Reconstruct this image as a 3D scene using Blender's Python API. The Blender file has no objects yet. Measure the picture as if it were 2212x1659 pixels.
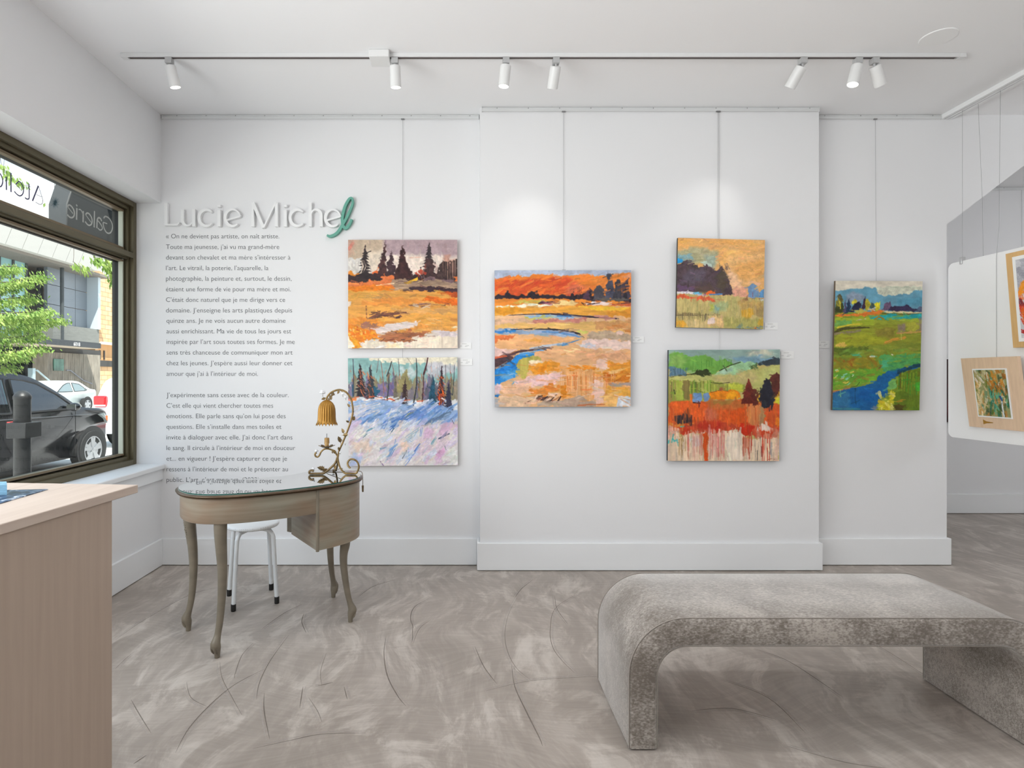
import bpy, math, random
import numpy as np
from mathutils import Vector, Matrix

scene = bpy.context.scene
COL = scene.collection
PI = math.pi

# ------------------------------------------------------------------ camera, sky, sun, lights, exposure
# world: X to the right, Y away from the camera, Z up; camera 1.27 m above the floor at x = y = 0
F, CX, CY, EYE = 1240.0, 1000.0, 816.0, 1.27
cam = bpy.data.cameras.new('camera')
cam.sensor_width = 36.0
cam.lens = F / 2212.0 * 36.0
cam.shift_x = (1106.0 - CX) / 2212.0
cam.shift_y = -(829.5 - CY) / 2212.0
cam.clip_start = 0.02
cam.clip_end = 300
camo = bpy.data.objects.new('camera', cam)
COL.objects.link(camo)
camo.location = (0, 0, EYE)
camo.rotation_euler = (PI / 2, 0, 0)
scene.camera = camo

vs = scene.view_settings
vs.view_transform = 'Standard'
vs.look = 'None'
vs.exposure = 0.06
vs.gamma = 1.0
vs.use_curve_mapping = False
scene.cycles.use_denoising = True
scene.cycles.use_adaptive_sampling = True
scene.cycles.adaptive_threshold = 0.03
scene.cycles.max_bounces = 7
scene.cycles.diffuse_bounces = 4
scene.cycles.glossy_bounces = 3
scene.cycles.transmission_bounces = 6
scene.cycles.transparent_max_bounces = 12
scene.cycles.caustics_reflective = False
scene.cycles.caustics_refractive = False
scene.cycles.sample_clamp_indirect = 6.0

world = bpy.data.worlds.new('sky')
scene.world = world
world.use_nodes = True
wn = world.node_tree
wn.nodes.clear()
w_out = wn.nodes.new('ShaderNodeOutputWorld')
w_bg = wn.nodes.new('ShaderNodeBackground')
w_tc = wn.nodes.new('ShaderNodeTexCoord')
w_sep = wn.nodes.new('ShaderNodeSeparateXYZ')
w_ramp = wn.nodes.new('ShaderNodeValToRGB')
wn.links.new(w_tc.outputs['Generated'], w_sep.inputs[0])
wn.links.new(w_sep.outputs['Z'], w_ramp.inputs[0])
wn.links.new(w_ramp.outputs[0], w_bg.inputs[0])
wn.links.new(w_bg.outputs[0], w_out.inputs[0])
el = w_ramp.color_ramp.elements
el[0].position = 0.0
el[0].color = (1.0, 1.0, 1.0, 1)
el[1].position = 0.5
el[1].color = (0.62, 0.8, 1.0, 1)
for p, c in ((0.245, (0.98, 0.99, 1.0, 1)), (0.30, (0.52, 0.66, 0.86, 1))):
    e = el.new(p)
    e.color = c
w_bg.inputs[1].default_value = 1.5


def lamp(name, kind, loc, energy, color=(1, 1, 1), rot=(0, 0, 0), **kw):
    d = bpy.data.lights.new(name, kind)
    d.energy = energy
    d.color = color
    for k, v in kw.items():
        setattr(d, k, v)
    o = bpy.data.objects.new(name, d)
    COL.objects.link(o)
    o.location = loc
    o.rotation_euler = rot
    return o


def aim(o, target):
    o.rotation_euler = (Vector(target) - o.location).to_track_quat('-Z', 'Y').to_euler()


sun = lamp('sun', 'SUN', (10, -8, 20), 9.0, (1.0, 0.96, 0.9), angle=0.01)
aim(sun, Vector((10, -8, 20)) + Vector((-0.36, 0.42, -0.9)))
# added area light standing in for daylight through the window's unseen part
win_fill = lamp('window_fill_light', 'AREA', (-2.27, -0.2, 1.57), 136, (0.96, 0.985, 1.0), shape='RECTANGLE', size=1.6, size_y=4.3)
win_fill.rotation_euler = (0, -PI / 2 - math.radians(2), 0)
# added unseen fill lights without fixtures: points, downward spots, one for the far room
FILL_TINT = (0.955, 0.98, 1.0)
for i, (x, y, z, e) in enumerate(((1.3, 1.3, 2.5, 13), (2.2, -1.6, 2.5, 9), (4.4, -1.2, 2.5, 10))):
    lamp('fill_point', 'POINT', (x, y, z), e, FILL_TINT, shadow_soft_size=0.22)
for x, e in ((-0.8, 44), (0.9, 18), (2.2, 15)):
    lamp('fill_spot', 'SPOT', (x, 2.0, 2.97), e, FILL_TINT, spot_size=math.radians(130), spot_blend=1.0, shadow_soft_size=0.08)  # added overhead fill for floor, desk and bench
lamp('fill_point', 'POINT', (5.6, 2.9, 2.5), 32, FILL_TINT, shadow_soft_size=0.22)  # added fill brightening the far room
# ------------------------------------------------------------------ helpers
def lin(c):
    return tuple(((v / 255.0) / 12.92 if v / 255.0 <= 0.04045 else ((v / 255.0 + 0.055) / 1.055) ** 2.4) for v in c)


def at(px, py, Y):
    """world point at depth Y seen at photo pixel (px, py)"""
    return Vector(((px - CX) * Y / F, Y, EYE + (CY - py) * Y / F))


def on_x(px, py, X):
    """world point on the plane x = X seen at photo pixel (px, py)"""
    Y = F * X / (px - CX)
    return Vector((X, Y, EYE + (CY - py) * Y / F))


def on_z(px, py, Z=0.0):
    Y = F * (EYE - Z) / (py - CY)
    return Vector(((px - CX) * Y / F, Y, Z))


MATS = {}


def mat(name, rgb, rough=0.5, metal=0.0, spec=0.5, noise=None, bump=None, coat=0.0, sheen=0.0, emit=None):
    """node material. noise = (scale, amount, stretch) varies the colour; bump = (scale, strength)"""
    if name in MATS:
        return MATS[name]
    m = bpy.data.materials.new(name)
    m.use_nodes = True
    nt = m.node_tree
    b = nt.nodes['Principled BSDF']
    c = lin(rgb)
    b.inputs['Base Color'].default_value = (*c, 1)
    b.inputs['Roughness'].default_value = rough
    b.inputs['Metallic'].default_value = metal
    b.inputs['Specular IOR Level'].default_value = spec
    b.inputs['Coat Weight'].default_value = coat
    b.inputs['Sheen Weight'].default_value = sheen
    tc = None
    if noise or bump:
        tc = nt.nodes.new('ShaderNodeTexCoord')
    if noise:
        s, amt, st = noise
        mp = nt.nodes.new('ShaderNodeMapping')
        mp.inputs['Scale'].default_value = st
        nt.links.new(tc.outputs['Object'], mp.inputs[0])
        n = nt.nodes.new('ShaderNodeTexNoise')
        n.inputs['Scale'].default_value = s
        n.inputs['Detail'].default_value = 6
        nt.links.new(mp.outputs[0], n.inputs['Vector'])
        r = nt.nodes.new('ShaderNodeValToRGB')
        e = r.color_ramp.elements
        e[0].position, e[1].position = 0.3, 0.7
        e[0].color = (*[max(0, v * (1 - amt)) for v in c], 1)
        e[1].color = (*[min(1, v * (1 + amt)) for v in c], 1)
        nt.links.new(n.outputs['Fac'], r.inputs[0])
        nt.links.new(r.outputs[0], b.inputs['Base Color'])
    if bump:
        n2 = nt.nodes.new('ShaderNodeTexNoise')
        n2.inputs['Scale'].default_value = bump[0]
        n2.inputs['Detail'].default_value = 4
        nt.links.new(tc.outputs['Object'], n2.inputs['Vector'])
        bp = nt.nodes.new('ShaderNodeBump')
        bp.inputs['Strength'].default_value = bump[1]
        bp.inputs['Distance'].default_value = 0.01
        nt.links.new(n2.outputs['Fac'], bp.inputs['Height'])
        nt.links.new(bp.outputs[0], b.inputs['Normal'])
    if emit:
        b.inputs['Emission Color'].default_value = (*lin(emit[0]), 1)
        b.inputs['Emission Strength'].default_value = emit[1]
    MATS[name] = m
    return m


def glass_mat(name, tint, gloss=0.06, rough=0.0):
    """thin pane: lets light straight through, with a weak mirror reflection"""
    if name in MATS:
        return MATS[name]
    m = bpy.data.materials.new(name)
    m.use_nodes = True
    nt = m.node_tree
    nt.nodes.clear()
    out = nt.nodes.new('ShaderNodeOutputMaterial')
    tr = nt.nodes.new('ShaderNodeBsdfTransparent')
    tr.inputs[0].default_value = (*lin(tint), 1)
    gl = nt.nodes.new('ShaderNodeBsdfGlossy')
    gl.inputs['Roughness'].default_value = rough
    mx = nt.nodes.new('ShaderNodeMixShader')
    fr = nt.nodes.new('ShaderNodeFresnel')
    fr.inputs[0].default_value = 1.45
    mul = nt.nodes.new('ShaderNodeMath')
    mul.operation = 'MULTIPLY'
    mul.inputs[1].default_value = gloss / 0.04
    mul.use_clamp = True
    nt.links.new(fr.outputs[0], mul.inputs[0])
    nt.links.new(mul.outputs[0], mx.inputs[0])
    nt.links.new(tr.outputs[0], mx.inputs[1])
    nt.links.new(gl.outputs[0], mx.inputs[2])
    nt.links.new(mx.outputs[0], out.inputs[0])
    MATS[name] = m
    return m


def base_of(o):
    v = Vector((0, 0, 0))
    while o is not None:
        v += o.location
        o = o.parent
    return v


def tag(o, label=None, cat=None, group=None, kind=None):
    if label:
        o['label'] = label
    if cat:
        o['category'] = cat
    if group:
        o['group'] = group
    if kind:
        o['kind'] = kind
    return o


def thing(name, label, cat, loc=(0, 0, 0), group=None):
    o = bpy.data.objects.new(name, None)
    o.empty_display_size = 0.1
    COL.objects.link(o)
    o.location = loc
    return tag(o, label, cat, group)


class MB:
    """collects shapes (world coordinates) and links them as one mesh object"""

    def __init__(s):
        s.v, s.f = [], []

    def add(s, vs, fs):
        o = len(s.v)
        s.v += [Vector(p) for p in vs]
        s.f += [tuple(i + o for i in f) for f in fs]
        return s

    def box(s, x0, x1, y0, y1, z0, z1):
        return s.add([(x0, y0, z0), (x1, y0, z0), (x1, y1, z0), (x0, y1, z0), (x0, y0, z1), (x1, y0, z1), (x1, y1, z1), (x0, y1, z1)],
                     [(0, 3, 2, 1), (4, 5, 6, 7), (0, 1, 5, 4), (1, 2, 6, 5), (2, 3, 7, 6), (3, 0, 4, 7)])

    def hexa(s, b, t):
        """two quads (bottom, top), same winding seen from above (ccw)"""
        return s.add(list(b) + list(t), [(3, 2, 1, 0), (4, 5, 6, 7), (0, 1, 5, 4), (1, 2, 6, 5), (2, 3, 7, 6), (3, 0, 4, 7)])

    def prism(s, pts, lo, hi, axis='z'):
        """2D outline extruded along an axis; pts are the two other coordinates in order xyz"""
        def P(a, b, t):
            return {'x': (t, a, b), 'y': (a, t, b), 'z': (a, b, t)}[axis]
        n = len(pts)
        vs = [P(a, b, lo) for a, b in pts] + [P(a, b, hi) for a, b in pts]
        fs = [tuple(range(n - 1, -1, -1)), tuple(range(n, 2 * n))]
        fs += [(i, (i + 1) % n, (i + 1) % n + n, i + n) for i in range(n)]
        return s.add(vs, fs)

    def rings(s, rings, caps=True, closed=False):
        n = len(rings[0])
        vs = [p for r in rings for p in r]
        fs = []
        m = len(rings)
        for k in range(m - (0 if closed else 1)):
            a, b = k * n, ((k + 1) % m) * n
            fs += [(a + i, a + (i + 1) % n, b + (i + 1) % n, b + i) for i in range(n)]
        if caps and not closed:
            fs += [tuple(range(n - 1, -1, -1)), tuple((m - 1) * n + i for i in range(n))]
        return s.add(vs, fs)

    def tube(s, pts, r, n=8, flat=1.0, caps=True):
        pts = [Vector(p) for p in pts]
        rs = r if isinstance(r, (list, tuple)) else [r] * len(pts)
        tang = []
        for i in range(len(pts)):
            a, b = pts[max(0, i - 1)], pts[min(len(pts) - 1, i + 1)]
            t = (b - a)
            tang.append(t.normalized() if t.length > 1e-9 else Vector((0, 0, 1)))
        up = Vector((0, 1, 0)) if abs(tang[0].y) < 0.9 else Vector((1, 0, 0))
        u = (up - tang[0] * up.dot(tang[0])).normalized()
        rings = []
        for p, t, rr in zip(pts, tang, rs):
            u = (u - t * u.dot(t))
            u = u.normalized() if u.length > 1e-6 else t.orthogonal().normalized()
            w = t.cross(u)
            rings.append([p + (u * math.cos(2 * PI * k / n) * flat + w * math.sin(2 * PI * k / n)) * rr for k in range(n)])
        return s.rings(rings, caps)

    def lathe(s, prof, c, n=24, axis=Vector((0, 0, 1))):
        """prof = [(radius, height)] about an axis through c"""
        axis = Vector(axis).normalized()
        u = axis.orthogonal().normalized()
        w = axis.cross(u)
        c = Vector(c)
        rings = [[c + axis * h + (u * math.cos(2 * PI * k / n) + w * math.sin(2 * PI * k / n)) * max(r, 1e-5) for k in range(n)] for r, h in prof]
        return s.rings(rings, True)

    def sphere(s, c, r, n=10, sq=(1, 1, 1), bump=0.0, rng=None):
        c = Vector(c)
        rings = []
        for i in range(n + 1):
            th = PI * i / n
            ring = []
            for k in range(n + 4):
                ph = 2 * PI * k / (n + 4)
                rr = r * (1 + (rng.uniform(-bump, bump) if rng else 0))
                ring.append(c + Vector((rr * sq[0] * math.sin(th) * math.cos(ph), rr * sq[1] * math.sin(th) * math.sin(ph), rr * sq[2] * math.cos(th))))
            rings.append(ring)
        return s.rings(rings, True)

    def build(s, name, m, parent=None, smooth=False, bevel=0.0, seg=2, angle=35, sub=0):
        off = base_of(parent) if parent is not None else Vector((0, 0, 0))
        me = bpy.data.meshes.new(name)
        me.from_pydata([tuple(p - off) for p in s.v], [], s.f)
        me.update()
        o = bpy.data.objects.new(name, me)
        COL.objects.link(o)
        if parent is not None:
            o.parent = parent
        if m is not None:
            me.materials.append(m)
        if bevel:
            b = o.modifiers.new('bevel', 'BEVEL')
            b.width = bevel
            b.segments = seg
            b.limit_method = 'ANGLE'
            b.angle_limit = math.radians(angle)
        if sub:
            q = o.modifiers.new('sub', 'SUBSURF')
            q.levels = q.render_levels = sub
        if smooth or bevel:
            me.polygons.foreach_set('use_smooth', [True] * len(me.polygons))
            try:
                me.set_sharp_from_angle(angle=math.radians(angle))
            except Exception:
                pass
        return o


def recentre(o):
    """moves a top-level mesh object's origin to its bounding-box bottom centre"""
    me = o.data
    n = len(me.vertices)
    co = np.empty(n * 3)
    me.vertices.foreach_get('co', co)
    co = co.reshape(-1, 3)
    c = (co.min(0) + co.max(0)) / 2
    c[2] = co[:, 2].min()
    co -= c
    me.vertices.foreach_set('co', co.ravel())
    me.update()
    o.location = o.location + Vector(c)
    return o


def struct(o):
    o['kind'] = 'structure'
    return o


def smooth_path(pts, k=6, closed=False):
    """Catmull-Rom through the points"""
    pts = [Vector(p) for p in pts]
    n = len(pts)
    out = []
    for i in range(n if closed else n - 1):
        if closed:
            p0, p1, p2, p3 = pts[(i - 1) % n], pts[i], pts[(i + 1) % n], pts[(i + 2) % n]
        else:
            p0, p1, p2, p3 = pts[max(i - 1, 0)], pts[i], pts[i + 1], pts[min(i + 2, n - 1)]
        for j in range(k):
            t = j / k
            out.append(0.5 * ((2 * p1) + (p2 - p0) * t + (2 * p0 - 5 * p1 + 4 * p2 - p3) * t * t + (3 * p1 - p0 - 3 * p2 + p3) * t ** 3))
    if not closed:
        out.append(pts[-1])
    return out


def ribbon(mb, pts, w, nrm, depth, curve=0):
    """flat lettering stroke along 3D points lying in a plane with normal nrm, extruded by depth along nrm"""
    pts = [Vector(p) for p in pts]
    if curve:
        pts = smooth_path(pts, curve)
    nrm = Vector(nrm).normalized()
    n = len(pts)
    ws = w if isinstance(w, (list, tuple)) else [w, w]
    L, R = [], []
    for i in range(n):
        t = pts[min(i + 1, n - 1)] - pts[max(i - 1, 0)]
        side = nrm.cross(t).normalized()
        f = i / max(n - 1, 1) * (len(ws) - 1)
        a = min(int(f), len(ws) - 2)
        ww = ws[a] + (ws[a + 1] - ws[a]) * (f - a)
        L.append(pts[i] + side * ww / 2)
        R.append(pts[i] - side * ww / 2)
    d = nrm * depth
    rings = [[L[i], R[i], R[i] + d, L[i] + d] for i in range(n)]
    mb.rings(rings, True)
    return mb


def text_mesh(body, width, size, thin=0.0):
    """vertices and faces of one line of lettering in the xy plane, its left end at 0, stretched to a width"""
    c = bpy.data.curves.new('lettering', 'FONT')
    c.body = body
    c.size = size
    c.offset = -thin
    c.resolution_u = 3
    o = bpy.data.objects.new('lettering', c)
    COL.objects.link(o)
    bpy.context.view_layer.update()
    me = bpy.data.meshes.new_from_object(o.evaluated_get(bpy.context.evaluated_depsgraph_get()))
    vs_ = [v.co.copy() for v in me.vertices]
    fs_ = [tuple(p.vertices) for p in me.polygons]
    bpy.data.objects.remove(o)
    bpy.data.curves.remove(c)
    bpy.data.meshes.remove(me)
    x0 = min(v.x for v in vs_)
    x1 = max(v.x for v in vs_)
    k = width / (x1 - x0) if width else 1.0
    for v in vs_:
        v.x = (v.x - x0) * k
    return vs_, fs_
# ------------------------------------------------------------------ the room
WALL_Y, WALL_X, CEIL = 3.90, -2.05, 3.055
COL_Y = 3.79                          # front of the shallow column
COL_X0, COL_X1 = 0.113, 2.35
END_X = 3.287                         # where the back wall ends at the opening
FAR_Y = 5.38
white = mat('wall_paint', (233, 233, 234), 0.75, spec=0.25, bump=(160, 0.03))
ceil_white = mat('ceiling_paint', (247, 247, 248), 0.85, spec=0.2)
trim_white = mat('trim_paint', (238, 239, 240), 0.45, spec=0.4)


def floor_material():
    m = bpy.data.materials.new('trowelled_floor')
    m.use_nodes = True
    nt = m.node_tree
    N, L = nt.nodes, nt.links
    b = N['Principled BSDF']
    tc = N.new('ShaderNodeTexCoord')
    P = tc.outputs['Object']

    def math_(op, a, b_=None, c=None, clamp=False):
        n = N.new('ShaderNodeMath')
        n.operation = op
        n.use_clamp = clamp
        for i, x in enumerate((a, b_, c)):
            if x is None:
                continue
            if isinstance(x, (int, float)):
                n.inputs[i].default_value = x
            else:
                L.new(x, n.inputs[i])
        return n.outputs[0]

    def noise(scale, detail=5, dist=0.0, vec=None, rough=0.55):
        n = N.new('ShaderNodeTexNoise')
        n.inputs['Scale'].default_value = scale
        n.inputs['Detail'].default_value = detail
        n.inputs['Distortion'].default_value = dist
        n.inputs['Roughness'].default_value = rough
        L.new(vec if vec is not None else P, n.inputs['Vector'])
        return n.outputs['Fac']

    def mapped(rot, sc, vec=None, loc=(0, 0, 0)):
        mp = N.new('ShaderNodeMapping')
        mp.inputs['Rotation'].default_value = (0, 0, rot)
        mp.inputs['Scale'].default_value = sc
        mp.inputs['Location'].default_value = loc
        L.new(vec if vec is not None else P, mp.inputs[0])
        return mp.outputs[0]

    def ramp(fac, lo, hi):
        n = N.new('ShaderNodeMapRange')
        n.inputs['From Min'].default_value = lo
        n.inputs['From Max'].default_value = hi
        n.interpolation_type = 'SMOOTHSTEP'
        L.new(fac, n.inputs['Value'])
        return n.outputs['Result']

    # bend the coordinates so that the trowel marks curve
    warp = N.new('ShaderNodeTexNoise')
    warp.inputs['Scale'].default_value = 1.3
    warp.inputs['Detail'].default_value = 1.0
    L.new(P, warp.inputs['Vector'])
    wv = N.new('ShaderNodeVectorMath')
    wv.operation = 'MULTIPLY_ADD'
    wv.inputs[1].default_value = (0.55, 0.55, 0)
    L.new(warp.outputs['Color'], wv.inputs[0])
    L.new(P, wv.inputs[2])
    W = wv.outputs[0]
    big = ramp(noise(2.2, 3, 0.4), 0.36, 0.66)
    patch = ramp(noise(1.0, 6, 0.6, mapped(0.5, (6.0, 3.2, 1), W), 0.66), 0.50, 0.62)
    sweep = ramp(noise(1.0, 4, 0.2, mapped(-0.6, (13, 3.2, 1), W, (3, 1, 0)), 0.65), 0.42, 0.66)
    streak = ramp(noise(1.0, 5, 0.0, mapped(0.12, (5, 60, 1), W), 0.7), 0.30, 0.75)
    fine = ramp(noise(1.0, 6, 0.4, mapped(1.0, (60, 14, 1), W), 0.7), 0.58, 0.76)
    chat = ramp(noise(2.6, 2, 0.0, mapped(0, (1, 1, 1), None, (7, 2, 0))), 0.50, 0.62)
    fine = math_('MULTIPLY', fine, chat)
    v = math_('MULTIPLY_ADD', big, 0.14, 0.13)
    v = math_('MULTIPLY_ADD', patch, 0.27, v)
    v = math_('MULTIPLY_ADD', sweep, 0.21, v)
    v = math_('MULTIPLY_ADD', streak, 0.16, v)
    v = math_('MULTIPLY_ADD', fine, -0.30, v, True)
    cr = N.new('ShaderNodeValToRGB')
    e = cr.color_ramp.elements
    e[0].position, e[1].position = 0.0, 1.0
    e[0].color = (*lin((140, 131, 122)), 1)
    e[1].color = (*lin((210, 201, 193)), 1)
    q = e.new(0.38)
    q.color = (*lin((168, 158, 149)), 1)
    q = e.new(0.62)
    q.color = (*lin((188, 179, 170)), 1)
    L.new(v, cr.inputs[0])
    L.new(cr.outputs[0], b.inputs['Base Color'])
    b.inputs['Roughness'].default_value = 0.42
    b.inputs['Specular IOR Level'].default_value = 0.35
    bp = N.new('ShaderNodeBump')
    bp.inputs['Strength'].default_value = 0.22
    bp.inputs['Distance'].default_value = 0.006
    L.new(v, bp.inputs['Height'])
    L.new(bp.outputs[0], b.inputs['Normal'])
    return m


REAR_Y, RIGHT_X = -3.6, 6.6
floor = struct(MB().box(-2.45, RIGHT_X + .1, REAR_Y - .1, FAR_Y + .15, -0.12, 0.0).build('floor', floor_material()))
# trowel ridges: thin curved marks in the floor finish
ARCS = [[(1830, 190), (1790, 270), (1775, 360), (1790, 440), (1830, 510), (1890, 560)], [(1805, 490), (1820, 590), (1870, 700), (1930, 820), (1945, 860)], [(1640, 410), (1680, 500), (1740, 580)],
        [(2150, 150), (2010, 230), (1980, 330), (1990, 410), (2030, 470), (2090, 530)], [(2200, 545), (2000, 555), (1860, 570), (1690, 610)], [(1240, 360), (1230, 440), (1245, 540), (1290, 630), (1330, 680)],
        [(800, 360), (720, 470), (670, 570), (655, 650)], [(640, 395), (590, 450), (560, 530), (555, 555)], [(490, 480), (500, 550), (540, 630), (590, 720)], [(695, 510), (560, 580), (450, 670), (350, 780), (290, 890)],
        [(690, 620), (690, 700), (715, 830)], [(640, 870), (800, 835), (950, 805), (1150, 800)], [(970, 440), (945, 520), (950, 590)], [(1440, 190), (1370, 230), (1350, 280), (1365, 330)], [(1360, 290), (1358, 390)],
        [(20, 380), (150, 290), (350, 180), (480, 145)], [(20, 510), (55, 475), (90, 445)], [(1110, 190), (1180, 140), (1280, 110)], [(850, 690), (865, 590)], [(1050, 590), (1065, 650)], [(340, 570), (360, 640), (430, 680)],
        [(870, 260), (860, 300), (880, 350)], [(680, 330), (780, 260), (860, 220)], [(180, 800), (130, 720), (90, 650)], [(1440, 290), (1390, 330), (1360, 400)], [(920, 590), (1000, 572)], [(1900, 110), (1850, 150), (1820, 190)],
        [(2060, 310), (2010, 240), (2000, 180)], [(890, 640), (930, 700), (950, 750)], [(100, 940), (160, 900)], [(2900, 420), (3060, 480), (3300, 640)], [(2750, 560), (2960, 640), (3130, 800)], [(3300, 330), (3480, 420), (3700, 560)],
        [(3150, 60), (3400, 150), (3700, 270)], [(2620, 700), (2800, 690), (3000, 740)], [(3050, 860), (3300, 930), (3500, 960)]]
tm = MB()
for k, a_ in enumerate(ARCS):
    p_ = [on_z(240 + x / 2.087, 1200 + y / 2.087, 0.0003) for x, y in a_]
    ww = 0.0024 + 0.0009 * ((k * 7) % 4)
    ribbon(tm, p_, [.0005, ww * .7, ww, ww * .8, .0004], (0, 0, 1), 0.0004, 6)
ridge = mat('ridge_dark', (128, 117, 107), .7)  # darker see-through lines along the trowel ridges
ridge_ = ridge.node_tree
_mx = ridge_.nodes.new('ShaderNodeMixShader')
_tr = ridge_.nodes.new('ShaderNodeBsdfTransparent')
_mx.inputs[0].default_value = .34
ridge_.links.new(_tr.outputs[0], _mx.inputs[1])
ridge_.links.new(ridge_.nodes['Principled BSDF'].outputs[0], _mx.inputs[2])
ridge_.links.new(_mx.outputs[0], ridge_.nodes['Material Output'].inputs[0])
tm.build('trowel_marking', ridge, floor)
tm = MB()
for k, a_ in enumerate(ARCS):
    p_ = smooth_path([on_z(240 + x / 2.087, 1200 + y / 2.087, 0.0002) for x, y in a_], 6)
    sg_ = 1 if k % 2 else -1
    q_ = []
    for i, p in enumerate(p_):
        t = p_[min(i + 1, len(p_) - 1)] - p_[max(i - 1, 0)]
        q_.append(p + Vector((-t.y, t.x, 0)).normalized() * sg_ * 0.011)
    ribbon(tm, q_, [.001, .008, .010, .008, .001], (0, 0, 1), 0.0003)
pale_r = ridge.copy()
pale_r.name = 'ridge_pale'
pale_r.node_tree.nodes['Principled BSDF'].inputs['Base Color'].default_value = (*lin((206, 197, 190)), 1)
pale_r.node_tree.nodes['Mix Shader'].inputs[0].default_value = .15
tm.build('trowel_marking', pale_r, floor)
struct(MB().box(-2.45, RIGHT_X + .1, REAR_Y - .1, FAR_Y + .15, CEIL, CEIL + 0.15).build('ceiling', ceil_white))

# back wall, with the opening at its end whose upper edge slopes
bw = MB()
pts = [(-2.345, 0), (END_X, 0), (END_X, 2.311), (4.262, CEIL), (-2.345, CEIL)]
bw.prism(pts, WALL_Y, WALL_Y + 0.13, 'y')
struct(bw.build('wall_back', white))
struct(MB().box(COL_X0, COL_X1, COL_Y, WALL_Y, 0, CEIL).build('wall_column', white))
struct(MB().box(END_X, RIGHT_X, FAR_Y, FAR_Y + 0.12, 0, CEIL).build('wall_far', white))
struct(MB().box(END_X - 0.12, END_X, WALL_Y + 0.13, FAR_Y, 0, CEIL).build('wall_side', white))
struct(MB().box(RIGHT_X, RIGHT_X + 0.1, REAR_Y, FAR_Y + 0.12, 0, CEIL).build('wall_right', white))
struct(MB().box(-2.42, RIGHT_X, REAR_Y - 0.1, REAR_Y, 0, CEIL).build('wall_rear', white))
# window wall: deep header above, low wall below, open between (the recess runs into the back wall)
SILL, HEAD = 0.685, 2.455
WIN_Y0, WIN_Y1 = -2.4, WALL_Y
lw = MB()
lw.box(-2.42, WALL_X, REAR_Y, WALL_Y, HEAD, CEIL)
lw.box(-2.42, WALL_X, REAR_Y, WALL_Y, 0, SILL - 0.032)
lw.box(-2.42, WALL_X, REAR_Y, WIN_Y0, SILL - 0.032, HEAD)
struct(lw.build('wall_left', white))
struct(MB().box(-2.42, -2.30, WALL_Y + .13, FAR_Y + 9, -.15, CEIL + .15).build('wall_facade', mat('facade_dark', (58, 58, 56), 0.7)))
# window sill board and the narrow moulding under it
struct(MB().box(-2.22, WALL_X + 0.03, WIN_Y0, WALL_Y, SILL - 0.032, SILL).build('trim_1', trim_white, bevel=0.006, seg=3))
struct(MB().box(WALL_X, WALL_X + 0.014, WIN_Y0, WALL_Y, SILL - 0.105, SILL - 0.032).build('trim_2', trim_white, bevel=0.003))
# baseboards
BH, BT = 0.183, 0.02
struct(MB().box(WALL_X, WALL_X + BT, REAR_Y, WALL_Y - BT, 0.004, BH).build('baseboard_left', trim_white, bevel=0.003))
struct(MB().box(WALL_X, COL_X0 - BT, WALL_Y - BT, WALL_Y, 0.004, BH).build('baseboard_back', trim_white, bevel=0.003))
cb = MB().box(COL_X0 - BT, COL_X1 + 0.014, COL_Y - BT, COL_Y, 0.004, BH)
cb.box(COL_X0 - BT, COL_X0, COL_Y, WALL_Y, 0.004, BH)
cb.box(COL_X1, COL_X1 + 0.014, COL_Y, WALL_Y, 0.004, BH)
struct(cb.build('baseboard_column', trim_white, bevel=0.003))
eb = MB().box(COL_X1 + 0.014, END_X + 0.016, WALL_Y - BT, WALL_Y, 0.004, BH)
eb.box(END_X, END_X + 0.016, WALL_Y, WALL_Y + 0.13, 0.004, BH)
struct(eb.build('baseboard_right', trim_white, bevel=0.003))
struct(MB().box(END_X + 0.016, RIGHT_X, FAR_Y - BT, FAR_Y, 0.004, BH).build('baseboard_far', trim_white, bevel=0.003))

# ------------------------------------------------------------------ shop window
frame_m = mat('bronze_aluminium', (104, 96, 74), 0.42, metal=0.35, noise=(3, 0.06, (1, 1, 1)))
bead_m = mat('bronze_bead', (128, 112, 88), 0.45, metal=0.3)
gasket_m = mat('gasket', (26, 26, 24), 0.6)
GX = -2.305                            # the panes
win = thing('window_1', None, None, (GX, 1.5, SILL))
win['kind'] = 'structure'
fr = MB()
TR0, TR1 = 2.055, 2.128                # transom
fo = MB()
for (a, b, w) in ((-2.245, -2.217, 0.035), (-2.290, -2.245, 0.058), (-2.34, -2.290, 0.072)):
    fr_, fr = fr, (fo if b < -2.28 else fr)
    fr.box(a, b, WIN_Y1 - w, WIN_Y1, SILL, HEAD)
    fr.box(a, b, WIN_Y0, WIN_Y0 + w, SILL, HEAD)
    fr.box(a, b, WIN_Y0 + w, WIN_Y1 - w, HEAD - w, HEAD)
    fr.box(a, b, WIN_Y0 + w, WIN_Y1 - w, SILL, SILL + w)
    fr.box(a, b, WIN_Y0 + w, WIN_Y1 - w, TR0 + (0.072 - w) * .5, TR1 - (0.072 - w) * .5)
    fr = fr_
fr.build('window_frame', frame_m, win, bevel=0.002, seg=1)
fo.build('outer_frame', mat('outer_bronze', (48, 46, 40), .5), win)
bd = MB()
for z in (TR1, HEAD - 0.076):
    bd.box(-2.292, -2.262, WIN_Y0 + .07, WIN_Y1 - .07, z - 0.002, z + 0.012)
for z in (TR0 - 0.010, SILL + 0.07):
    bd.box(-2.292, -2.262, WIN_Y0 + .07, WIN_Y1 - .07, z - 0.002, z + 0.010)
bd.build('glazing_bead', bead_m, win)
MB().box(-2.292, -2.264, WIN_Y1 - .083, WIN_Y1 - .072, SILL + .07, HEAD - .07).build('glazing_bead', mat('bright_bead', (196, 200, 184), .35), win)
gk = MB()
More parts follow.
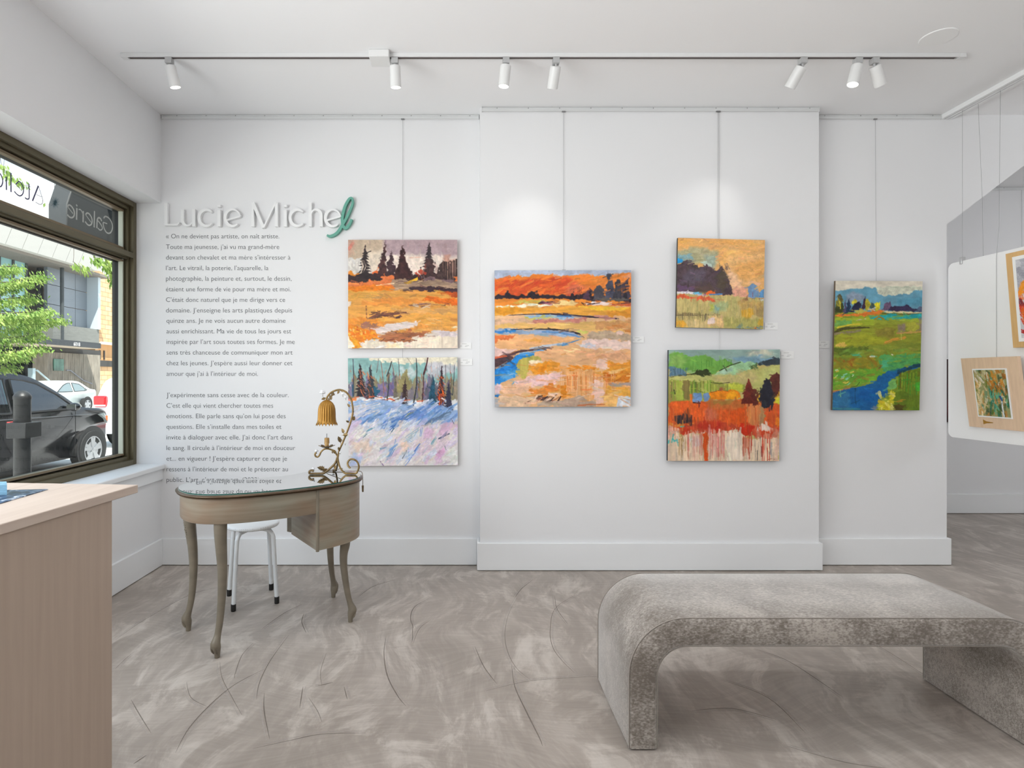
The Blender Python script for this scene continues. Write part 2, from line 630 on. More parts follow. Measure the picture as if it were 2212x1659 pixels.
for z0, z1 in ((SILL + 0.07, TR0 - 0.008), (TR1 + 0.008, HEAD - 0.07)):
    y0, y1 = WIN_Y0 + 0.072, WIN_Y1 - 0.072
    for (ya, yb, za, zb) in ((y0, y1, z0, z0 + .008), (y0, y1, z1 - .008, z1), (y0, y0 + .008, z0, z1), (y1 - .008, y1, z0, z1)):
        gk.box(GX - 0.012, GX + 0.012, ya, yb, za, zb)
gk.build('gasket', gasket_m, win)
pane = glass_mat('window_glass', (252, 254, 253), 0.002)
MB().box(GX - 0.003, GX + 0.003, WIN_Y0 + .07, WIN_Y1 - .07, SILL + .07, TR0).build('lower_pane', pane, win)
MB().box(GX - 0.003, GX + 0.003, WIN_Y0 + .07, WIN_Y1 - .07, TR1, HEAD - .07).build('upper_pane', pane, win)

# lettering on the upper pane, read from the street, so mirrored from inside
def gp(k, o, s):
    return [on_x(o[0] + x / s, o[1] + y / s, GX + 0.006) for x, y in k]


GAL = [([(1200, 530), (1230, 482), (1290, 490), (1370, 560), (1430, 680), (1440, 800), (1400, 910), (1330, 945), (1260, 900), (1205, 790), (1185, 690), (1190, 640)], 3), ([(1190, 640), (1295, 680)], 2),
       ([(1145, 610), (1110, 540), (1060, 515), (1025, 560), (1015, 660), (1010, 800)], 3.4), ([(1035, 590), (1120, 700), (1160, 790), (1140, 845), (1090, 850), (1040, 800)], 2.4),
       ([(945, 330), (940, 560), (935, 780)], 3.2), ([(700, 430), (850, 640)], 1.6), ([(700, 430), (740, 385), (800, 410), (860, 500), (880, 600), (860, 690), (800, 725), (740, 690), (690, 620)], 3),
       ([(635, 330), (630, 640)], 3.4), ([(630, 420), (590, 330), (545, 285), (510, 290)], 2), ([(460, 250), (450, 570)], 3.4), ([(462, 160), (448, 190)], 3.6),
       ([(205, 210), (350, 400)], 1.6), ([(205, 210), (240, 160), (300, 190), (370, 290), (390, 400), (370, 480), (310, 515), (240, 480), (200, 430)], 3)]
ATE = [([(915, 790), (775, 1150)], 3.0), ([(915, 790), (1000, 1050), (1022, 1150), (1000, 1220), (940, 1230), (850, 1180)], 1.0), ([(865, 1000), (1005, 1055)], 0.8),
       ([(690, 740), (695, 1060), (670, 1105), (630, 1100), (595, 1070)], 2.4), ([(615, 765), (735, 820)], 0.8), ([(380, 760), (530, 920)], 0.9),
       ([(375, 760), (440, 690), (500, 720), (550, 820), (560, 920), (530, 1000), (470, 1030), (400, 990), (340, 920)], 2.2),
       ([(260, 480), (262, 940)], 2.8), ([(150, 570), (152, 890)], 2.6), ([(-60, 520), (0, 500), (50, 600), (65, 690), (40, 780), (0, 810), (-60, 760)], 2.2)]
vinyl = thing('window_lettering', 'mirrored vinyl lettering with a starburst on the upper window pane', 'lettering', on_x(140, 470, GX + 0.006))
g = MB()
for k, w in GAL:
    ribbon(g, gp(k, (130, 430), 12.76), w * 0.0031, (1, 0, 0), 0.0006, 4 if len(k) > 2 else 0)
tag(g.build('word', mat('vinyl_grey', (196, 198, 194), 0.6), vinyl), 'pale grey word Galerie')
g = MB()
for k, w in ATE:
    ribbon(g, gp(k, (0, 330), 11.06), w * 0.0029, (1, 0, 0), 0.0006, 4 if len(k) > 2 else 0)
tag(g.build('word', mat('vinyl_slate', (82, 80, 116), 0.6), vinyl), 'slate word Atelier')
g = MB()
for i in range(22):
    a = 2 * PI * i / 22 + 0.1
    r = 112 if i % 2 else 92
    ribbon(g, gp([(1315 + 26 * math.cos(a), 1195 + 40 * math.sin(a)), (1315 + r * math.cos(a), 1195 + 1.35 * r * math.sin(a))], (0, 330), 11.06), [0.0032, 0.0006], (1, 0, 0), 0.0006)
c_ = gp([(1315 + 30 * math.cos(2 * PI * i / 16), 1195 + 46 * math.sin(2 * PI * i / 16)) for i in range(16)], (0, 330), 11.06)
g.add(c_, [tuple(range(16))])
g.build('starburst', mat('vinyl_teal', (58, 88, 98), 0.6), vinyl)
# ------------------------------------------------------------------ reception counter (near, cut by the frame)
def wood(name, c1, c2, grain=(0, 0, 1)):
    if name in MATS:
        return MATS[name]
    m = bpy.data.materials.new(name)
    m.use_nodes = True
    nt = m.node_tree
    b = nt.nodes['Principled BSDF']
    tc = nt.nodes.new('ShaderNodeTexCoord')
    mp = nt.nodes.new('ShaderNodeMapping')
    mp.inputs['Scale'].default_value = tuple(1.2 if g else 26 for g in grain)
    nt.links.new(tc.outputs['Object'], mp.inputs[0])
    n = nt.nodes.new('ShaderNodeTexNoise')
    n.inputs['Scale'].default_value = 2.2
    n.inputs['Detail'].default_value = 7
    n.inputs['Distortion'].default_value = 0.35
    nt.links.new(mp.outputs[0], n.inputs['Vector'])
    r = nt.nodes.new('ShaderNodeValToRGB')
    e = r.color_ramp.elements
    e[0].position, e[1].position = 0.25, 0.75
    e[0].color = (*lin(c1), 1)
    e[1].color = (*lin(c2), 1)
    nt.links.new(n.outputs['Fac'], r.inputs[0])
    nt.links.new(r.outputs[0], b.inputs['Base Color'])
    b.inputs['Roughness'].default_value = 0.5
    b.inputs['Specular IOR Level'].default_value = 0.35
    MATS[name] = m
    return m


CT = 0.95
c0 = Vector((-0.972, 1.718, 0))            # far corner of the worktop
cu = Vector((-0.081, -0.9967, 0)).normalized()   # along the counter, towards the camera
cv = Vector((cu.y, -cu.x, 0))              # across it, towards the window
if cv.x > 0:
    cv = -cv
counter = thing('reception_counter', 'pale maple reception counter with overhanging worktop in front of the window', 'counter', c0 + cu * 0.9 + cv * 0.35)


def cbox(mb, u0, u1, v0, v1, z0, z1):
    q = [c0 + cu * u0 + cv * v0, c0 + cu * u0 + cv * v1, c0 + cu * u1 + cv * v1, c0 + cu * u1 + cv * v0]
    return mb.hexa([p + Vector((0, 0, z0)) for p in q], [p + Vector((0, 0, z1)) for p in q])


maple_top = wood('maple_top', (190, 173, 160), (202, 186, 173), (0, 1, 0))
maple = wood('maple_panel', (172, 154, 139), (180, 162, 147), (0, 0, 1))
cbox(MB(), 0, 1.75, 0, 0.7, CT - 0.024, CT).build('worktop', maple_top, counter, bevel=0.002)
cbox(MB(), 0.105, 1.72, 0.006, 0.028, 0.0, CT - 0.024).build('side_panel', maple, counter, bevel=0.001)
cbox(MB(), 0.105, 0.127, 0.028, 0.62, 0.0, CT - 0.024).build('end_panel', maple, counter, bevel=0.001)
cbox(MB(), 0.14, 1.70, 0.60, 0.62, 0.0, CT - 0.024).build('back_panel', maple, counter)
# printed leaflet and card block on the counter
leaf_m = bpy.data.materials.new('printed_leaflet')
leaf_m.use_nodes = True
_n = leaf_m.node_tree
_b = _n.nodes['Principled BSDF']
_t = _n.nodes.new('ShaderNodeTexCoord')
_v = _n.nodes.new('ShaderNodeTexNoise')
_v.inputs['Scale'].default_value = 30
_v.inputs['Detail'].default_value = 5
_v.inputs['Distortion'].default_value = 1.5
_r = _n.nodes.new('ShaderNodeValToRGB')
_r.color_ramp.elements[0].position = 0.42
_r.color_ramp.elements[0].color = (*lin((24, 38, 66)), 1)
_r.color_ramp.elements[1].position = 0.66
_r.color_ramp.elements[1].color = (*lin((214, 222, 232)), 1)
_e = _r.color_ramp.elements.new(0.54)
_e.color = (*lin((66, 92, 126)), 1)
_n.links.new(_t.outputs['Object'], _v.inputs['Vector'])
_n.links.new(_v.outputs['Fac'], _r.inputs[0])
_n.links.new(_r.outputs[0], _b.inputs['Base Color'])
_b.inputs['Roughness'].default_value = 0.35
q = [on_z(104, 1058, CT), on_z(-4, 1090, CT), on_z(-120, 1088, CT), on_z(10, 1060, CT)]
lf = MB()
lf.hexa([p + Vector((0, 0, 0.0003)) for p in q][::-1], [p + Vector((0, 0, 0.0022)) for p in q][::-1])
tag(recentre(lf.build('leaflet', leaf_m)), 'dark blue printed leaflet lying flat on the maple counter', 'leaflet')
q = [on_z(15, 1071, CT), on_z(-70, 1075, CT), on_z(-72, 1066, CT), on_z(14, 1063, CT)]
cbk = MB()
cbk.hexa([p + Vector((0, 0, 0.0026)) for p in q], [p + Vector((0, 0, 0.030)) for p in q])
tag(recentre(cbk.build('card_box', mat('card_blue', (120, 168, 196), 0.5, noise=(60, 0.2, (1, 1, 6))))), 'small light blue card box standing on the dark leaflet', 'box')

# ------------------------------------------------------------------ kidney desk
DO = Vector((-0.958, 2.95, 0))
DE = Vector((0.817, 0.577, 0)).normalized()
DN = Vector((-DE.y, DE.x, 0))


def dk(x, y, z=0.0):
    return DO + DE * x + DN * y + Vector((0, 0, z))


half = [(0, .085), (.12, .10), (.22, .145), (.31, .176), (.39, .165), (.448, .10), (.468, 0), (.458, -.095), (.424, -.172), (.36, -.234), (.26, -.279), (.13, -.304), (0, -.311)]
outl = [(x * .945, y) for x, y in half] + [(-x, y) for x, y in half[-2:0:-1]]
outl = [(v.x, v.y) for v in smooth_path([(x, y, 0) for x, y in outl], 5, True)]


def inset(pts, d):
    n = len(pts)
    out = []
    for i in range(n):
        ax, ay = pts[i - 1]
        bx, by = pts[(i + 1) % n]
        tx, ty = bx - ax, by - ay
        l = math.hypot(tx, ty)
        # outline runs clockwise (rear lobe, right end, front), so the inside is on the right of the tangent
        out.append((pts[i][0] + ty / l * d, pts[i][1] - tx / l * d))
    return out


desk = thing('kidney_desk', 'grey painted kidney-shaped desk with bronze rim, glass top and curved legs', 'desk', DO)
paint_desk = bpy.data.materials.new('desk_paint')
paint_desk.use_nodes = True
_n = paint_desk.node_tree
_b = _n.nodes['Principled BSDF']
_t = _n.nodes.new('ShaderNodeTexCoord')
_mp = _n.nodes.new('ShaderNodeMapping')
_mp.inputs['Scale'].default_value = (1.4, 1.4, 26)
_mp2 = _n.nodes.new('ShaderNodeMapping')
_mp2.inputs['Scale'].default_value = (3.2, 3.2, 6)
_a1 = _n.nodes.new('ShaderNodeTexNoise')
_a1.inputs['Scale'].default_value = 2.0
_a1.inputs['Detail'].default_value = 6
_a2 = _n.nodes.new('ShaderNodeTexNoise')
_a2.inputs['Scale'].default_value = 1.2
_a2.inputs['Detail'].default_value = 2
_n.links.new(_t.outputs['Object'], _mp.inputs[0])
_n.links.new(_t.outputs['Object'], _mp2.inputs[0])
_n.links.new(_mp.outputs[0], _a1.inputs['Vector'])
_n.links.new(_mp2.outputs[0], _a2.inputs['Vector'])
_r = _n.nodes.new('ShaderNodeValToRGB')
_r.color_ramp.elements[0].position = 0.3
_r.color_ramp.elements[0].color = (*lin((124, 115, 98)), 1)
_r.color_ramp.elements[1].position = 0.72
_r.color_ramp.elements[1].color = (*lin((168, 160, 143)), 1)
_r2 = _n.nodes.new('ShaderNodeValToRGB')
_r2.color_ramp.elements[0].position = 0.38
_r2.color_ramp.elements[0].color = (*lin((150, 118, 94)), 1)
_r2.color_ramp.elements[1].position = 0.6
_r2.color_ramp.elements[1].color = (*lin((152, 148, 132)), 1)
_mx = _n.nodes.new('ShaderNodeMix')
_mx.data_type = 'RGBA'
_mx.inputs[0].default_value = 0.5
_n.links.new(_a1.outputs['Fac'], _r.inputs[0])
_n.links.new(_a2.outputs['Fac'], _r2.inputs[0])
_n.links.new(_r.outputs[0], _mx.inputs[6])
_n.links.new(_r2.outputs[0], _mx.inputs[7])
_n.links.new(_mx.outputs[2], _b.inputs['Base Color'])
_b.inputs['Roughness'].default_value = 0.38
_b.inputs['Specular IOR Level'].default_value = 0.45
leg_m = mat('desk_leg_paint', (124, 115, 100), 0.42, noise=(5, 0.16, (1, 1, 3)))
rim_m = mat('bronze_rim', (92, 74, 56), 0.32, metal=0.35, noise=(6, 0.25, (1, 1, 8)))

AP0, AP1 = 0.612, 0.729
ap = inset(outl, 0.019)
MB().rings([[dk(x, y, AP0) for x, y in inset(ap, .004)], [dk(x, y, AP0 + .006) for x, y in ap], [dk(x, y, AP1) for x, y in ap]]).build('apron', paint_desk, desk, smooth=True, angle=50)
prof = [(0.018, .7265), (0.006, .7268), (0.003, .7295), (0.006, .7315), (0.002, .733), (-0.001, .736), (-0.0005, .739), (0.003, .742), (0.008, .7433), (0.012, .7436)]
MB().rings([[dk(x, y, z) for x, y in inset(outl, d)] for d, z in prof]).build('rim', rim_m, desk, smooth=True, angle=60)
gedge = mat('glass_edge', (24, 84, 74), 0.15, spec=0.6)
# painted board under the glass
MB().rings([[dk(x, y, z) for x, y in inset(outl, .012)] for z in (.7436, .7440)]).build('top_board', mat('desk_top_paint', (206, 214, 210), 0.35), desk)
gl_top = glass_mat('desk_glass', (226, 242, 236), 0.05)
gt = MB().rings([[dk(x, y, z) for x, y in inset(outl, .013)] for z in (.7442, .7495)]).build('glass_top', gl_top, desk)
gt.data.materials.append(gedge)
for p in gt.data.polygons:
    if abs(p.normal.z) < 0.5:
        p.material_index = 1
# pedestal with drawers on the right half, hanging lower than the apron
PX = 0.105
ped = [(x, y) for x, y in inset(outl, 0.0182) if x > PX]
i0 = max(range(len(ped)), key=lambda i: (ped[i][0] - ped[i - 1][0]) ** 2 + (ped[i][1] - ped[i - 1][1]) ** 2)
ped = ped[i0:] + ped[:i0]
yt = ped[0][1] if ped[0][0] < ped[-1][0] + 1 else 0
ped = [(PX, ped[0][1])] + ped + [(PX, ped[-1][1])]
PZ = 0.432
MB().rings([[dk(x, y, PZ) for x, y in ped], [dk(x, y, AP1 - .001) for x, y in ped]]).build('pedestal', paint_desk, desk, smooth=True, angle=40)
yf = min(y for x, y in ped if x < PX + 0.03)
ybk = max(y for x, y in ped if x < PX + 0.03)
bead_d = MB()
bead_d.tube([dk(PX + .004, yf + .001, PZ - .004), dk(PX + .004, yf + .001, AP1)], 0.0085, 8)
bead_d.build('corner_bead', leg_m, desk, smooth=True)
# drawer fronts on the sitter's side
for k, (za, zb) in enumerate(((PZ + .008, PZ + .088), (PZ + .096, AP0 - .006))):
    rear = [(x, y) for x, y in ped if y > 0.03 and x < 0.36]
    rear = sorted(set(rear))
    inner = [dk(x, y + .001, 0) for x, y in rear]
    outer = [dk(x - .012, y + .034, 0) for x, y in rear]
    ring = inner + outer[::-1]
    dr = MB().rings([[p + Vector((0, 0, za)) for p in ring], [p + Vector((0, 0, zb)) for p in ring]]).build('drawer', leg_m, desk)
    xm, ym = rear[len(rear) // 2]
    MB().sphere(dk(xm - .012, ym + .044, (za + zb) / 2), 0.011, 8).build('knob', mat('brass', (170, 138, 80), 0.3, metal=0.9), dr, smooth=True)

# curved legs; pose of each foot and the top under the apron or the pedestal
legs = [((-.382, .190), (-.386, .142), AP0), ((-.327, -.189), (-.314, -.196), AP0), ((.385, .184), (.352, .122), PZ), ((.326, -.184), (.303, -.172), PZ)]
for k, ((fx, fy), (tx, ty), top) in enumerate(legs):
    f, t = dk(fx, fy), dk(tx, ty)
    o = Vector((fx, fy, 0)).normalized()
    o = (DE * o.x + DN * o.y)
    path = [(0, 0.0, .012), (.02, .0, .0135), (.045, .004, .020), (.062, .010, .0225), (.082, .004, .0185), (.105, -.003, .0150), (.16, -.012, .0158), (.24, -.018, .0178), (.33, -.020, .0200)]
    rest = [(.42, -.016, .0225), (.50, -.008, .0255), (.565, -.002, .028), (top + .004, 0, .0295)] if top > .5 else [(.36, -.014, .0215), (.395, -.006, .025), (top + .004, 0, .028)]
    if top < .5:
        path = path[:-1] + [(.31, -.019, .0195)]
    pts, rr = [], []
    full = path + rest
    zt = full[-1][0]
    for z, off, r in full:
        w = min(1, max(0, (z - .08) / (zt - .08))) ** 1.5
        b = f.lerp(t, w) + o * off * (1.15 if z > .1 else 1)
        pts.append(Vector((b.x, b.y, z)))
        rr.append(r)
    sp = smooth_path([(p.x, p.y, p.z) for p in pts], 4)
    sr = [v.x for v in smooth_path([(r, 0, 0) for r in rr], 4)]
    lg = MB().tube(sp, sr, 12).build('leg', leg_m, desk, smooth=True, angle=60)
    # scroll over the toe
    sc = MB()
    toe = Vector((f.x, f.y, 0))
    side = Vector((-o.y, o.x, 0))
    for sgn in (-1, 1):
        sc.tube(smooth_path([toe + o * .012 + side * sgn * .010 + Vector((0, 0, .020)), toe + o * .024 + side * sgn * .009 + Vector((0, 0, .045)), toe + o * .022 + side * sgn * .006 + Vector((0, 0, .072)),
                             toe + o * .004 + side * sgn * .004 + Vector((0, 0, .088))], 4), [.003] * 2 + [.005] * 9 + [.003] * 2, 6)
    sc.build('toe_scroll', leg_m, lg, smooth=True)
    if k == 0:
        cv_ = MB()
        rg = random.Random(3 + k)
        o2 = (-DE * 0.8 + DN * 0.6).normalized() if k == 0 else o
        sd2 = Vector((-o2.y, o2.x, 0))
        for j in range(13):
            z = .455 + j * .0118
            i = min(range(len(sp)), key=lambda q: abs(sp[q].z - z))
            c, r = sp[i], sr[i]
            wdt = 0.5 + 0.5 * math.sin(j / 12 * PI * .9 + .3)
            for sgn in (-1, 1):
                cv_.tube([c + o2 * r * .98 + Vector((0, 0, z - c.z + .012)), c + o2 * r * .80 + sd2 * sgn * r * .55 * wdt + Vector((0, 0, z - c.z + .005)), c + o2 * r * .40 + sd2 * sgn * r * .95 * wdt + Vector((0, 0, z - c.z - .008))], [.0038, .0042, .0022], 6)
        cv_.tube([Vector((p.x, p.y, p.z)) + o2 * r for p, r in zip(sp, sr) if .44 < p.z < .61], .0042, 6)
        cv_.build('acanthus_carving', leg_m, lg, smooth=True)

# ------------------------------------------------------------------ bell-flower lamp on the desk
LY = 3.085
LS = F / LY
gold = mat('old_gold', (132, 108, 66), 0.42, metal=0.45, noise=(60, 0.4, (1, 1, 1)))
gold_dark = mat('gilt_bronze', (106, 86, 54), 0.46, metal=0.4, noise=(60, 0.45, (1, 1, 1)))
shade_m = mat('gilt_shade', (160, 116, 46), 0.36, metal=0.5, noise=(14, 0.12, (1, 1, .3)))
porcelain = mat('porcelain', (228, 228, 230), 0.25, spec=0.6)


def lp(x, y, dy=0.0):
    px, py = 640 + x / 6.911, 820 + y / 6.911
    s = F / LY
    return Vector(((px - CX) / s, LY + dy, EYE - (py - CY) / s))


TZ = 0.7497
lampo = thing('flower_lamp', 'gilt bell-flower table lamp with leafy curling stem on the kidney desk', 'lamp', Vector((lp(600, 1434).x, LY, TZ)))


def clampz(ps, r):
    for p in ps:
        p.z = max(p.z, TZ + r)
    return ps


stem = [(618, 1170), (640, 1060), (680, 970), (730, 850), (780, 720), (820, 600), (845, 480), (832, 350), (800, 260), (740, 185), (650, 152), (560, 172), (495, 215), (455, 272), (452, 300)]
MB().tube(smooth_path([lp(*p) for p in stem], 4), .0052, 8).build('stem', gold, lampo, smooth=True)
s_r = [(618, 1140), (622, 1190), (632, 1240), (660, 1320), (720, 1390), (800, 1428), (870, 1420), (920, 1360), (937, 1290), (910, 1220), (850, 1185), (800, 1195), (772, 1240), (785, 1290), (815, 1315)]
MB().tube(clampz(smooth_path([lp(x, y, -.012 * i / 14) for i, (x, y) in enumerate(s_r)], 4), .0056), .0052, 8).build('foot_scroll', gold, lampo, smooth=True)
s_l = [(612, 1165), (580, 1250), (500, 1330), (420, 1392), (330, 1428), (250, 1420), (206, 1395), (206, 1365), (235, 1350), (272, 1360)]
MB().tube(clampz(smooth_path([lp(x, y, -.015 * i / 9) for i, (x, y) in enumerate(s_l)], 4), .0062), .0060, 8).build('foot_scroll', gold_dark, lampo, smooth=True)
s_b = [(612, 1165, 0), (596, 1270, .03), (560, 1355, .07), (520, 1430, .095), (480, 1440, .11)]
MB().tube(clampz(smooth_path([lp(x, y, d) for x, y, d in s_b], 4), .0052), .0048, 8).build('foot_scroll', gold_dark, lampo, smooth=True)
s_c = [(618, 1150), (590, 1100), (530, 1050), (460, 1032), (410, 1042), (370, 1080), (345, 1130), (315, 1155), (285, 1140), (280, 1108), (300, 1088)]
MB().tube(smooth_path([lp(*p) for p in s_c], 4), .0048, 8).build('candle_arm', gold, lampo, smooth=True)
# candle cup and candle
cc = lp(456, 1020)
pet = MB()
for k in range(8):
    a = 2 * PI * k / 8 + .2
    d = Vector((math.cos(a), math.sin(a), 0))
    sd_ = Vector((-d.y, d.x, 0))
    P0, P1, P2, P3 = cc + d * .004 + Vector((0, 0, .002)), cc + d * .022 + Vector((0, 0, .005)), cc + d * .036 + Vector((0, 0, .012)), cc + d * .044 + Vector((0, 0, .014))
    th = Vector((0, 0, .0012))
    rg_ = [[p + sd_ * w + th, p - sd_ * w + th, p - sd_ * w - th, p + sd_ * w - th] for p, w in ((P0, .004), (P1, .010), (P2, .009), (P3, .0008))]
    pet.rings(rg_)
pet.lathe([(.003, -.004), (.012, 0), (.013, .004), (.004, .006)], cc, 12)
pet.build('drip_cup', gold_dark, lampo, smooth=True)
cn = MB().lathe([(.0112, .004), (.0112, .052), (.0100, .0545), (.0103, .0545)], cc, 14)
rg = random.Random(5)
for k in range(7):
    a = rg.uniform(0, 2 * PI)
    d = Vector((math.cos(a), math.sin(a), 0)) * .0112
    z1 = rg.uniform(.015, .035)
    cn.tube([cc + d + Vector((0, 0, .053)), cc + d + Vector((0, 0, z1))], [.0022, .0030], 6)
cn.build('candle_sleeve', mat('candle_gilt', (182, 146, 92), 0.45, metal=0.25, noise=(60, .2, (1, 1, .4))), lampo, smooth=True, angle=50)
MB().tube([cc + Vector((0, 0, .054)), cc + Vector((0, 0, .077))], .0015, 6).build('bulb_pin', mat('dark_metal', (70, 66, 60), .4, metal=.8), lampo)
# fluted bell shade with a cut, flaring hem
ct = lp(455, 300)
NP = 20
ns = NP * 8
prof = [(.006, 0), (.012, -.0025), (.022, -.008), (.033, -.018), (.041, -.032), (.0455, -.050), (.047, -.070), (.0475, -.092), (.0485, -.108), (.0505, -.120), (.0535, -.130), (.057, -.139)]


def shade_ring(r, h, inner=0.0):
    ring = []
    for k in range(ns):
        ph = (k % 8) / 8.0
        fl = 1 - 0.085 * (abs(2 * ph - 1) ** 3) * min(1, r / .03)
        z = h
        if h < -.115:
            z = h + (abs(2 * ph - 1)) * 0.017 * (-h - .115) / .024
        a = 2 * PI * k / ns
        rr = r * fl - inner
        ring.append(ct + Vector((math.cos(a) * rr, math.sin(a) * rr, z)))
    return ring


MB().rings([shade_ring(r, h) for r, h in prof] + [shade_ring(r, h, .0008) for r, h in prof[::-1]], caps=False, closed=True).build('lamp_shade', shade_m, lampo, smooth=True, angle=75)
# leaves: folded serrated blades
lv = [((800, 410), (770, 368)), ((845, 610), (872, 555)), ((710, 800), (683, 742)), ((662, 940), (640, 860)), ((700, 830), (765, 820)), ((560, 185), (530, 240)), ((640, 158), (620, 205)), ((500, 230), (530, 290)), ((440, 275), (395, 290)),
      ((470, 280), (510, 300)), ((660, 152), (700, 175)), ((430, 1340), (340, 1312)), ((575, 1270), (585, 1330)), ((850, 480), (862, 470)), ((790, 640), (760, 615)), ((400, 1370), (450, 1335)), ((590, 1110), (560, 1050)), ((540, 1060), (545, 1095)), ((640, 1060), (640, 1010)), ((520, 200), (570, 225)), ((730, 180), (760, 190))]
for k, (a, b) in enumerate(lv):
    rg = random.Random(k)
    A, B = lp(*a, -.004), lp(*b, -.006 + rg.uniform(-.012, .008))
    d = B - A
    L_ = d.length
    sd_ = d.cross(Vector((0.25, 1, 0.1))).normalized()
    n_ = sd_.cross(d).normalized()
    L_ *= 1.25
    d *= 1.25
    w0 = max(.0055, L_ * .36)
    prof_l = [(0, .10), (.15, .5), (.22, .95), (.32, .6), (.42, 1.0), (.55, .55), (.66, .75), (.8, .35), (1, .03)]
    up, dn = [], []
    mbl = MB()
    top = [clampz([A + d * t + sd_ * w0 * w + n_ * (w0 * w * .35), A + d * t + n_ * 0, A + d * t - sd_ * w0 * w + n_ * (w0 * w * .35)], .0022) for t, w in prof_l]
    th = n_ * -0.0007
    mbl.rings([[r_[0], r_[1], r_[2], r_[2] + th, r_[1] + th, r_[0] + th] for r_ in top])
    mbl.tube([A - d * .25, A, A + d * .5], [.0012, .001, .0005], 5)
    mbl.build('leaf', gold_dark if k % 2 else gold, lampo)
# porcelain roses: overlapping cupped petals
for k, (x, y, r, dy) in enumerate(((398, 190, 44, -.005), (700, 215, 28, -.008), (745, 265, 26, -.01), (305, 1065, 28, -.004), (262, 1325, 26, -.012), (727, 955, 18, .004), (660, 1085, 18, -.006), (495, 1372, 24, .09))):
    rg = random.Random(20 + k)
    R_ = r / 6.911 / LS
    c = lp(x, y, dy)
    ro = MB().sphere(c, R_ * .62, 7, (1, 1, 1), .08, rg)
    for ring_, npet, rad, lift in ((0, 4, .55, .35), (1, 6, .85, -.05)):
        for q_ in range(npet):
            a = 2 * PI * q_ / npet + ring_ * .5
            d = Vector((math.cos(a), math.sin(a) * .9, 0))
            ro.sphere(c + d * R_ * rad * .6 + Vector((0, 0, R_ * lift)), R_ * .5, 5, (1, 1, .8), .12, rg)
    ro.build('rose', porcelain, lampo, smooth=True)
    MB().tube(clampz([c - Vector((0, 0, R_ * .8)), c - Vector((0, -.003, R_ * 1.5))], .0016), .0012, 5).build('rose_stalk', gold_dark, lampo)
# flex with its switch, over the desk edge
cd = [lp(680, 1335, .02), lp(760, 1352, .035), lp(850, 1368, .05)]
e1 = dk(.36, -.02, TZ + .002)
cords = smooth_path([cd[0], dk(.29, .06, TZ + .004), dk(.35, .03, TZ + .0035), dk(.40, -.01, TZ + .0035), dk(.437, -.035, TZ + .005), dk(.457, -.045, TZ - .004), dk(.459, -.05, .71), dk(.457, -.055, .672)], 4)
MB().tube(cords, .0018, 6).build('power_cord', gold_dark, lampo, smooth=True)
MB().tube([dk(.457, -.055, .675), dk(.457, -.056, .64)], [.006, .0045], 8).build('cord_switch', gold_dark, lampo, smooth=True)

# ------------------------------------------------------------------ stool under the desk
SC = Vector((-1.2015, 3.2845, 0))
stool = thing('round_stool', 'white metal round stool with black foot caps tucked behind the desk', 'stool', SC)
st_m = mat('stool_white', (232, 236, 238), 0.35)
seat_m = bpy.data.materials.new('perforated_seat')
seat_m.use_nodes = True
_n = seat_m.node_tree
_b = _n.nodes['Principled BSDF']
_t = _n.nodes.new('ShaderNodeTexCoord')
_v = _n.nodes.new('ShaderNodeTexVoronoi')
_v.inputs['Scale'].default_value = 105
_v.inputs['Randomness'].default_value = 0.0
_r = _n.nodes.new('ShaderNodeValToRGB')
_r.color_ramp.elements[0].position = 0.16
_r.color_ramp.elements[0].color = (*lin((150, 152, 152)), 1)
_r.color_ramp.elements[1].position = 0.24
_r.color_ramp.elements[1].color = (*lin((232, 235, 236)), 1)
_n.links.new(_t.outputs['Object'], _v.inputs['Vector'])
_n.links.new(_v.outputs['Distance'], _r.inputs[0])
_n.links.new(_r.outputs[0], _b.inputs['Base Color'])
_b.inputs['Roughness'].default_value = 0.35
MB().lathe([(.02, .424), (.128, .424), (.139, .424), (.144, .429), (.144, .437), (.140, .443), (.128, .445), (.02, .443), (.0, .443)], SC, 40).build('seat', seat_m, stool, smooth=True, angle=60)
black_rub = mat('black_rubber', (22, 20, 19), 0.6)
for fx, fy in ((-1.361, 3.343), (-1.249, 3.124), (-1.148, 3.438), (-1.048, 3.233)):
    f = Vector((fx, fy, 0))
    d = (SC - f)
    d.z = 0
    R_ = d.length
    d.normalize()
    R2 = .148 / R_
    tp = SC - d * .140
    pts = [f + Vector((0, 0, .018)), f.lerp(tp, .5) + Vector((0, 0, .19)), tp + Vector((0, 0, .355)), tp + d * .004 + Vector((0, 0, .378)), tp + d * .018 + Vector((0, 0, .398)), tp + d * .038 + Vector((0, 0, .4085)), tp + d * .13 + Vector((0, 0, .412))]
    lg = MB().tube(smooth_path(pts, 3), .0115, 10).build('leg', st_m, stool, smooth=True, angle=60)
    MB().lathe([(.0125, 0), (.0135, .004), (.0135, .036), (.0125, .038)], f, 12).build('foot_cap', black_rub, lg, smooth=True, angle=50)

# ------------------------------------------------------------------ waterfall bench
BX0, BX1, BY0, BY1, BZ, BTH = 0.568, 2.03, 1.954, 2.418, 0.449, 0.095
fab = bpy.data.materials.new('chenille')
fab.use_nodes = True
_n = fab.node_tree
L_ = _n.links
_b = _n.nodes['Principled BSDF']
_t = _n.nodes.new('ShaderNodeTexCoord')


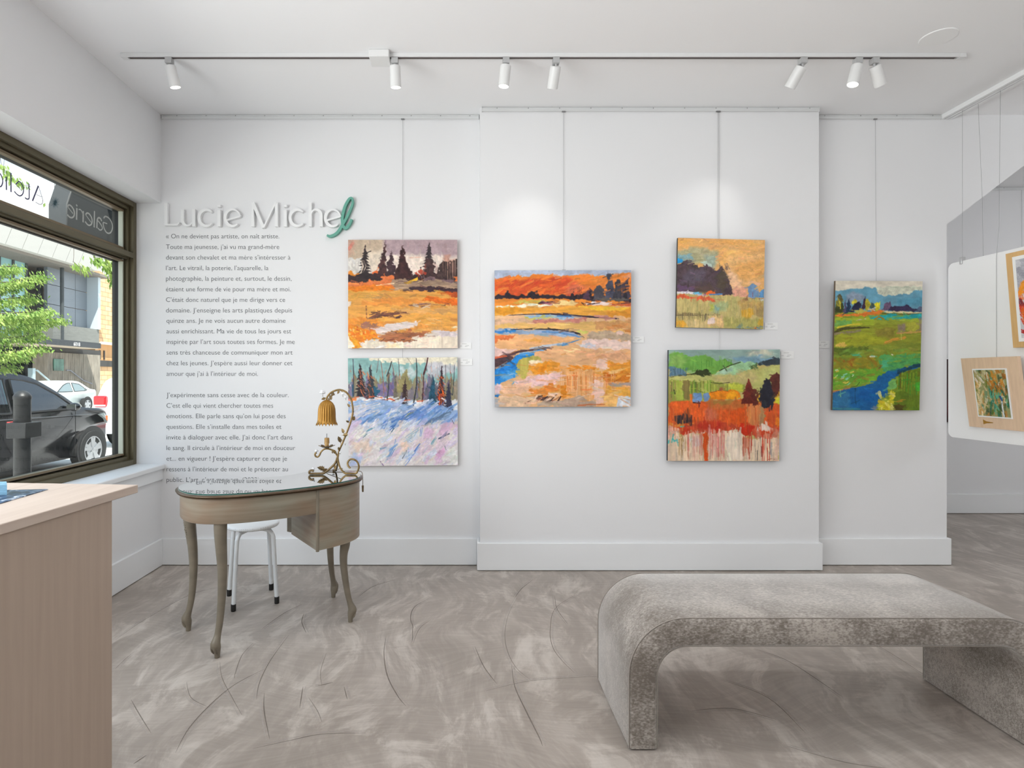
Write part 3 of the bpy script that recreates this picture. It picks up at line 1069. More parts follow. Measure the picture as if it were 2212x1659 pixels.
def _noise(scale, detail, sc=(1, 1, 1), dist=0.0):
    mp = _n.nodes.new('ShaderNodeMapping')
    mp.inputs['Scale'].default_value = sc
    L_.new(_t.outputs['Object'], mp.inputs[0])
    q = _n.nodes.new('ShaderNodeTexNoise')
    q.inputs['Scale'].default_value = scale
    q.inputs['Detail'].default_value = detail
    q.inputs['Distortion'].default_value = dist
    L_.new(mp.outputs[0], q.inputs['Vector'])
    return q.outputs['Fac']


def _mth(op, a, b):
    q = _n.nodes.new('ShaderNodeMath')
    q.operation = op
    for i, x in enumerate((a, b)):
        if isinstance(x, (int, float)):
            q.inputs[i].default_value = x
        else:
            L_.new(x, q.inputs[i])
    return q.outputs[0]


_f = _mth('ADD', _mth('MULTIPLY', _noise(5.0, 4, (1, 1, 1), .5), .40), _mth('MULTIPLY', _noise(75, 5, (.8, 1.1, .8), .3), .26))
_f = _mth('ADD', _f, _mth('MULTIPLY', _noise(230, 4, (.5, 1, .9)), .38))
_r = _n.nodes.new('ShaderNodeValToRGB')
_r.color_ramp.elements[0].position = 0.44
_r.color_ramp.elements[0].color = (*lin((112, 103, 94)), 1)
_r.color_ramp.elements[1].position = 0.62
_r.color_ramp.elements[1].color = (*lin((176, 167, 158)), 1)
_e = _r.color_ramp.elements.new(0.53)
_e.color = (*lin((142, 134, 126)), 1)
L_.new(_f, _r.inputs[0])
L_.new(_r.outputs[0], _b.inputs['Base Color'])
_b.inputs['Roughness'].default_value = 0.95
_b.inputs['Specular IOR Level'].default_value = 0.15
_b.inputs['Sheen Weight'].default_value = 1.0
_b.inputs['Sheen Roughness'].default_value = 0.4
_b.inputs['Sheen Tint'].default_value = (1.0, 0.97, 0.94, 1)
_bp = _n.nodes.new('ShaderNodeBump')
_bp.inputs['Strength'].default_value = 0.35
_bp.inputs['Distance'].default_value = 0.004
L_.new(_noise(420, 3), _bp.inputs['Height'])
L_.new(_bp.outputs[0], _b.inputs['Normal'])


def bench_outline(d=0.0, k=14):
    """upside-down U in xz, grown outwards by d"""
    R, r = 0.195 + d, 0.105 - d
    x0, x1, z1 = BX0 - d, BX1 + d, BZ + d
    t = BTH + 2 * d
    pts = [(x0, 0.006)]
    pts += [(x0 + R - R * math.cos(a), z1 - R + R * math.sin(a)) for a in [PI / 2 * i / k for i in range(k + 1)]]
    pts += [(x1 - R + R * math.sin(a), z1 - R + R * math.cos(a)) for a in [PI / 2 * i / k for i in range(k + 1)]]
    pts += [(x1, 0.006), (x1 - t, 0.006)]
    pts += [(x1 - t - r + r * math.cos(a), z1 - t - r + r * math.sin(a)) for a in [PI / 2 * i / k for i in range(k + 1)]]
    pts += [(x0 + t + r - r * math.sin(a), z1 - t - r + r * math.cos(a)) for a in [PI / 2 * i / k for i in range(k + 1)]]
    pts += [(x0 + t, 0.006)]
    return pts


bench = thing('waterfall_bench', 'long grey chenille waterfall bench with rounded ends on the trowelled floor', 'bench', ((BX0 + BX1) / 2, (BY0 + BY1) / 2, 0))
bo = bench_outline()
bb = MB()
for y, d in ((BY0, -.012), (BY0 + .004, -.004), (BY0 + .014, 0), (BY1 - .014, 0), (BY1 - .004, -.004), (BY1, -.012)):
    pass
rings = [[(x, y, z) for x, z in bench_outline(d)] for y, d in ((BY0, -.010), (BY0 + .003, -.003), (BY0 + .011, 0), (BY0 + .15, .002), (BY1 - .15, .002), (BY1 - .011, 0), (BY1 - .003, -.003), (BY1, -.010))]
bb.rings([[Vector(p) for p in r] for r in rings])
bb.build('upholstered_body', fab, bench, smooth=True, angle=70)
pip = MB()
for y in (BY0 + .006, BY1 - .006):
    o_ = bench_outline(.0008)
    n_out = 2 + 2 * 15
    pip.tube([(x, y, z) for x, z in o_[:n_out]], .0018, 6)
    pip.tube([(x, y, z) for x, z in o_[n_out:]], .0016, 6)
pip.build('seam_piping', mat('piping', (146, 137, 128), 0.95, sheen=.3), bench, smooth=True)
for xa in (BX0 + .02, BX1 - BTH + .02):
    MB().box(xa, xa + .055, BY0 + .03, BY1 - .03, 0, .008).build('glide', black_rub, bench)
# ------------------------------------------------------------------ picture rails, lighting track, spots
rail_m = mat('rail_white', (222, 223, 223), 0.4, metal=0.1)
rail_dark = mat('rail_shadow_gap', (120, 120, 120), 0.5)
screw_m = mat('screw', (150, 150, 150), 0.35, metal=0.8)
cable_m = mat('steel_cable', (164, 164, 164), 0.35, metal=0.6)


def hang_rail(x0, x1, wy, label):
    t = thing('picture_rail', label, 'picture rail', ((x0 + x1) / 2, wy, CEIL - .03), 'white picture rails along the tops of the walls')
    zt = CEIL - .002
    # slim hooked profile: upper flange on the wall, lower lip standing forward
    prof_ = [(wy - .0005, zt), (wy - .006, zt), (wy - .007, zt - .010), (wy - .010, zt - .013), (wy - .011, zt - .026), (wy - .009, zt - .028), (wy - .007, zt - .024), (wy - .0005, zt - .024)]
    b = MB()
    b.prism(prof_, x0, x1, 'x')
    b.build('rail', rail_m, t)
    n = max(2, int((x1 - x0) / .195))
    for i in range(n):
        x = x0 + .1 + i * (x1 - x0 - .16) / (n - 1)
        MB().lathe([(.0032, 0), (.0034, .001), (.002, .002)], (x, wy - .0062, zt - .006), 8, (0, -1, 0)).build('screw', screw_m, t)
    for x in (x0, x1):
        MB().box(x - .0012, x + .0012, wy - .0125, wy - .0005, zt - .030, zt + .001).build('end_cap', rail_m, t)
    return t


hang_rail(-2.04, COL_X0 - .006, WALL_Y, 'white picture rail above the wall text')
hang_rail(COL_X0 + .012, COL_X1 - .004, COL_Y, 'white picture rail along the top of the projecting wall column')
hang_rail(COL_X1 + .004, END_X - .04, WALL_Y, 'short white picture rail above the green meadow painting')
hang_rail(3.9, 6.4, FAR_Y, 'white picture rail on the far room wall')

# rail running towards the camera under the ceiling, carrying the hanging panel
pr = thing('ceiling_rail', 'white double grooved ceiling rail running out from the wall above the hanging panel', 'ceiling rail', (3.285, 2.6, CEIL - .03))
b = MB()
b.box(3.246, 3.320, 1.0, WALL_Y - .002, CEIL - .012, CEIL - .0005)
b.box(3.246, 3.264, 1.0, WALL_Y - .002, CEIL - .030, CEIL - .012)
b.box(3.274, 3.290, 1.0, WALL_Y - .002, CEIL - .030, CEIL - .012)
b.box(3.300, 3.320, 1.0, WALL_Y - .002, CEIL - .030, CEIL - .012)
b.build('rail', mat('rail_bright', (240, 240, 240), .4), pr)
g_ = MB()
g_.box(3.264, 3.274, 1.0, WALL_Y - .002, CEIL - .018, CEIL - .0125)
g_.box(3.290, 3.300, 1.0, WALL_Y - .002, CEIL - .018, CEIL - .0125)
g_.build('groove', rail_dark, pr)

# ceiling lighting track
TY = 3.17
TX0, TX1 = -1.88, 2.765
trk = thing('lighting_track', 'long white lighting track fixed across the ceiling', 'lighting track', ((TX0 + TX1) / 2, TY, CEIL - .02))
b = MB()
b.prism([(TY - .0175, CEIL - .0205), (TY - .0175, CEIL - .0005), (TY + .0175, CEIL - .0005), (TY + .0175, CEIL - .0205), (TY + .009, CEIL - .0205), (TY + .009, CEIL - .008), (TY - .009, CEIL - .008), (TY - .009, CEIL - .0205)], TX0, TX1, 'x')
b.build('rail', mat('track_white', (226, 226, 226), .45), trk)
MB().box(TX0 + .04, TX1 - .05, TY - .006, TY + .006, CEIL - .0216, CEIL - .009).build('conductor_slot', mat('track_slot', (84, 74, 70), .5), trk)
for x in (TX0, TX1 - .03):
    MB().box(x - .002, x + .032, TY - .018, TY + .018, CEIL - .022, CEIL - .0003).build('end_cap', mat('track_white', (226, 226, 226), .45), trk, bevel=.002)
MB().box(-.512, -.402, TY - .055, TY + .055, CEIL - .040, CEIL - .0003).build('feed_box', mat('feed_white', (232, 232, 231), .5), trk, bevel=.004)

spot_m = mat('spot_white', (228, 228, 227), 0.38)
adapt_m = mat('adapter_white', (190, 190, 190), 0.5)
lens_on = mat('lens_lit', (255, 252, 244), 0.4, emit=((255, 250, 240), 14.0))
SPOTS = [  # x px of the adapter, tilt direction of the barrel (x, y), label, lit spot power, cone
    (366, (0.16, 0.26), 'white track spot nearest the window wall, its disc lit', 0.8, 80),
    (853, (0.02, 0.22), 'lit white track spot beside the square feed box', 0.8, 80),
    (1093, (-0.10, 0.10), 'lit white track spot above the red sky painting', 0.8, 80),
    (1201, (-0.10, 0.62), 'white track spot turned to the wall above the red sky painting, lens hidden', 7, 50),
    (1734, (-0.36, 0.72), 'slanted white track spot above the lower hill painting, on its own on the track', 6, 54),
    (1853, (-0.26, -0.02), 'lit white track spot of the crossed pair near the track end', 0.8, 80),
    (1889, (0.55, 0.30), 'unlit side of the crossed spot pair, tilted towards the hanging panel', 6, 60)]
for px, (tx, ty), lab, pw, cone in SPOTS:
    x = (px - CX) / (F / TY)
    t = thing('track_spot', lab, 'spotlight', (x, TY, CEIL - .05), 'white spots on the ceiling track')
    zt = CEIL - .0229
    ad = MB()
    ad.box(x - .017, x + .017, TY - .016, TY + .016, zt - .030, zt - .0003)
    for k in range(4):
        ad.box(x - .0183, x + .0183, TY - .0175, TY + .0175, zt - .006 - k * .007, zt - .003 - k * .007)
    ad.build('track_adapter', adapt_m, t)
    d = Vector((tx, ty, -1)).normalized()
    piv = Vector((x, TY, zt - .048))
    MB().tube([Vector((x, TY, zt - .030)), piv], .006, 10).build('pivot_stem', adapt_m, t, smooth=True)
    c = piv - d * .012 + Vector((d.x, d.y, 0)) * .02
    mb = MB().lathe([(.012, 0), (.026, .001), (.029, .004), (.0295, .010), (.0295, .108), (.0288, .113), (.0268, .113), (.0258, .100)], c, 28, d)
    br = mb.build('barrel', spot_m, t, smooth=True, angle=40)
    MB().lathe([(.0258, .1025), (.0258, .107), (.0001, .107)], c, 24, d).build('lens', lens_on, t)
    tip = c + d * .124
    sp = lamp('spot_light', 'SPOT', tip, pw, (1.0, 0.97, 0.92), spot_size=math.radians(cone), spot_blend=0.9, shadow_soft_size=0.03)
    aim(sp, tip + d)

# round speaker grille flush in the ceiling
sx = on_z(2027, 80, CEIL)
spk = MB().lathe([(.083, 0), (.083, -.003), (.080, -.0048), (.001, -.0052)], (sx.x, sx.y, CEIL), 40)
tag(recentre(spk.build('ceiling_speaker', mat('speaker_white', (246, 246, 246), .6))), 'round white speaker cover set flush in the ceiling', 'speaker')

# ------------------------------------------------------------------ hanging cables
def cable(pts, label, clips=(), r=.0009):
    o = MB().tube(pts, r, 6).build('hanging_cable', cable_m, smooth=True)
    recentre(o)
    tag(o, label, 'cable', 'steel picture cables')
    bpy.context.view_layer.update()
    for c in clips:
        MB().box(c[0] - .011, c[0] + .011, c[1] - .004, c[1] + .004, c[2] - .003, c[2] + .004).build('hook', screw_m, o)
    return o


def wx(px, Y):
    return (px - CX) * Y / F


RY = .0085
yb = WALL_Y - RY
x = wx(870, yb)
cable([(x, yb, CEIL - .028), (x - .002, yb, 1.36)], 'steel cable holding the two stacked spruce paintings', [(x, yb, CEIL - .032)])
yc = COL_Y - RY
x = wx(1217.5, yc)
cable([(x, yc, CEIL - .028), (x, yc, 1.90)], 'steel cable holding the red sky painting', [(x, yc, CEIL - .032), (x, COL_Y - .020, 1.975)])
x = wx(1553, yc)
cable([(x, yc, CEIL - .028), (x + .002, yc, 1.42)], 'longer steel cable holding both hill and hedge paintings on the column', [(x, yc, CEIL - .032)])
x = wx(1550.5, yc)
cable([(x, yc - .003, CEIL - .028), (x - .001, yc - .003, 2.10)], 'short second steel cable of the peach sky painting', [(x, yc - .003, CEIL - .032)])
x = wx(1891, yb)
cable([(x, yb, CEIL - .028), (x + .006, yb, 1.85)], 'steel cable holding the green meadow painting', [(x, yb, CEIL - .032)])
cable([(wx(2207.5, FAR_Y - RY), FAR_Y - RY, CEIL - .028), (wx(2207.5, FAR_Y - RY), FAR_Y - RY, 1.4)], 'steel cable on the far room wall')

# ------------------------------------------------------------------ caption cards
cap_m = mat('caption_card', (240, 240, 239), .6)
cap_ink = mat('caption_ink', (150, 150, 150), .7)


def caption(px0, py0, px1, py1, wy, label, rows=((.22, .62, .2), (.5, .8, .5), (.05, .2, .6), (.45, .66, .68))):
    Y = wy - .0045
    a, b_ = at(px0, py0, Y), at(px1, py1, Y)
    o = MB().box(a.x, b_.x, wy - .0045, wy - .0004, b_.z, a.z).build('caption_card', cap_m)
    recentre(o)
    tag(o, label, 'caption card', 'white caption cards')
    bpy.context.view_layer.update()
    m = MB()
    for u0, u1, v in rows:
        X0, X1 = a.x + (b_.x - a.x) * u0, a.x + (b_.x - a.x) * u1
        z = a.z + (b_.z - a.z) * v
        rg = random.Random(int(px0 * 7 + v * 100))
        xx = X0
        while xx < X1:
            w = rg.uniform(.003, .008)
            m.box(xx, min(xx + w, X1), wy - .0049, wy - .0044, z - .0011, z + .0011)
            xx += w + .0016
    m.build('lettering', cap_ink, o)
    return o


caption(993, 740, 1018, 753, WALL_Y, 'caption card beside the orange field painting')
caption(994, 775, 1020, 789, WALL_Y, 'caption card beside the snowy forest painting')
caption(1366, 727, 1391, 740, COL_Y, 'caption card beside the red sky painting')
caption(1652, 697, 1680, 712, COL_Y, 'caption card beside the peach sky painting')
caption(1687, 759, 1715, 775, COL_Y, 'caption card beside the red and green hill painting')
caption(1769, 736, 1792, 752, WALL_Y, 'caption card between the column and the green meadow painting')

# ------------------------------------------------------------------ wall lettering
ink = mat('text_ink', (74, 76, 78), 0.6)
wt = thing('wall_text', 'tall block of small grey French lettering applied on the white wall', 'wall lettering', at(500, 1041, WALL_Y))
LINES = [('« On ne devient pas artiste, on naît artiste.', 603.2, 515), ("Toute ma jeunesse, j’ai vu ma grand-mère", 603.2, 538), ("devant son chevalet et ma mère s’intéresser à", 627.4, 560.8),
         ("l’art. Le vitrail, la poterie, l’aquarelle, la", 579.7, 583.6), ('photographie, la peinture et, surtout, le dessin,', 629.8, 606.5), ('étaient une forme de vie pour ma mère et moi.', 627.9, 629.4),
         ("C’était donc naturel que je me dirige vers ce", 615.9, 652.2), ("domaine. J’enseigne les arts plastiques depuis", 631, 675), ('quinze ans. Je ne vois aucun autre domaine', 616.7, 697.4),
         ('aussi enrichissant. Ma vie de tous les jours est', 629, 720.2), ("inspirée par l’art sous toutes ses formes. Je me", 636.6, 743), ('sens très chanceuse de communiquer mon art', 632, 766),
         ("chez les jeunes. J’espère aussi leur donner cet", 631.7, 789), ("amour que j’ai à l’intérieur de moi.", 557, 812),
         ("J’expérimente sans cesse avec de la couleur.", 623.6, 858), ("C’est elle qui vient chercher toutes mes", 590, 880.8), ("émotions. Elle parle sans qu’on lui pose des", 617, 903.5),
         ("questions. Elle s’installe dans mes toiles et", 608, 926.5), ("invite à dialoguer avec elle. J’ai donc l’art dans", 631.6, 949.3), ("le sang. Il circule à l’intérieur de moi en douceur", 637.7, 972.3),
         ("et... en vigueur ! J’espère capturer ce que je", 620, 995.2), ("ressens à l’intérieur de moi et le présenter au", 622, 1018), ("public. L’art, c’est mon art. (2022) »", 572, 1041)]
for body, ex, by in LINES:
    sx0 = 358.8 if by < 690 else 359.8
    a, e_ = at(sx0, by, WALL_Y), at(ex, by, WALL_Y)
    v_, f_ = text_mesh(body, e_.x - a.x, 0.0455, 0.00035)
    MB().add([(a.x + p.x, WALL_Y - .0006, a.z + p.y) for p in v_], f_).build('text_line', ink, wt)

# raised name letters above the text
sign = thing('raised_name_sign', 'raised white letters with a teal script last letter above the wall text', 'sign', at(560, 500, WALL_Y))
letter_m = mat('letter_white', (238, 238, 238), 0.5)


def sp_(k):
    return [at(340 + x / 5.027, 415 + y / 5.027, WALL_Y - .030) for x, y in k]


def arc(cx, cy, rx, ry, a0, a1, n=18):
    return [(cx + rx * math.cos(math.radians(a0 + (a1 - a0) * i / n)), cy - ry * math.sin(math.radians(a0 + (a1 - a0) * i / n))) for i in range(n + 1)]


W1, W2 = .0205, .011
GLY = [[([(92, 118), (92, 362)], [W1, W1]), ([(80, 352), (215, 352), (232, 330)], [W2, W2, W2])],
       [([(270, 190), (270, 300)] + arc(325, 300, 55, 62, 180, 330, 10), [W1, W1, W2, W2]), ([(392, 185), (392, 372)], [W1, W1])],
       [(arc(530, 278, 82, 88, 45, 315), [W2, W1, W1, W2])],
       [([(668, 190), (668, 372)], [W1, W1]), ([(668, 138), (668, 160)], [W1, W1])],
       [(arc(815, 278, 82, 90, 8, 310), [W2, W2, W1, W1, W2]), ([(742, 306), (895, 262)], [W2, W2])],
       [([(1034, 118), (1034, 372)], [W2, W1]), ([(1034, 112), (1150, 385)], [W1, W1]), ([(1150, 385), (1282, 112)], [W2, W2]), ([(1290, 118), (1290, 372)], [W1, W1])],
       [([(1388, 190), (1388, 372)], [W1, W1]), ([(1388, 138), (1388, 160)], [W1, W1])],
       [(arc(1520, 278, 82, 88, 45, 315), [W2, W1, W1, W2])],
       [([(1658, 112), (1658, 372)], [W1, W1]), ([(1658, 260)] + arc(1720, 255, 56, 68, 160, 0, 10) + [(1778, 372)], [W2, W2, W1, W1])],
       [(arc(1905, 280, 82, 90, 8, 310), [W2, W2, W1, W1, W2]), ([(1832, 308), (1985, 264)], [W2, W2])]]
for strokes in GLY:
    m = MB()
    for j, (k, w) in enumerate(strokes):
        ribbon(m, [p + Vector((0, .0006 * j, 0)) for p in sp_(k)], w, (0, 1, 0), .0292 - .0006 * j)
    m.build('letter', letter_m, sign)
m = MB()
ribbon(m, sp_([(1840, 466), (1880, 477), (1950, 440), (2015, 345), (2075, 230), (2118, 120), (2112, 62)]), [.013, .017, .019, .017, .014, .013], (0, 1, 0), .0298, 5)
ribbon(m, [p + Vector((0, .0012, 0)) for p in sp_([(2118, 92), (2108, 62), (2075, 80), (2030, 170), (2006, 290), (2018, 370), (2045, 388), (2085, 345), (2108, 292)])], [.012, .016, .019, .02, .019, .015], (0, 1, 0), .0286, 5)
tag(m.build('letter', mat('letter_teal', (100, 166, 148), 0.45), sign, smooth=True, angle=40), 'teal script letter')

# ------------------------------------------------------------------ panel hung between the rooms
PXX = 3.272
panel = thing('display_board', 'white round-cornered display panel hung on cables at the opening', 'display panel', (PXX, 3.1, .874))
y0, y1, z0, z1, rc = 2.35, 3.872, .872, 2.036, .04
pts = []
for cy_, cz_, a0 in ((y1 - rc, z1 - rc, 0), (y0 + rc, z1 - rc, 90), (y0 + rc, z0 + rc, 180), (y1 - rc, z0 + rc, 270)):
    pts += [(cy_ + rc * math.cos(math.radians(a0 + 9 * i)), cz_ + rc * math.sin(math.radians(a0 + 9 * i))) for i in range(11)]
MB().prism(pts, PXX, PXX + .012, 'x').build('board', mat('panel_white', (240, 240, 240), .4), panel, bevel=.002)
yk = F * PXX / (2077 - CX)
b = MB()
b.box(PXX - .008, PXX + .020, yk - .008, yk + .008, 2.015, 2.062)
b.build('cable_clip', mat('clip_chrome', (200, 200, 200), .25, metal=.9), panel, bevel=.002)
cable([(PXX + .006, yk, CEIL - .029), (PXX + .006, yk, 2.055)], 'steel cable clipped to the top edge of the hanging panel')
ya = F * 3.303 / (2113 - CX)
cable([(3.303, ya, CEIL - .029), (3.312, ya - .02, 2.4), (3.314, ya - .025, 1.9)], 'steel cable dropping behind the hanging panel')
yc2 = 3.52
cable([(3.283, F * 3.283 / 1161, CEIL - .029), (3.283, 3.515, 2.2), (PXX - .006, 3.515, 2.0), (PXX - .005, 3.515, 1.375)], 'steel cable running down the face of the hanging panel')
o = MB().box(PXX - .002, PXX, 3.735, 3.80, 1.332, 1.374).build('caption_card', cap_m)
tag(recentre(o), 'caption card stuck on the hanging panel beside the maple frame', 'caption card', 'white caption cards')
# ------------------------------------------------------------------ painted canvases
class Paint:
    """brushwork on a grid of colour points; every coordinate is given in the units of box = (x0, y0, x1, y1)"""

    def __init__(s, w, h, box, base, seed):
        w, h = int(w * 1.3), int(h * 1.3)
        s.w, s.h = w, h
        s.bx = box
        s.rng = np.random.default_rng(seed)
        s.a = np.ones((h, w, 3)) * np.array(base) / 255.0
        s.X = box[0] + (np.arange(w) + .5) / w * (box[2] - box[0])
        s.Y = box[1] + (np.arange(h) + .5) / h * (box[3] - box[1])
        s.S = (box[2] - box[0])

    def noise(s, x, y, fx, fy):
        """smooth value noise, fx and fy cells over the picture's width"""
        r = s.rng
        n = 64
        g = r.random((n, n))
        u = (x - s.bx[0]) / s.S * fx + r.random() * 30
        v = (y - s.bx[1]) / s.S * fy + r.random() * 30
        i, j = np.floor(u).astype(int), np.floor(v).astype(int)
        fu, fv = u - i, v - j
        fu, fv = fu * fu * (3 - 2 * fu), fv * fv * (3 - 2 * fv)
        i0, i1, j0, j1 = i % n, (i + 1) % n, j % n, (j + 1) % n
        return (g[j0, i0] * (1 - fu) + g[j0, i1] * fu) * (1 - fv) + (g[j1, i0] * (1 - fu) + g[j1, i1] * fu) * fv

    def win(s, x0, y0, x1, y1):
        i0, i1 = np.searchsorted(s.X, [x0, x1])
        j0, j1 = np.searchsorted(s.Y, [y0, y1])
        if i1 <= i0 or j1 <= j0:
            return None
        gx, gy = np.meshgrid(s.X[i0:i1], s.Y[j0:j1])
        return slice(j0, j1), slice(i0, i1), gx, gy

    def lay(s, w, m, c, var, fx=30, fy=30):
        sl = s.a[w[0], w[1]]
        c = np.array(c) / 255.0
        n = s.noise(w[2], w[3], fx, fy) - .5
        n2 = s.noise(w[2], w[3], fx * 2.7, fy * 2.7) - .5
        col = c[None, None, :] * (1 + var * (1.2 * n + .8 * n2))[..., None]
        m = np.clip(m, 0, 1)[..., None]
        s.a[w[0], w[1]] = sl * (1 - m) + np.clip(col, 0, 1) * m

    def poly(s, pts, c, a=1.0, rough=.010, f=26, var=.14, fx=30, fy=30, soft=0.002, dry=0.0):
        R = rough * s.S
        xs, ys = [p[0] for p in pts], [p[1] for p in pts]
        w = s.win(min(xs) - R - 2, min(ys) - R - 2, max(xs) + R + 2, max(ys) + R + 2)
        if w is None:
            return
        gx = w[2] + (s.noise(w[2], w[3], f, f) - .5) * 2 * R + (s.noise(w[2], w[3], f * 3, f * 3) - .5) * R
        gy = w[3] + (s.noise(w[2], w[3], f, f) - .5) * 2 * R + (s.noise(w[2], w[3], f * 3, f * 3) - .5) * R
        ins = np.zeros(gx.shape, bool)
        n = len(pts)
        for i in range(n):
            (xa, ya), (xb, yb_) = pts[i], pts[(i + 1) % n]
            if ya == yb_:
                continue
            ins ^= ((ya > gy) != (yb_ > gy)) & (gx < (xb - xa) * (gy - ya) / (yb_ - ya) + xa)
        m = ins.astype(float)
        if soft:
            k = max(1, int(soft * s.w))
            for ax in (0, 1):
                cs = np.cumsum(np.pad(m, [(k + 1, k) if q == ax else (0, 0) for q in (0, 1)], mode='edge'), axis=ax)
                m = (np.take(cs, range(2 * k + 1, cs.shape[ax]), ax) - np.take(cs, range(0, cs.shape[ax] - 2 * k - 1), ax)) / (2 * k + 1)
        if dry:
            m = m * (s.noise(w[2], w[3], fx * 1.7, fy * 1.7) > dry)
        s.lay(w, m * a, c, var, fx, fy)

    def stroke(s, pts, wd, c, a=.92, dry=.25, var=.12, jag=.25):
        """brush stroke: rough edges and dry bristle streaks along it"""
        wd0 = max(wd) if isinstance(wd, (tuple, list)) else wd
        wds = wd if isinstance(wd, (tuple, list)) else (wd, wd)
        if wd0 / s.S * s.w < 5:
            dry = 0
        xs, ys = [p[0] for p in pts], [p[1] for p in pts]
        w = s.win(min(xs) - wd0, min(ys) - wd0, max(xs) + wd0, max(ys) + wd0)
        if w is None:
            return
        gx, gy = w[2], w[3]
        best = np.full(gx.shape, 1e9)
        perp = np.zeros(gx.shape)
        along = np.zeros(gx.shape)
        tot = sum(math.hypot(pts[i + 1][0] - pts[i][0], pts[i + 1][1] - pts[i][1]) for i in range(len(pts) - 1)) or 1
        acc = 0
        for i in range(len(pts) - 1):
            (xa, ya), (xb, yb_) = pts[i], pts[i + 1]
            l = math.hypot(xb - xa, yb_ - ya) or 1e-6
            tx, ty = (xb - xa) / l, (yb_ - ya) / l
            t = np.clip((gx - xa) * tx + (gy - ya) * ty, 0, l)
            dx, dy = gx - (xa + t * tx), gy - (ya + t * ty)
            d = np.hypot(dx, dy)
            k = d < best
            best = np.where(k, d, best)
            perp = np.where(k, dx * -ty + dy * tx, perp)
            along = np.where(k, (acc + t) / tot, along)
            acc += l
        f = along * (len(wds) - 1)
        lo = np.minimum(f.astype(int), len(wds) - 2)
        ww = np.array(wds)
        width = ww[lo] + (ww[lo + 1] - ww[lo]) * (f - lo)
        e = s.noise(gx, gy, 40, 40) - .5
        m = np.clip((width / 2 * (1 + jag * 2 * e) - best) / (s.S / s.w) + .5, 0, 1)
        if dry:
            r = s.rng
            g = r.random(97)
            q = (perp / max(wd0, 1e-6) + .5) * max(4, wd0 / s.S * 220) + r.random() * 50
            i = np.floor(q).astype(int)
            br = g[i % 97] * (1 - (q - i)) + g[(i + 1) % 97] * (q - i)
            br = br + .35 * (s.noise(gx, gy, 18, 18) - .5) - .25 * np.clip(along - .6, 0, 1)
            m = m * np.clip((br - dry) / .12 + .5, 0, 1)
        s.lay(w, m * a, c, var, 50, 50)

    def dabs(s, n, box, ln, wd, ang, cols, a=.85, dry=.2, spread=.25):
        r = s.rng
        for _ in range(n):
            x, y = r.uniform(box[0], box[2]), r.uniform(box[1], box[3])
            t = math.radians(ang) + r.normal() * spread
            l = ln * r.uniform(.5, 1.4)
            c = cols[r.integers(len(cols))]
            dx, dy = math.cos(t) * l / 2, math.sin(t) * l / 2
            s.stroke([(x - dx, y - dy), (x + dx, y + dy)], wd * r.uniform(.6, 1.4), c, a * r.uniform(.75, 1), dry)

    def drips(s, n, x0, x1, y0, y1, cols, wd=2.0, a=.7, ln=(.4, 1.0)):
        r = s.rng
        for _ in range(n):
            x = r.uniform(x0, x1)
            ya = y0 + (y1 - y0) * r.uniform(0, .25)
            yb_ = ya + (y1 - y0) * r.uniform(*ln)
            s.stroke([(x, ya), (x + r.normal() * 1.5, yb_)], (wd * r.uniform(.6, 1.6), wd * .7), cols[r.integers(len(cols))], a * r.uniform(.6, 1), 0, .1, .1)

    def spruce(s, x, top, bot, hw, c, lean=0, gap=.35, n=9, c2=None):
        r = s.rng
        L, R = [(x + lean, top)], []
        for i in range(1, n + 1):
            t = i / n
            y = top + (bot - top) * t
            w = hw * (t ** .85)
            xx = x + lean * (1 - t)
            L.append((xx - w * r.uniform(.75, 1.15), y + r.uniform(0, .25) * (bot - top) / n))
            L.append((xx - w * gap * r.uniform(.8, 1.3), y + .12 * (bot - top) / n))
            R.append((xx + w * r.uniform(.75, 1.15), y + r.uniform(0, .25) * (bot - top) / n))
            R.append((xx + w * gap * r.uniform(.8, 1.3), y + .12 * (bot - top) / n))
        s.poly(L + R[::-1], c, .97, .006, 40, .3)
        if c2 is not None:
            s.dabs(int(n * 2.2), (x - hw * .6, top + (bot - top) * .25, x + hw * .6, bot), hw * .5, hw * .12, 60, [c2], .7, .3)

    def work(s, n, ln, wd, ang, spread=.35, box=None, a=.8, dry=.3):
        """goes over the picture with short strokes of the colour already there"""
        r = s.rng
        b = box or s.bx
        for _ in range(n):
            x, y = r.uniform(b[0], b[2]), r.uniform(b[1], b[3])
            i = min(s.w - 1, int((x - s.bx[0]) / s.S * s.w))
            j = min(s.h - 1, int((y - s.bx[1]) / (s.bx[3] - s.bx[1]) * s.h))
            c = np.clip(s.a[j, i] * 255 * (1 + r.normal() * .05) + r.normal(0, 4, 3), 0, 255)
            t = math.radians(ang) + r.normal() * spread
            l = ln * r.uniform(.5, 1.5) * s.S
            dx, dy = math.cos(t) * l / 2, math.sin(t) * l / 2
            s.stroke([(x - dx, y - dy), (x + dx * .2, y + dy * .2 + r.normal() * l * .04), (x + dx, y + dy)], wd * s.S * r.uniform(.5, 1.5), c, a * r.uniform(.6, 1), dry, .08)

    def grain(s, amt=.035):
        gx, gy = np.meshgrid(s.X, s.Y)
        n = s.noise(gx, gy, 60, 60) + s.noise(gx, gy, 16, 50) - 1
        s.a = np.clip(s.a * (1 + amt * n)[..., None] + s.rng.normal(0, .006, s.a.shape[:2])[..., None], 0, 1)


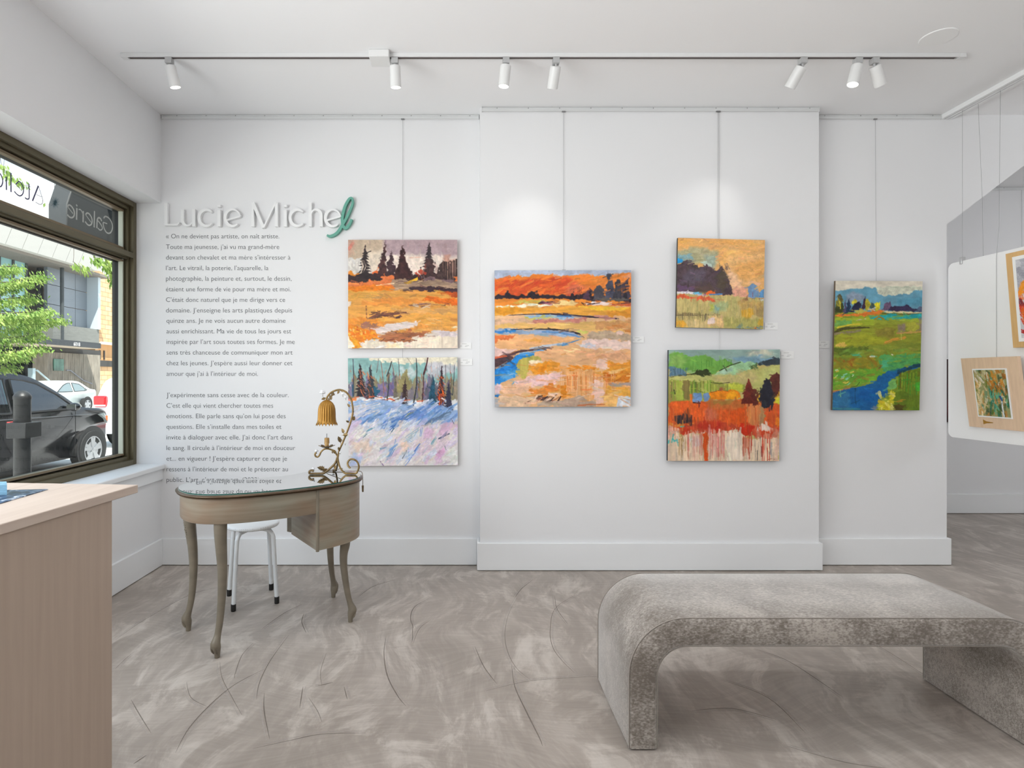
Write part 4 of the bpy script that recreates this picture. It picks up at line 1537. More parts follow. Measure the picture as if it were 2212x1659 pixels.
paint_m = bpy.data.materials.new('oil_paint')
paint_m.use_nodes = True
_n = paint_m.node_tree
_b = _n.nodes['Principled BSDF']
_at = _n.nodes.new('ShaderNodeAttribute')
_at.attribute_name = 'paint'
_n.links.new(_at.outputs['Color'], _b.inputs['Base Color'])
_b.inputs['Roughness'].default_value = 0.5
_b.inputs['Specular IOR Level'].default_value = 0.3
_tc = _n.nodes.new('ShaderNodeTexCoord')
_nz = _n.nodes.new('ShaderNodeTexNoise')
_nz.inputs['Scale'].default_value = 120
_bp = _n.nodes.new('ShaderNodeBump')
_bp.inputs['Strength'].default_value = 0.12
_bp.inputs['Distance'].default_value = 0.002
_n.links.new(_tc.outputs['Object'], _nz.inputs['Vector'])
_n.links.new(_nz.outputs['Fac'], _bp.inputs['Height'])
_n.links.new(_bp.outputs[0], _b.inputs['Normal'])


def painted_sheet(name, P, corners, parent):
    """grid mesh through four corners (tl, tr, br, bl) whose points carry the painted colours"""
    h, w = P.h, P.w
    off = base_of(parent)
    tl, tr, br, bl = [np.array(c - off) for c in corners]
    u = np.linspace(0, 1, w)[None, :, None]
    v = np.linspace(0, 1, h)[:, None, None]
    co = (tl * (1 - u) + tr * u) * (1 - v) + (bl * (1 - u) + br * u) * v
    idx = np.arange(w * h).reshape(h, w)
    q = np.stack([idx[:-1, :-1], idx[1:, :-1], idx[1:, 1:], idx[:-1, 1:]], -1).reshape(-1, 4)
    me = bpy.data.meshes.new(name)
    me.vertices.add(w * h)
    me.vertices.foreach_set('co', co.reshape(-1).astype(np.float32))
    nq = len(q)
    me.loops.add(nq * 4)
    me.loops.foreach_set('vertex_index', q.reshape(-1).astype(np.int32))
    me.polygons.add(nq)
    me.polygons.foreach_set('loop_start', np.arange(0, nq * 4, 4, dtype=np.int32))
    me.polygons.foreach_set('loop_total', np.full(nq, 4, np.int32))
    me.update(calc_edges=True)
    A = P.a
    linc = np.where(A <= .04045, A / 12.92, ((A + .055) / 1.055) ** 2.4)
    at_ = me.color_attributes.new('paint', 'FLOAT_COLOR', 'POINT')
    at_.data.foreach_set('color', np.concatenate([linc, np.ones((h, w, 1))], -1).reshape(-1).astype(np.float32))
    me.materials.append(paint_m)
    o = bpy.data.objects.new(name, me)
    COL.objects.link(o)
    o.parent = parent
    return o


def canvas(P, label, wall_y, px, thick, edge_rgb, lean=0.0, group=None, cat='painting', name='landscape_painting'):
    """stretched canvas hung on a wall. px = photo pixels of its four front corners (tl, tr, br, bl)"""
    Yt, Yb = wall_y - thick - lean, wall_y - thick
    c = [at(*px[0], Yt), at(*px[1], Yt), at(*px[2], Yb), at(*px[3], Yb)]
    mid = (c[2] + c[3]) / 2
    t = thing(name, label, cat, mid, group)
    back = [p + Vector((0, thick - .017, 0)) for p in c]
    m = MB()
    fr_ = [p + Vector((0, .0012, 0)) for p in c]
    m.add(fr_ + back, [(0, 1, 2, 3), (7, 6, 5, 4), (0, 4, 5, 1), (1, 5, 6, 2), (2, 6, 7, 3), (3, 7, 4, 0)])
    m.build('canvas_edge', mat('canvas_edge_%d_%d_%d' % edge_rgb, edge_rgb, .7), t)
    painted_sheet('painted_face', P, c, t)
    # bumper keeping the picture off the wall
    bm_ = MB()
    for i in (2, 3):
        q = c[i].lerp(c[5 - i], .06) + Vector((0, 0, .02))
        bm_.box(q.x - .008, q.x + .008, wall_y - .0172, wall_y - .0002, q.z, q.z + .016)
    bm_.build('bumper', mat('felt', (120, 120, 118), .9), t)
    return t
# orange field with spruces -------------------------------------------------
P = Paint(270, 270, (135, 108, 1580, 1550), (226, 210, 196), 1)
P.poly([(100, 600), (1600, 600), (1600, 1340), (100, 1340)], (228, 152, 70), 1, .01)
P.poly([(100, 80), (640, 80), (560, 330), (420, 420), (100, 440)], (198, 176, 152), 1, .03, 8, .12, soft=.02)
P.poly([(600, 80), (1600, 80), (1600, 330), (1200, 330), (900, 310), (640, 320)], (178, 154, 158), 1, .02, 8, .1, soft=.02)
P.poly([(100, 80), (260, 80), (180, 300), (100, 330)], (202, 160, 140), .8, .02, soft=.02)
P.stroke([(150, 230), (200, 150)], 40, (214, 118, 104), .7, .3)
P.poly([(640, 325), (940, 330), (1000, 300), (1160, 330), (1400, 310), (1400, 480), (1300, 540), (620, 560)], (236, 218, 204), 1, .02, soft=.008)
P.poly([(420, 250), (620, 260), (600, 520), (300, 520)], (230, 214, 194), .9, .03, soft=.02)
P.poly([(100, 370), (330, 360), (320, 560), (100, 560)], (218, 212, 204), 1, .02)
P.drips(14, 150, 310, 380, 560, [(190, 178, 170), (236, 228, 220), (150, 130, 124)], 5)
P.stroke([(950, 350), (1090, 340)], 14, (226, 176, 152), .7)
P.poly([(1380, 300), (1580, 380), (1580, 520), (1400, 500)], (196, 140, 120), .8, .02, soft=.01)
P.poly([(100, 545), (260, 540), (300, 600), (100, 620)], (232, 140, 40), 1, .02)
P.poly([(440, 520), (500, 470), (540, 540), (500, 600), (440, 590)], (226, 104, 44), 1, .03)
D1, D2 = (52, 34, 36), (40, 30, 32)
P.poly([(100, 590), (300, 560), (520, 570), (720, 560), (1000, 590), (1180, 560), (1600, 560), (1600, 690), (1100, 700), (720, 650), (420, 660), (180, 680), (100, 672)], D1, 1, .02, 20, .35)
P.spruce(355, 165, 620, 110, D2, 10, .25, 11)
P.stroke([(360, 300), (400, 275), (438, 260)], 12, D2, .9, 0)
P.stroke([(330, 400), (350, 460), (320, 540)], 46, (206, 186, 168), .9, .35)
P.poly([(632, 145), (636, 420), (650, 570), (510, 590), (560, 380), (600, 230)], (66, 40, 40), 1, .012, 40, .4)
P.poly([(690, 380), (712, 250), (708, 170), (720, 380), (750, 470), (760, 640), (640, 600), (655, 420)], (62, 42, 46), 1, .014, 40, .3)
P.poly([(862, 170), (880, 260), (920, 400), (960, 500), (1000, 630), (740, 640), (790, 430), (820, 320)], (60, 32, 32), 1, .014, 40, .4)
P.spruce(1205, 130, 600, 130, (50, 40, 42), 5, .3, 11)
P.poly([(1210, 330), (1280, 430), (1300, 640), (1060, 650), (1130, 470)], (70, 46, 46), .95, .03, 30, .4)
P.poly([(1050, 520), (1150, 470), (1160, 570), (1060, 600)], (190, 66, 44), .9, .03)
P.poly([(1300, 520), (1400, 400), (1600, 390), (1600, 620), (1300, 640)], (66, 48, 46), 1, .02, 30, .4)
P.stroke([(1270, 430), (1310, 460), (1300, 540)], 30, (222, 192, 180), .8, .4)
P.drips(16, 1380, 1560, 340, 640, [(206, 158, 132), (130, 92, 84), (230, 196, 176)], 6, .7)
P.drips(6, 1390, 1440, 150, 380, [(150, 120, 116)], 4, .7)
P.poly([(1100, 600), (1600, 640), (1600, 760), (1330, 720), (1150, 680)], (124, 98, 102), .9, .02, 20, .3, dry=.35)
P.poly([(100, 690), (560, 640), (600, 610), (730, 600), (740, 660), (760, 790), (600, 720), (300, 740), (100, 740)], (228, 122, 66), 1, .02)
P.poly([(100, 740), (480, 700), (720, 735), (740, 790), (400, 805), (100, 810)], (232, 128, 24), 1, .012)
P.poly([(720, 640), (1000, 650), (1300, 650), (1600, 700), (1600, 770), (1150, 740), (760, 780)], (168, 140, 116), .95, .02, 20, .3, fx=8, fy=60)
P.poly([(880, 670), (1060, 610), (1050, 660), (920, 690)], (244, 188, 52), 1, .012)
P.poly([(780, 790), (960, 745), (1160, 720), (1600, 760), (1600, 860), (1280, 800), (1000, 790)], (62, 40, 48), 1, .014, 24, .4, fx=8, fy=50)
P.stroke([(510, 715), (620, 700), (740, 690)], 14, (250, 214, 170), .9)
P.poly([(100, 805), (780, 780), (1330, 800), (1600, 860), (1600, 1010), (900, 980), (100, 990)], (226, 160, 76), 1, .014, 16, .14, fx=8, fy=40)
P.poly([(100, 800), (600, 800), (480, 880), (100, 890)], (214, 158, 70), .9, .02, dry=.25, fx=6, fy=40)
P.poly([(1110, 910), (1170, 845), (1300, 870), (1600, 900), (1600, 980), (1300, 950)], (228, 112, 30), 1, .01)
P.poly([(550, 880), (1120, 880), (1100, 960), (300, 980), (360, 920)], (234, 150, 66), .9, .02, fx=6, fy=40)
P.poly([(1340, 790), (1600, 810), (1600, 870), (1360, 830)], (196, 84, 30), 1, .016)
P.dabs(22, (360, 830, 640, 890), 60, 8, 10, [(196, 150, 96), (150, 120, 80)], .7)
P.dabs(16, (800, 640, 1100, 720), 80, 8, -10, [(150, 110, 92), (200, 170, 130), (90, 66, 64)], .7)
P.poly([(100, 930), (185, 930), (180, 1010), (100, 1020)], (226, 208, 190), 1, .008)
P.poly([(100, 1000), (360, 975), (720, 1000), (1600, 1010), (1600, 1330), (900, 1200), (360, 1200), (100, 1210)], (232, 164, 76), 1, .014, 16, .14, fx=6, fy=30)
P.poly([(720, 1030), (1600, 1010), (1600, 1090), (1000, 1100)], (222, 166, 100), .9, .02, fx=6, fy=40)
P.stroke([(960, 985), (1180, 965), (1460, 975)], 26, (110, 74, 84), .85, .5)
P.dabs(16, (940, 950, 1480, 1000), 70, 9, 4, [(74, 48, 62), (150, 110, 120), (210, 190, 180)], .8)
P.stroke([(430, 1150), (520, 1110), (700, 1095), (900, 1075)], (50, 46, 20), (120, 72, 58), .95, .35)
P.dabs(24, (460, 1060, 900, 1150), 50, 14, -15, [(84, 46, 46), (150, 92, 66), (60, 36, 40)], .85)
P.stroke([(375, 990), (382, 1180)], 16, (140, 86, 60), .8, .35)
P.poly([(100, 1130), (420, 1150), (620, 1190), (500, 1260), (100, 1230)], (232, 146, 52), .95, .02)
P.stroke([(1180, 1170), (1560, 1200)], 30, (222, 160, 80), .7, .5)
P.dabs(14, (1180, 1160, 1560, 1260), 110, 8, 6, [(206, 150, 80), (244, 200, 140), (190, 120, 70)], .7)
P.poly([(290, 1240), (380, 1190), (560, 1250), (430, 1290), (300, 1280)], (158, 108, 92), .9, .02, dry=.2)
P.poly([(100, 1240), (300, 1260), (500, 1330), (520, 1410), (320, 1440), (330, 1560), (100, 1560)], (236, 132, 30), 1, .03, 14)
P.dabs(34, (150, 1290, 500, 1430), 40, 22, 70, [(250, 176, 48), (240, 120, 26), (252, 208, 120), (224, 94, 20)], .9)
P.poly([(140, 1360), (240, 1440), (330, 1550), (200, 1550)], (246, 170, 40), 1, .02)
P.poly([(480, 1290), (640, 1230), (820, 1200), (1040, 1195), (1045, 1260), (880, 1290), (700, 1320), (520, 1370)], (230, 214, 208), 1, .008, fx=8, fy=60)
P.poly([(640, 1330), (1000, 1290), (1300, 1260), (1500, 1300), (1280, 1320), (1000, 1340)], (226, 166, 90), .9, .02)
P.poly([(520, 1380), (640, 1340), (900, 1320), (1240, 1330), (1100, 1390), (980, 1420), (940, 1465), (680, 1470), (540, 1440)], (176, 106, 66), .95, .02, 18, .3, fx=8, fy=40)
P.dabs(30, (540, 1330, 1240, 1460), 90, 9, -6, [(110, 70, 60), (206, 150, 96), (140, 80, 50), (66, 46, 48)], .8)
P.poly([(1220, 1320), (1600, 1310), (1600, 1430), (1300, 1390)], (218, 204, 204), 1, .015)
P.poly([(330, 1450), (700, 1480), (980, 1470), (1100, 1400), (1600, 1400), (1600, 1570), (320, 1570)], (246, 230, 208), 1, .018, fx=30, fy=8)
P.poly([(640, 1490), (800, 1480), (820, 1560), (640, 1560)], (250, 218, 168), .7, .02, soft=.01)
P.poly([(1100, 1430), (1230, 1400), (1220, 1560), (1100, 1560)], (246, 216, 194), .7, .02, soft=.01)
P.poly([(140, 1380), (220, 1520), (140, 1560), (100, 1560)], (250, 236, 210), 1, .012)
P.drips(4, 1310, 1390, 1130, 1550, [(170, 130, 110)], 2.5, .6)
P.poly([(1520, 600), (1600, 600), (1600, 690), (1560, 690)], (236, 124, 58), .9, .02)
P.poly([(1500, 1270), (1600, 1240), (1600, 1310), (1500, 1310)], (250, 226, 190), .9, .02)
P.work(420, .06, .013, 4, .25, (135, 640, 1580, 1550))
P.work(90, .04, .010, 70, .5, (135, 108, 1580, 640), .7)
P.grain()
canvas(P, 'square painting of dark spruces over an orange field, above the snow painting', WALL_Y, [(752, 518), (987.5, 518), (988.5, 752), (752, 752.5)], .036, (196, 150, 120))

# snowy forest ----------------------------------------------------------------
P = Paint(270, 270, (135, 135, 1588, 1580), (222, 222, 222), 2)
P.poly([(100, 100), (1600, 100), (1600, 480), (100, 480)], (140, 182, 178), 1, .01, fx=20, fy=20)
P.poly([(430, 100), (1600, 100), (1600, 240), (1300, 260), (1000, 215), (720, 210), (600, 190), (420, 160)], (236, 228, 204), 1, .02)
P.poly([(1180, 210), (1590, 230), (1590, 290), (1480, 330), (1300, 380), (1160, 400)], (198, 196, 202), .9, .03, soft=.01)
P.poly([(830, 280), (980, 250), (1060, 330), (960, 420), (850, 360)], (206, 214, 212), .8, .03, soft=.01)
for i in range(46):
    x = 130 + i * 32
    r = P.rng
    h = r.uniform(300, 460)
    c = [(122, 112, 140), (128, 122, 98), (142, 134, 102), (110, 104, 128), (150, 140, 120), (98, 98, 110)][r.integers(6)]
    P.poly([(x - 40, 700), (x - 20, h + 80), (x + r.uniform(-10, 10), h), (x + 26, h + 90), (x + 42, 700)], c, .92, .012, 30, .25, fx=40, fy=10)
P.poly([(800, 460), (910, 290), (930, 380), (960, 500), (960, 620), (780, 600)], (150, 140, 92), .95, .012, 30, .2)
P.poly([(530, 470), (660, 480), (640, 650), (530, 650)], (124, 112, 156), .9, .02)
P.poly([(680, 460), (760, 450), (760, 640), (680, 640)], (112, 100, 146), .9, .02)
P.poly([(920, 560), (1010, 540), (1010, 700), (920, 690)], (134, 126, 134), .9, .02)
P.poly([(100, 690), (300, 650), (560, 660), (800, 690), (1100, 720), (1320, 780), (1600, 800), (1600, 900), (100, 900)], (222, 226, 232), 1, .016)
P.drips(16, 1180, 1560, 220, 520, [(150, 146, 150), (120, 112, 116), (206, 200, 204)], 5, .7)
TR = [(205, 150, 205, 640, 18, (70, 66, 80)), (540, 150, 515, 330, 12, (120, 110, 110)), (575, 190, 610, 600, 15, (150, 108, 96)), (715, 185, 650, 380, 16, (52, 36, 38)), (680, 340, 650, 750, 20, (56, 62, 70)), (722, 220, 742, 370, 12, (140, 100, 92)),
      (803, 150, 815, 370, 9, (90, 78, 80)), (920, 140, 980, 225, 5, (110, 90, 80)), (1042, 150, 1045, 500, 18, (48, 46, 52)), (1045, 480, 1000, 770, 24, (44, 50, 58)), (1195, 140, 1140, 360, 24, (78, 34, 40)), (1140, 350, 1115, 760, 20, (82, 52, 56)),
      (1240, 190, 1235, 260, 6, (130, 120, 126)), (1430, 240, 1420, 480, 7, (100, 90, 96)), (1500, 340, 1497, 560, 10, (90, 70, 60)), (1545, 240, 1520, 640, 12, (60, 70, 76)), (1475, 440, 1470, 600, 12, (90, 62, 52)), (1055, 440, 1085, 470, 7, (50, 40, 44))]
for x0_, y0_, x1_, y1_, w_, c_ in TR:
    P.stroke([(x0_, y0_), (x0_ * .6 + x1_ * .4 + 5, y0_ * .6 + y1_ * .4), (x1_, y1_)], (w_ * .6, w_), c_, .95, .05, .3)
P.dabs(40, (140, 260, 1580, 640), 50, 6, 85, [(226, 132, 96), (210, 110, 70), (236, 160, 130)], .75, .3)
P.spruce(310, 200, 640, 88, (34, 30, 38), -12, .5, 10, (226, 120, 74))
P.spruce(440, 215, 670, 90, (48, 52, 60), -8, .45, 10, (206, 110, 70))
P.poly([(490, 500), (540, 560), (530, 660), (470, 660)], (30, 92, 120), .95, .02)
P.spruce(760, 350, 690, 36, (110, 104, 92), 10, .5, 8)
P.spruce(885, 400, 790, 60, (48, 34, 38), 8, .5, 11, (90, 60, 50))
P.spruce(1240, 385, 780, 76, (34, 84, 106), 30, .75, 9, (20, 60, 84))
P.spruce(1370, 240, 800, 80, (52, 36, 44), 8, .4, 13, (232, 100, 40))
P.spruce(1470, 470, 850, 66, (44, 44, 64), -5, .6, 9, (60, 60, 90))
P.stroke([(1350, 640), (1345, 790)], 14, (226, 96, 50), .95, .1)
P.dabs(10, (1320, 430, 1400, 700), 40, 10, 70, [(244, 112, 38), (230, 80, 40)], .9, .2)
P.stroke([(200, 500), (205, 640)], 34, (36, 84, 110), .9, .25)
P.dabs(18, (150, 650, 760, 700), 70, 22, 0, [(240, 240, 240), (226, 110, 70), (214, 190, 190), (90, 50, 60)], .9, .25)
P.dabs(16, (780, 690, 1580, 800), 60, 20, 10, [(240, 242, 244), (232, 104, 60), (226, 230, 236)], .9, .25)
P.poly([(180, 700), (220, 640), (240, 720), (160, 730)], (238, 130, 60), .9, .03)
P.stroke([(590, 735), (680, 740), (760, 700)], 10, (84, 50, 54), .9, .1)
P.poly([(100, 720), (600, 690), (1000, 780), (1360, 800), (1600, 860), (1600, 1000), (900, 1100), (300, 1100), (100, 1000)], (150, 176, 214), 1, .02, 12, .12, soft=.006)
P.poly([(900, 900), (1080, 780), (1380, 790), (1300, 860), (1120, 940), (960, 1010)], (106, 140, 204), .9, .02, soft=.006)
P.dabs(80, (140, 730, 1580, 1050), 190, 26, -32, [(120, 160, 210), (96, 136, 196), (178, 190, 222), (232, 226, 222), (146, 176, 208), (214, 214, 230)], .85, .3, .16)
P.dabs(22, (140, 740, 560, 900), 260, 30, -18, [(234, 222, 214), (226, 216, 210), (150, 180, 214), (200, 202, 222)], .9, .3, .1)
for q in ([(560, 1180), (760, 1020), (950, 900), (1040, 850)], [(460, 1120), (620, 1030), (760, 950)], [(700, 1100), (860, 960), (960, 880)]):
    P.stroke(q, (30, 80, 60), (78, 122, 190), .9, .25)
P.stroke([(300, 1050), (420, 940), (640, 880)], (20, 50, 20), (100, 136, 184), .9, .3)
P.stroke([(640, 880), (800, 830), (840, 860)], 30, (230, 230, 234), .9, .3)
P.stroke([(1170, 1040), (1260, 970), (1480, 880)], (40, 70, 50), (96, 118, 146), .9, .35)
P.stroke([(900, 920), (960, 870), (1000, 860)], 24, (110, 128, 110), .85, .3)
P.poly([(100, 960), (340, 1040), (560, 1110), (540, 1300), (900, 1250), (1200, 1150), (1600, 1050), (1600, 1600), (100, 1600)], (226, 216, 216), .92, .03, 10, .08, soft=.015)
P.dabs(110, (140, 1000, 1580, 1570), 130, 62, -42, [(232, 222, 216), (226, 206, 220), (212, 196, 222), (236, 232, 228), (226, 210, 198), (206, 214, 228), (218, 190, 212)], .85, .2, .3)
P.poly([(1140, 1090), (1280, 1060), (1260, 1200), (1120, 1240)], (218, 184, 210), .95, .02, soft=.006)
P.poly([(1320, 1150), (1400, 1020), (1540, 980), (1580, 1080), (1400, 1180)], (216, 180, 206), .9, .02, soft=.006)
P.poly([(160, 1260), (420, 1250), (470, 1370), (220, 1380)], (230, 206, 190), .95, .03, soft=.01)
P.poly([(820, 1280), (930, 1230), (940, 1330), (820, 1400)], (232, 202, 186), .95, .03, soft=.01)
P.poly([(200, 1180), (320, 1100), (380, 1140), (260, 1260)], (232, 226, 218), .95, .02)
P.poly([(1290, 1420), (1400, 1360), (1420, 1440), (1320, 1490)], (220, 172, 206), .95, .02)
P.poly([(1440, 1380), (1590, 1320), (1590, 1580), (1420, 1580)], (234, 232, 228), .95, .03, soft=.01)
P.poly([(150, 1420), (330, 1440), (300, 1560), (150, 1570)], (176, 192, 226), .85, .03, soft=.01)
for q, w_, c_ in (([(660, 1480), (740, 1330), (760, 1240)], 40, (96, 146, 196)), ([(880, 1570), (960, 1460), (1060, 1330)], 34, (104, 142, 206)), ([(980, 1250), (900, 1200), (1080, 1080)], 36, (140, 176, 204)), ([(1090, 1180), (1110, 1080)], 28, (120, 146, 204)),
                  ([(1340, 1220), (1470, 1160)], 22, (70, 82, 106)), ([(1240, 1290), (1300, 1200)], 26, (120, 168, 186)), ([(850, 1480), (910, 1380)], 14, (90, 100, 110)), ([(560, 1530), (590, 1570)], 26, (140, 110, 150)),
                  ([(380, 1110), (480, 1060)], 28, (110, 160, 180)), ([(940, 1500), (930, 1340)], 20, (150, 180, 220)), ([(1010, 1390), (1080, 1290)], 20, (96, 130, 196)), ([(690, 1150), (740, 1080)], 14, (60, 96, 130)), ([(1410, 1310), (1430, 1370)], 10, (120, 124, 128)), ([(330, 1200), (380, 1150)], 12, (90, 130, 140)), ([(1500, 960), (1540, 1030)], 14, (90, 104, 130)), ([(560, 1350), (640, 1330)], 22, (120, 160, 190))):
    P.stroke(q, w_, c_, .9, .3)
P.work(420, .06, .013, -38, .25, (135, 800, 1588, 1580))
P.work(160, .035, .007, 86, .15, (135, 240, 1588, 700), .7)
P.grain(.05)
canvas(P, 'square painting of a snowy blue and pink forest edge behind the flower lamp', WALL_Y, [(751.5, 774), (988, 771.5), (989, 1005), (753.5, 1007)], .036, (224, 212, 198))

# red sky over a winding creek ------------------------------------------------
P = Paint(310, 310, (84, 105, 1402, 1424), (228, 178, 128), 3)
P.poly([(60, 80), (1420, 80), (1420, 160), (60, 200)], (176, 186, 208), 1, .012)
P.poly([(60, 190), (520, 150), (1000, 160), (1420, 145), (1420, 430), (60, 400)], (232, 128, 46), 1, .012, fx=6, fy=30)
P.poly([(60, 230), (500, 180), (780, 190), (900, 230), (820, 330), (60, 360)], (214, 84, 40), 1, .03, 10, .14, soft=.012)
P.poly([(180, 230), (420, 200), (760, 205), (700, 250), (400, 260)], (198, 62, 36), .9, .03, soft=.01)
P.dabs(34, (100, 200, 900, 340), 170, 26, -18, [(232, 112, 44), (206, 66, 36), (238, 132, 60), (222, 92, 40)], .85, .3)
P.poly([(780, 250), (1000, 240), (980, 330), (760, 340)], (220, 116, 84), .8, .03, soft=.02)
P.poly([(1020, 180), (1400, 160), (1400, 300), (1060, 300)], (240, 140, 62), .9, .02, soft=.01)
P.poly([(1310, 150), (1402, 145), (1402, 190), (1330, 190)], (236, 160, 120), .8, .02)
DK = (44, 34, 42)
P.poly([(60, 350), (190, 350), (205, 300), (240, 350), (380, 350), (450, 300), (500, 300), (515, 345), (640, 350), (820, 345), (850, 275), (870, 350), (960, 320), (990, 270), (1030, 340), (1060, 390), (1420, 390), (1420, 420), (900, 400), (500, 385), (60, 392)], DK, 1, .012, 30, .4)
P.poly([(1030, 390), (1040, 310), (1090, 235), (1130, 300), (1140, 390)], (78, 74, 82), 1, .012, 30, .2)
P.poly([(1150, 390), (1165, 210), (1182, 130), (1225, 190), (1240, 390)], (72, 72, 88), 1, .012, 30, .25)
P.poly([(1230, 400), (1250, 220), (1282, 125), (1300, 200), (1325, 400)], (54, 52, 60), 1, .012, 30, .3)
P.poly([(1300, 400), (1320, 230), (1378, 185), (1380, 300), (1400, 400)], (70, 60, 74), 1, .012, 30, .25)
P.poly([(1330, 390), (1360, 200), (1370, 390)], (40, 36, 44), 1, .01)
P.poly([(1180, 280), (1230, 285), (1200, 340)], (48, 44, 56), .9, .01)
P.poly([(930, 380), (980, 290), (1030, 380)], (88, 58, 78), .9, .02)
P.drips(6, 880, 920, 260, 380, [(110, 66, 56)], 5, .8)
P.poly([(1020, 380), (1300, 370), (1400, 400), (1200, 410)], (96, 92, 88), .9, .016)
# bands of marsh
P.poly([(60, 395), (520, 388), (900, 400), (1420, 420), (1420, 460), (60, 470)], (232, 140, 52), 1, .012, fx=6, fy=40)
P.poly([(300, 400), (520, 390), (640, 400), (500, 430), (260, 430)], (200, 180, 84), .95, .012)
P.poly([(500, 430), (540, 405), (700, 400), (640, 420), (560, 432)], (146, 84, 100), .9, .012)
P.stroke([(510, 425), (640, 410)], 12, (52, 34, 50), .9, .2)
P.poly([(60, 455), (300, 440), (480, 430), (660, 432), (640, 450), (380, 466), (60, 476)], (248, 240, 214), 1, .008)
P.poly([(640, 420), (760, 390), (900, 410), (840, 450), (640, 458)], (244, 214, 150), .9, .014)
P.poly([(940, 425), (1100, 412), (1230, 420), (1180, 440), (960, 440)], (244, 222, 220), .95, .01)
P.poly([(1180, 420), (1400, 430), (1400, 450), (1200, 445)], (206, 96, 60), .95, .014)
P.dabs(12, (840, 405, 1400, 440), 60, 8, 2, [(56, 38, 46), (130, 70, 60)], .8)
P.poly([(60, 475), (700, 455), (1420, 455), (1420, 560), (900, 540), (700, 520), (300, 535), (60, 550)], (232, 164, 66), 1, .012, fx=6, fy=40)
P.poly([(60, 480), (300, 470), (360, 510), (60, 530)], (226, 150, 40), .9, .02)
P.poly([(860, 465), (1400, 470), (1400, 490), (1150, 495)], (244, 196, 60), .95, .01)
P.poly([(1150, 500), (1402, 490), (1402, 560), (1200, 550)], (226, 148, 48), .9, .016)
P.poly([(60, 545), (400, 528), (740, 540), (1000, 560), (1300, 580), (1420, 590), (1420, 620), (60, 620)], (224, 180, 138), 1, .012, fx=6, fy=40)
P.poly([(380, 545), (660, 535), (820, 545), (900, 565), (640, 575), (420, 575)], (150, 184, 214), .95, .012)
P.poly([(380, 555), (640, 548), (620, 572), (400, 575)], (206, 200, 96), .9, .02)
P.stroke([(220, 540), (420, 530), (640, 527), (800, 540), (1000, 555), (1280, 575)], (6, 10, 20, 18, 12), (52, 42, 56), .95, .12)
P.stroke([(690, 548), (840, 552)], 14, (60, 130, 200), .9, .25)
P.poly([(1050, 540), (1180, 545), (1280, 575), (1100, 570)], (196, 134, 124), .9, .014)
P.poly([(430, 590), (700, 580), (1000, 575), (980, 605), (600, 620), (420, 610)], (196, 124, 112), .95, .016)
P.poly([(60, 580), (420, 580), (380, 650), (60, 650)], (226, 182, 148), .95, .014)
P.poly([(60, 620), (600, 615), (1100, 600), (1420, 600), (1420, 700), (1000, 690), (600, 665), (60, 668)], (228, 182, 108), 1, .012, fx=6, fy=40)
P.poly([(1050, 620), (1402, 600), (1402, 690), (1080, 690)], (206, 150, 96), .95, .02)
P.dabs(12, (1080, 630, 1390, 700), 70, 16, 4, [(196, 118, 50), (222, 170, 120), (210, 140, 80)], .8)
P.poly([(830, 680), (1000, 695), (980, 715), (900, 712)], (206, 200, 104), .95, .01)
# creek
P.poly([(60, 678), (300, 675), (560, 680), (760, 690), (880, 715), (945, 750), (900, 760), (700, 745), (400, 735), (60, 715)], (150, 170, 196), 1, .01)
P.poly([(60, 680), (300, 678), (280, 702), (60, 705)], (40, 126, 200), .95, .012)
P.stroke([(540, 700), (720, 705), (900, 745)], (10, 26, 14), (96, 146, 200), .9, .3)
P.stroke([(240, 678), (420, 672), (640, 676), (800, 690), (900, 720), (945, 755)], (6, 10, 12, 16, 20, 18), (44, 38, 46), .95, .1)
P.poly([(60, 730), (400, 735), (720, 750), (900, 765), (800, 800), (500, 850), (250, 880), (60, 880)], (236, 178, 124), 1, .014, 14, .12, fx=6, fy=30)
P.poly([(60, 740), (300, 740), (260, 780), (60, 790)], (224, 116, 60), .95, .02)
P.poly([(380, 760), (560, 755), (540, 800), (370, 800)], (240, 170, 90), .9, .02)
P.poly([(60, 850), (240, 860), (300, 880), (150, 940), (60, 960)], (234, 196, 190), .95, .02)
P.poly([(1000, 700), (1250, 690), (1402, 740), (1402, 780), (960, 770)], (190, 164, 138), 1, .014)
P.poly([(1250, 705), (1340, 700), (1330, 740), (1250, 740)], (236, 200, 186), .95, .014)
P.poly([(960, 775), (1402, 780), (1402, 880), (1000, 860), (900, 820)], (236, 206, 194), 1, .014)
P.poly([(910, 810), (1060, 810), (1050, 850), (930, 840)], (206, 204, 214), .9, .014)
P.stroke([(740, 830), (860, 790), (920, 770)], (18, 12, 6), (70, 134, 190), .95, .15)
P.stroke([(430, 860), (620, 830), (760, 810)], 20, (184, 196, 214), .9, .25)
P.stroke([(60, 985), (180, 930), (320, 890), (480, 870), (620, 850)], (40, 34, 22, 16, 8), (84, 58, 62), .97, .12)
P.poly([(60, 955), (190, 935), (260, 930), (250, 985), (180, 1020), (60, 1090)], (70, 52, 58), .97, .016, 26, .35)
P.stroke([(90, 950), (200, 930)], 18, (214, 96, 60), .9, .3)
P.poly([(60, 1080), (190, 1020), (260, 960), (330, 905), (480, 890), (600, 865), (620, 885), (440, 930), (340, 960), (300, 1060), (280, 1140), (180, 1180), (60, 1230)], (36, 132, 210), 1, .012, 20, .14)
P.stroke([(330, 915), (480, 895), (600, 880)], 28, (140, 178, 214), .85, .3)
P.dabs(12, (90, 1030, 280, 1200), 60, 20, -25, [(20, 104, 190), (60, 156, 224), (120, 180, 226)], .85)
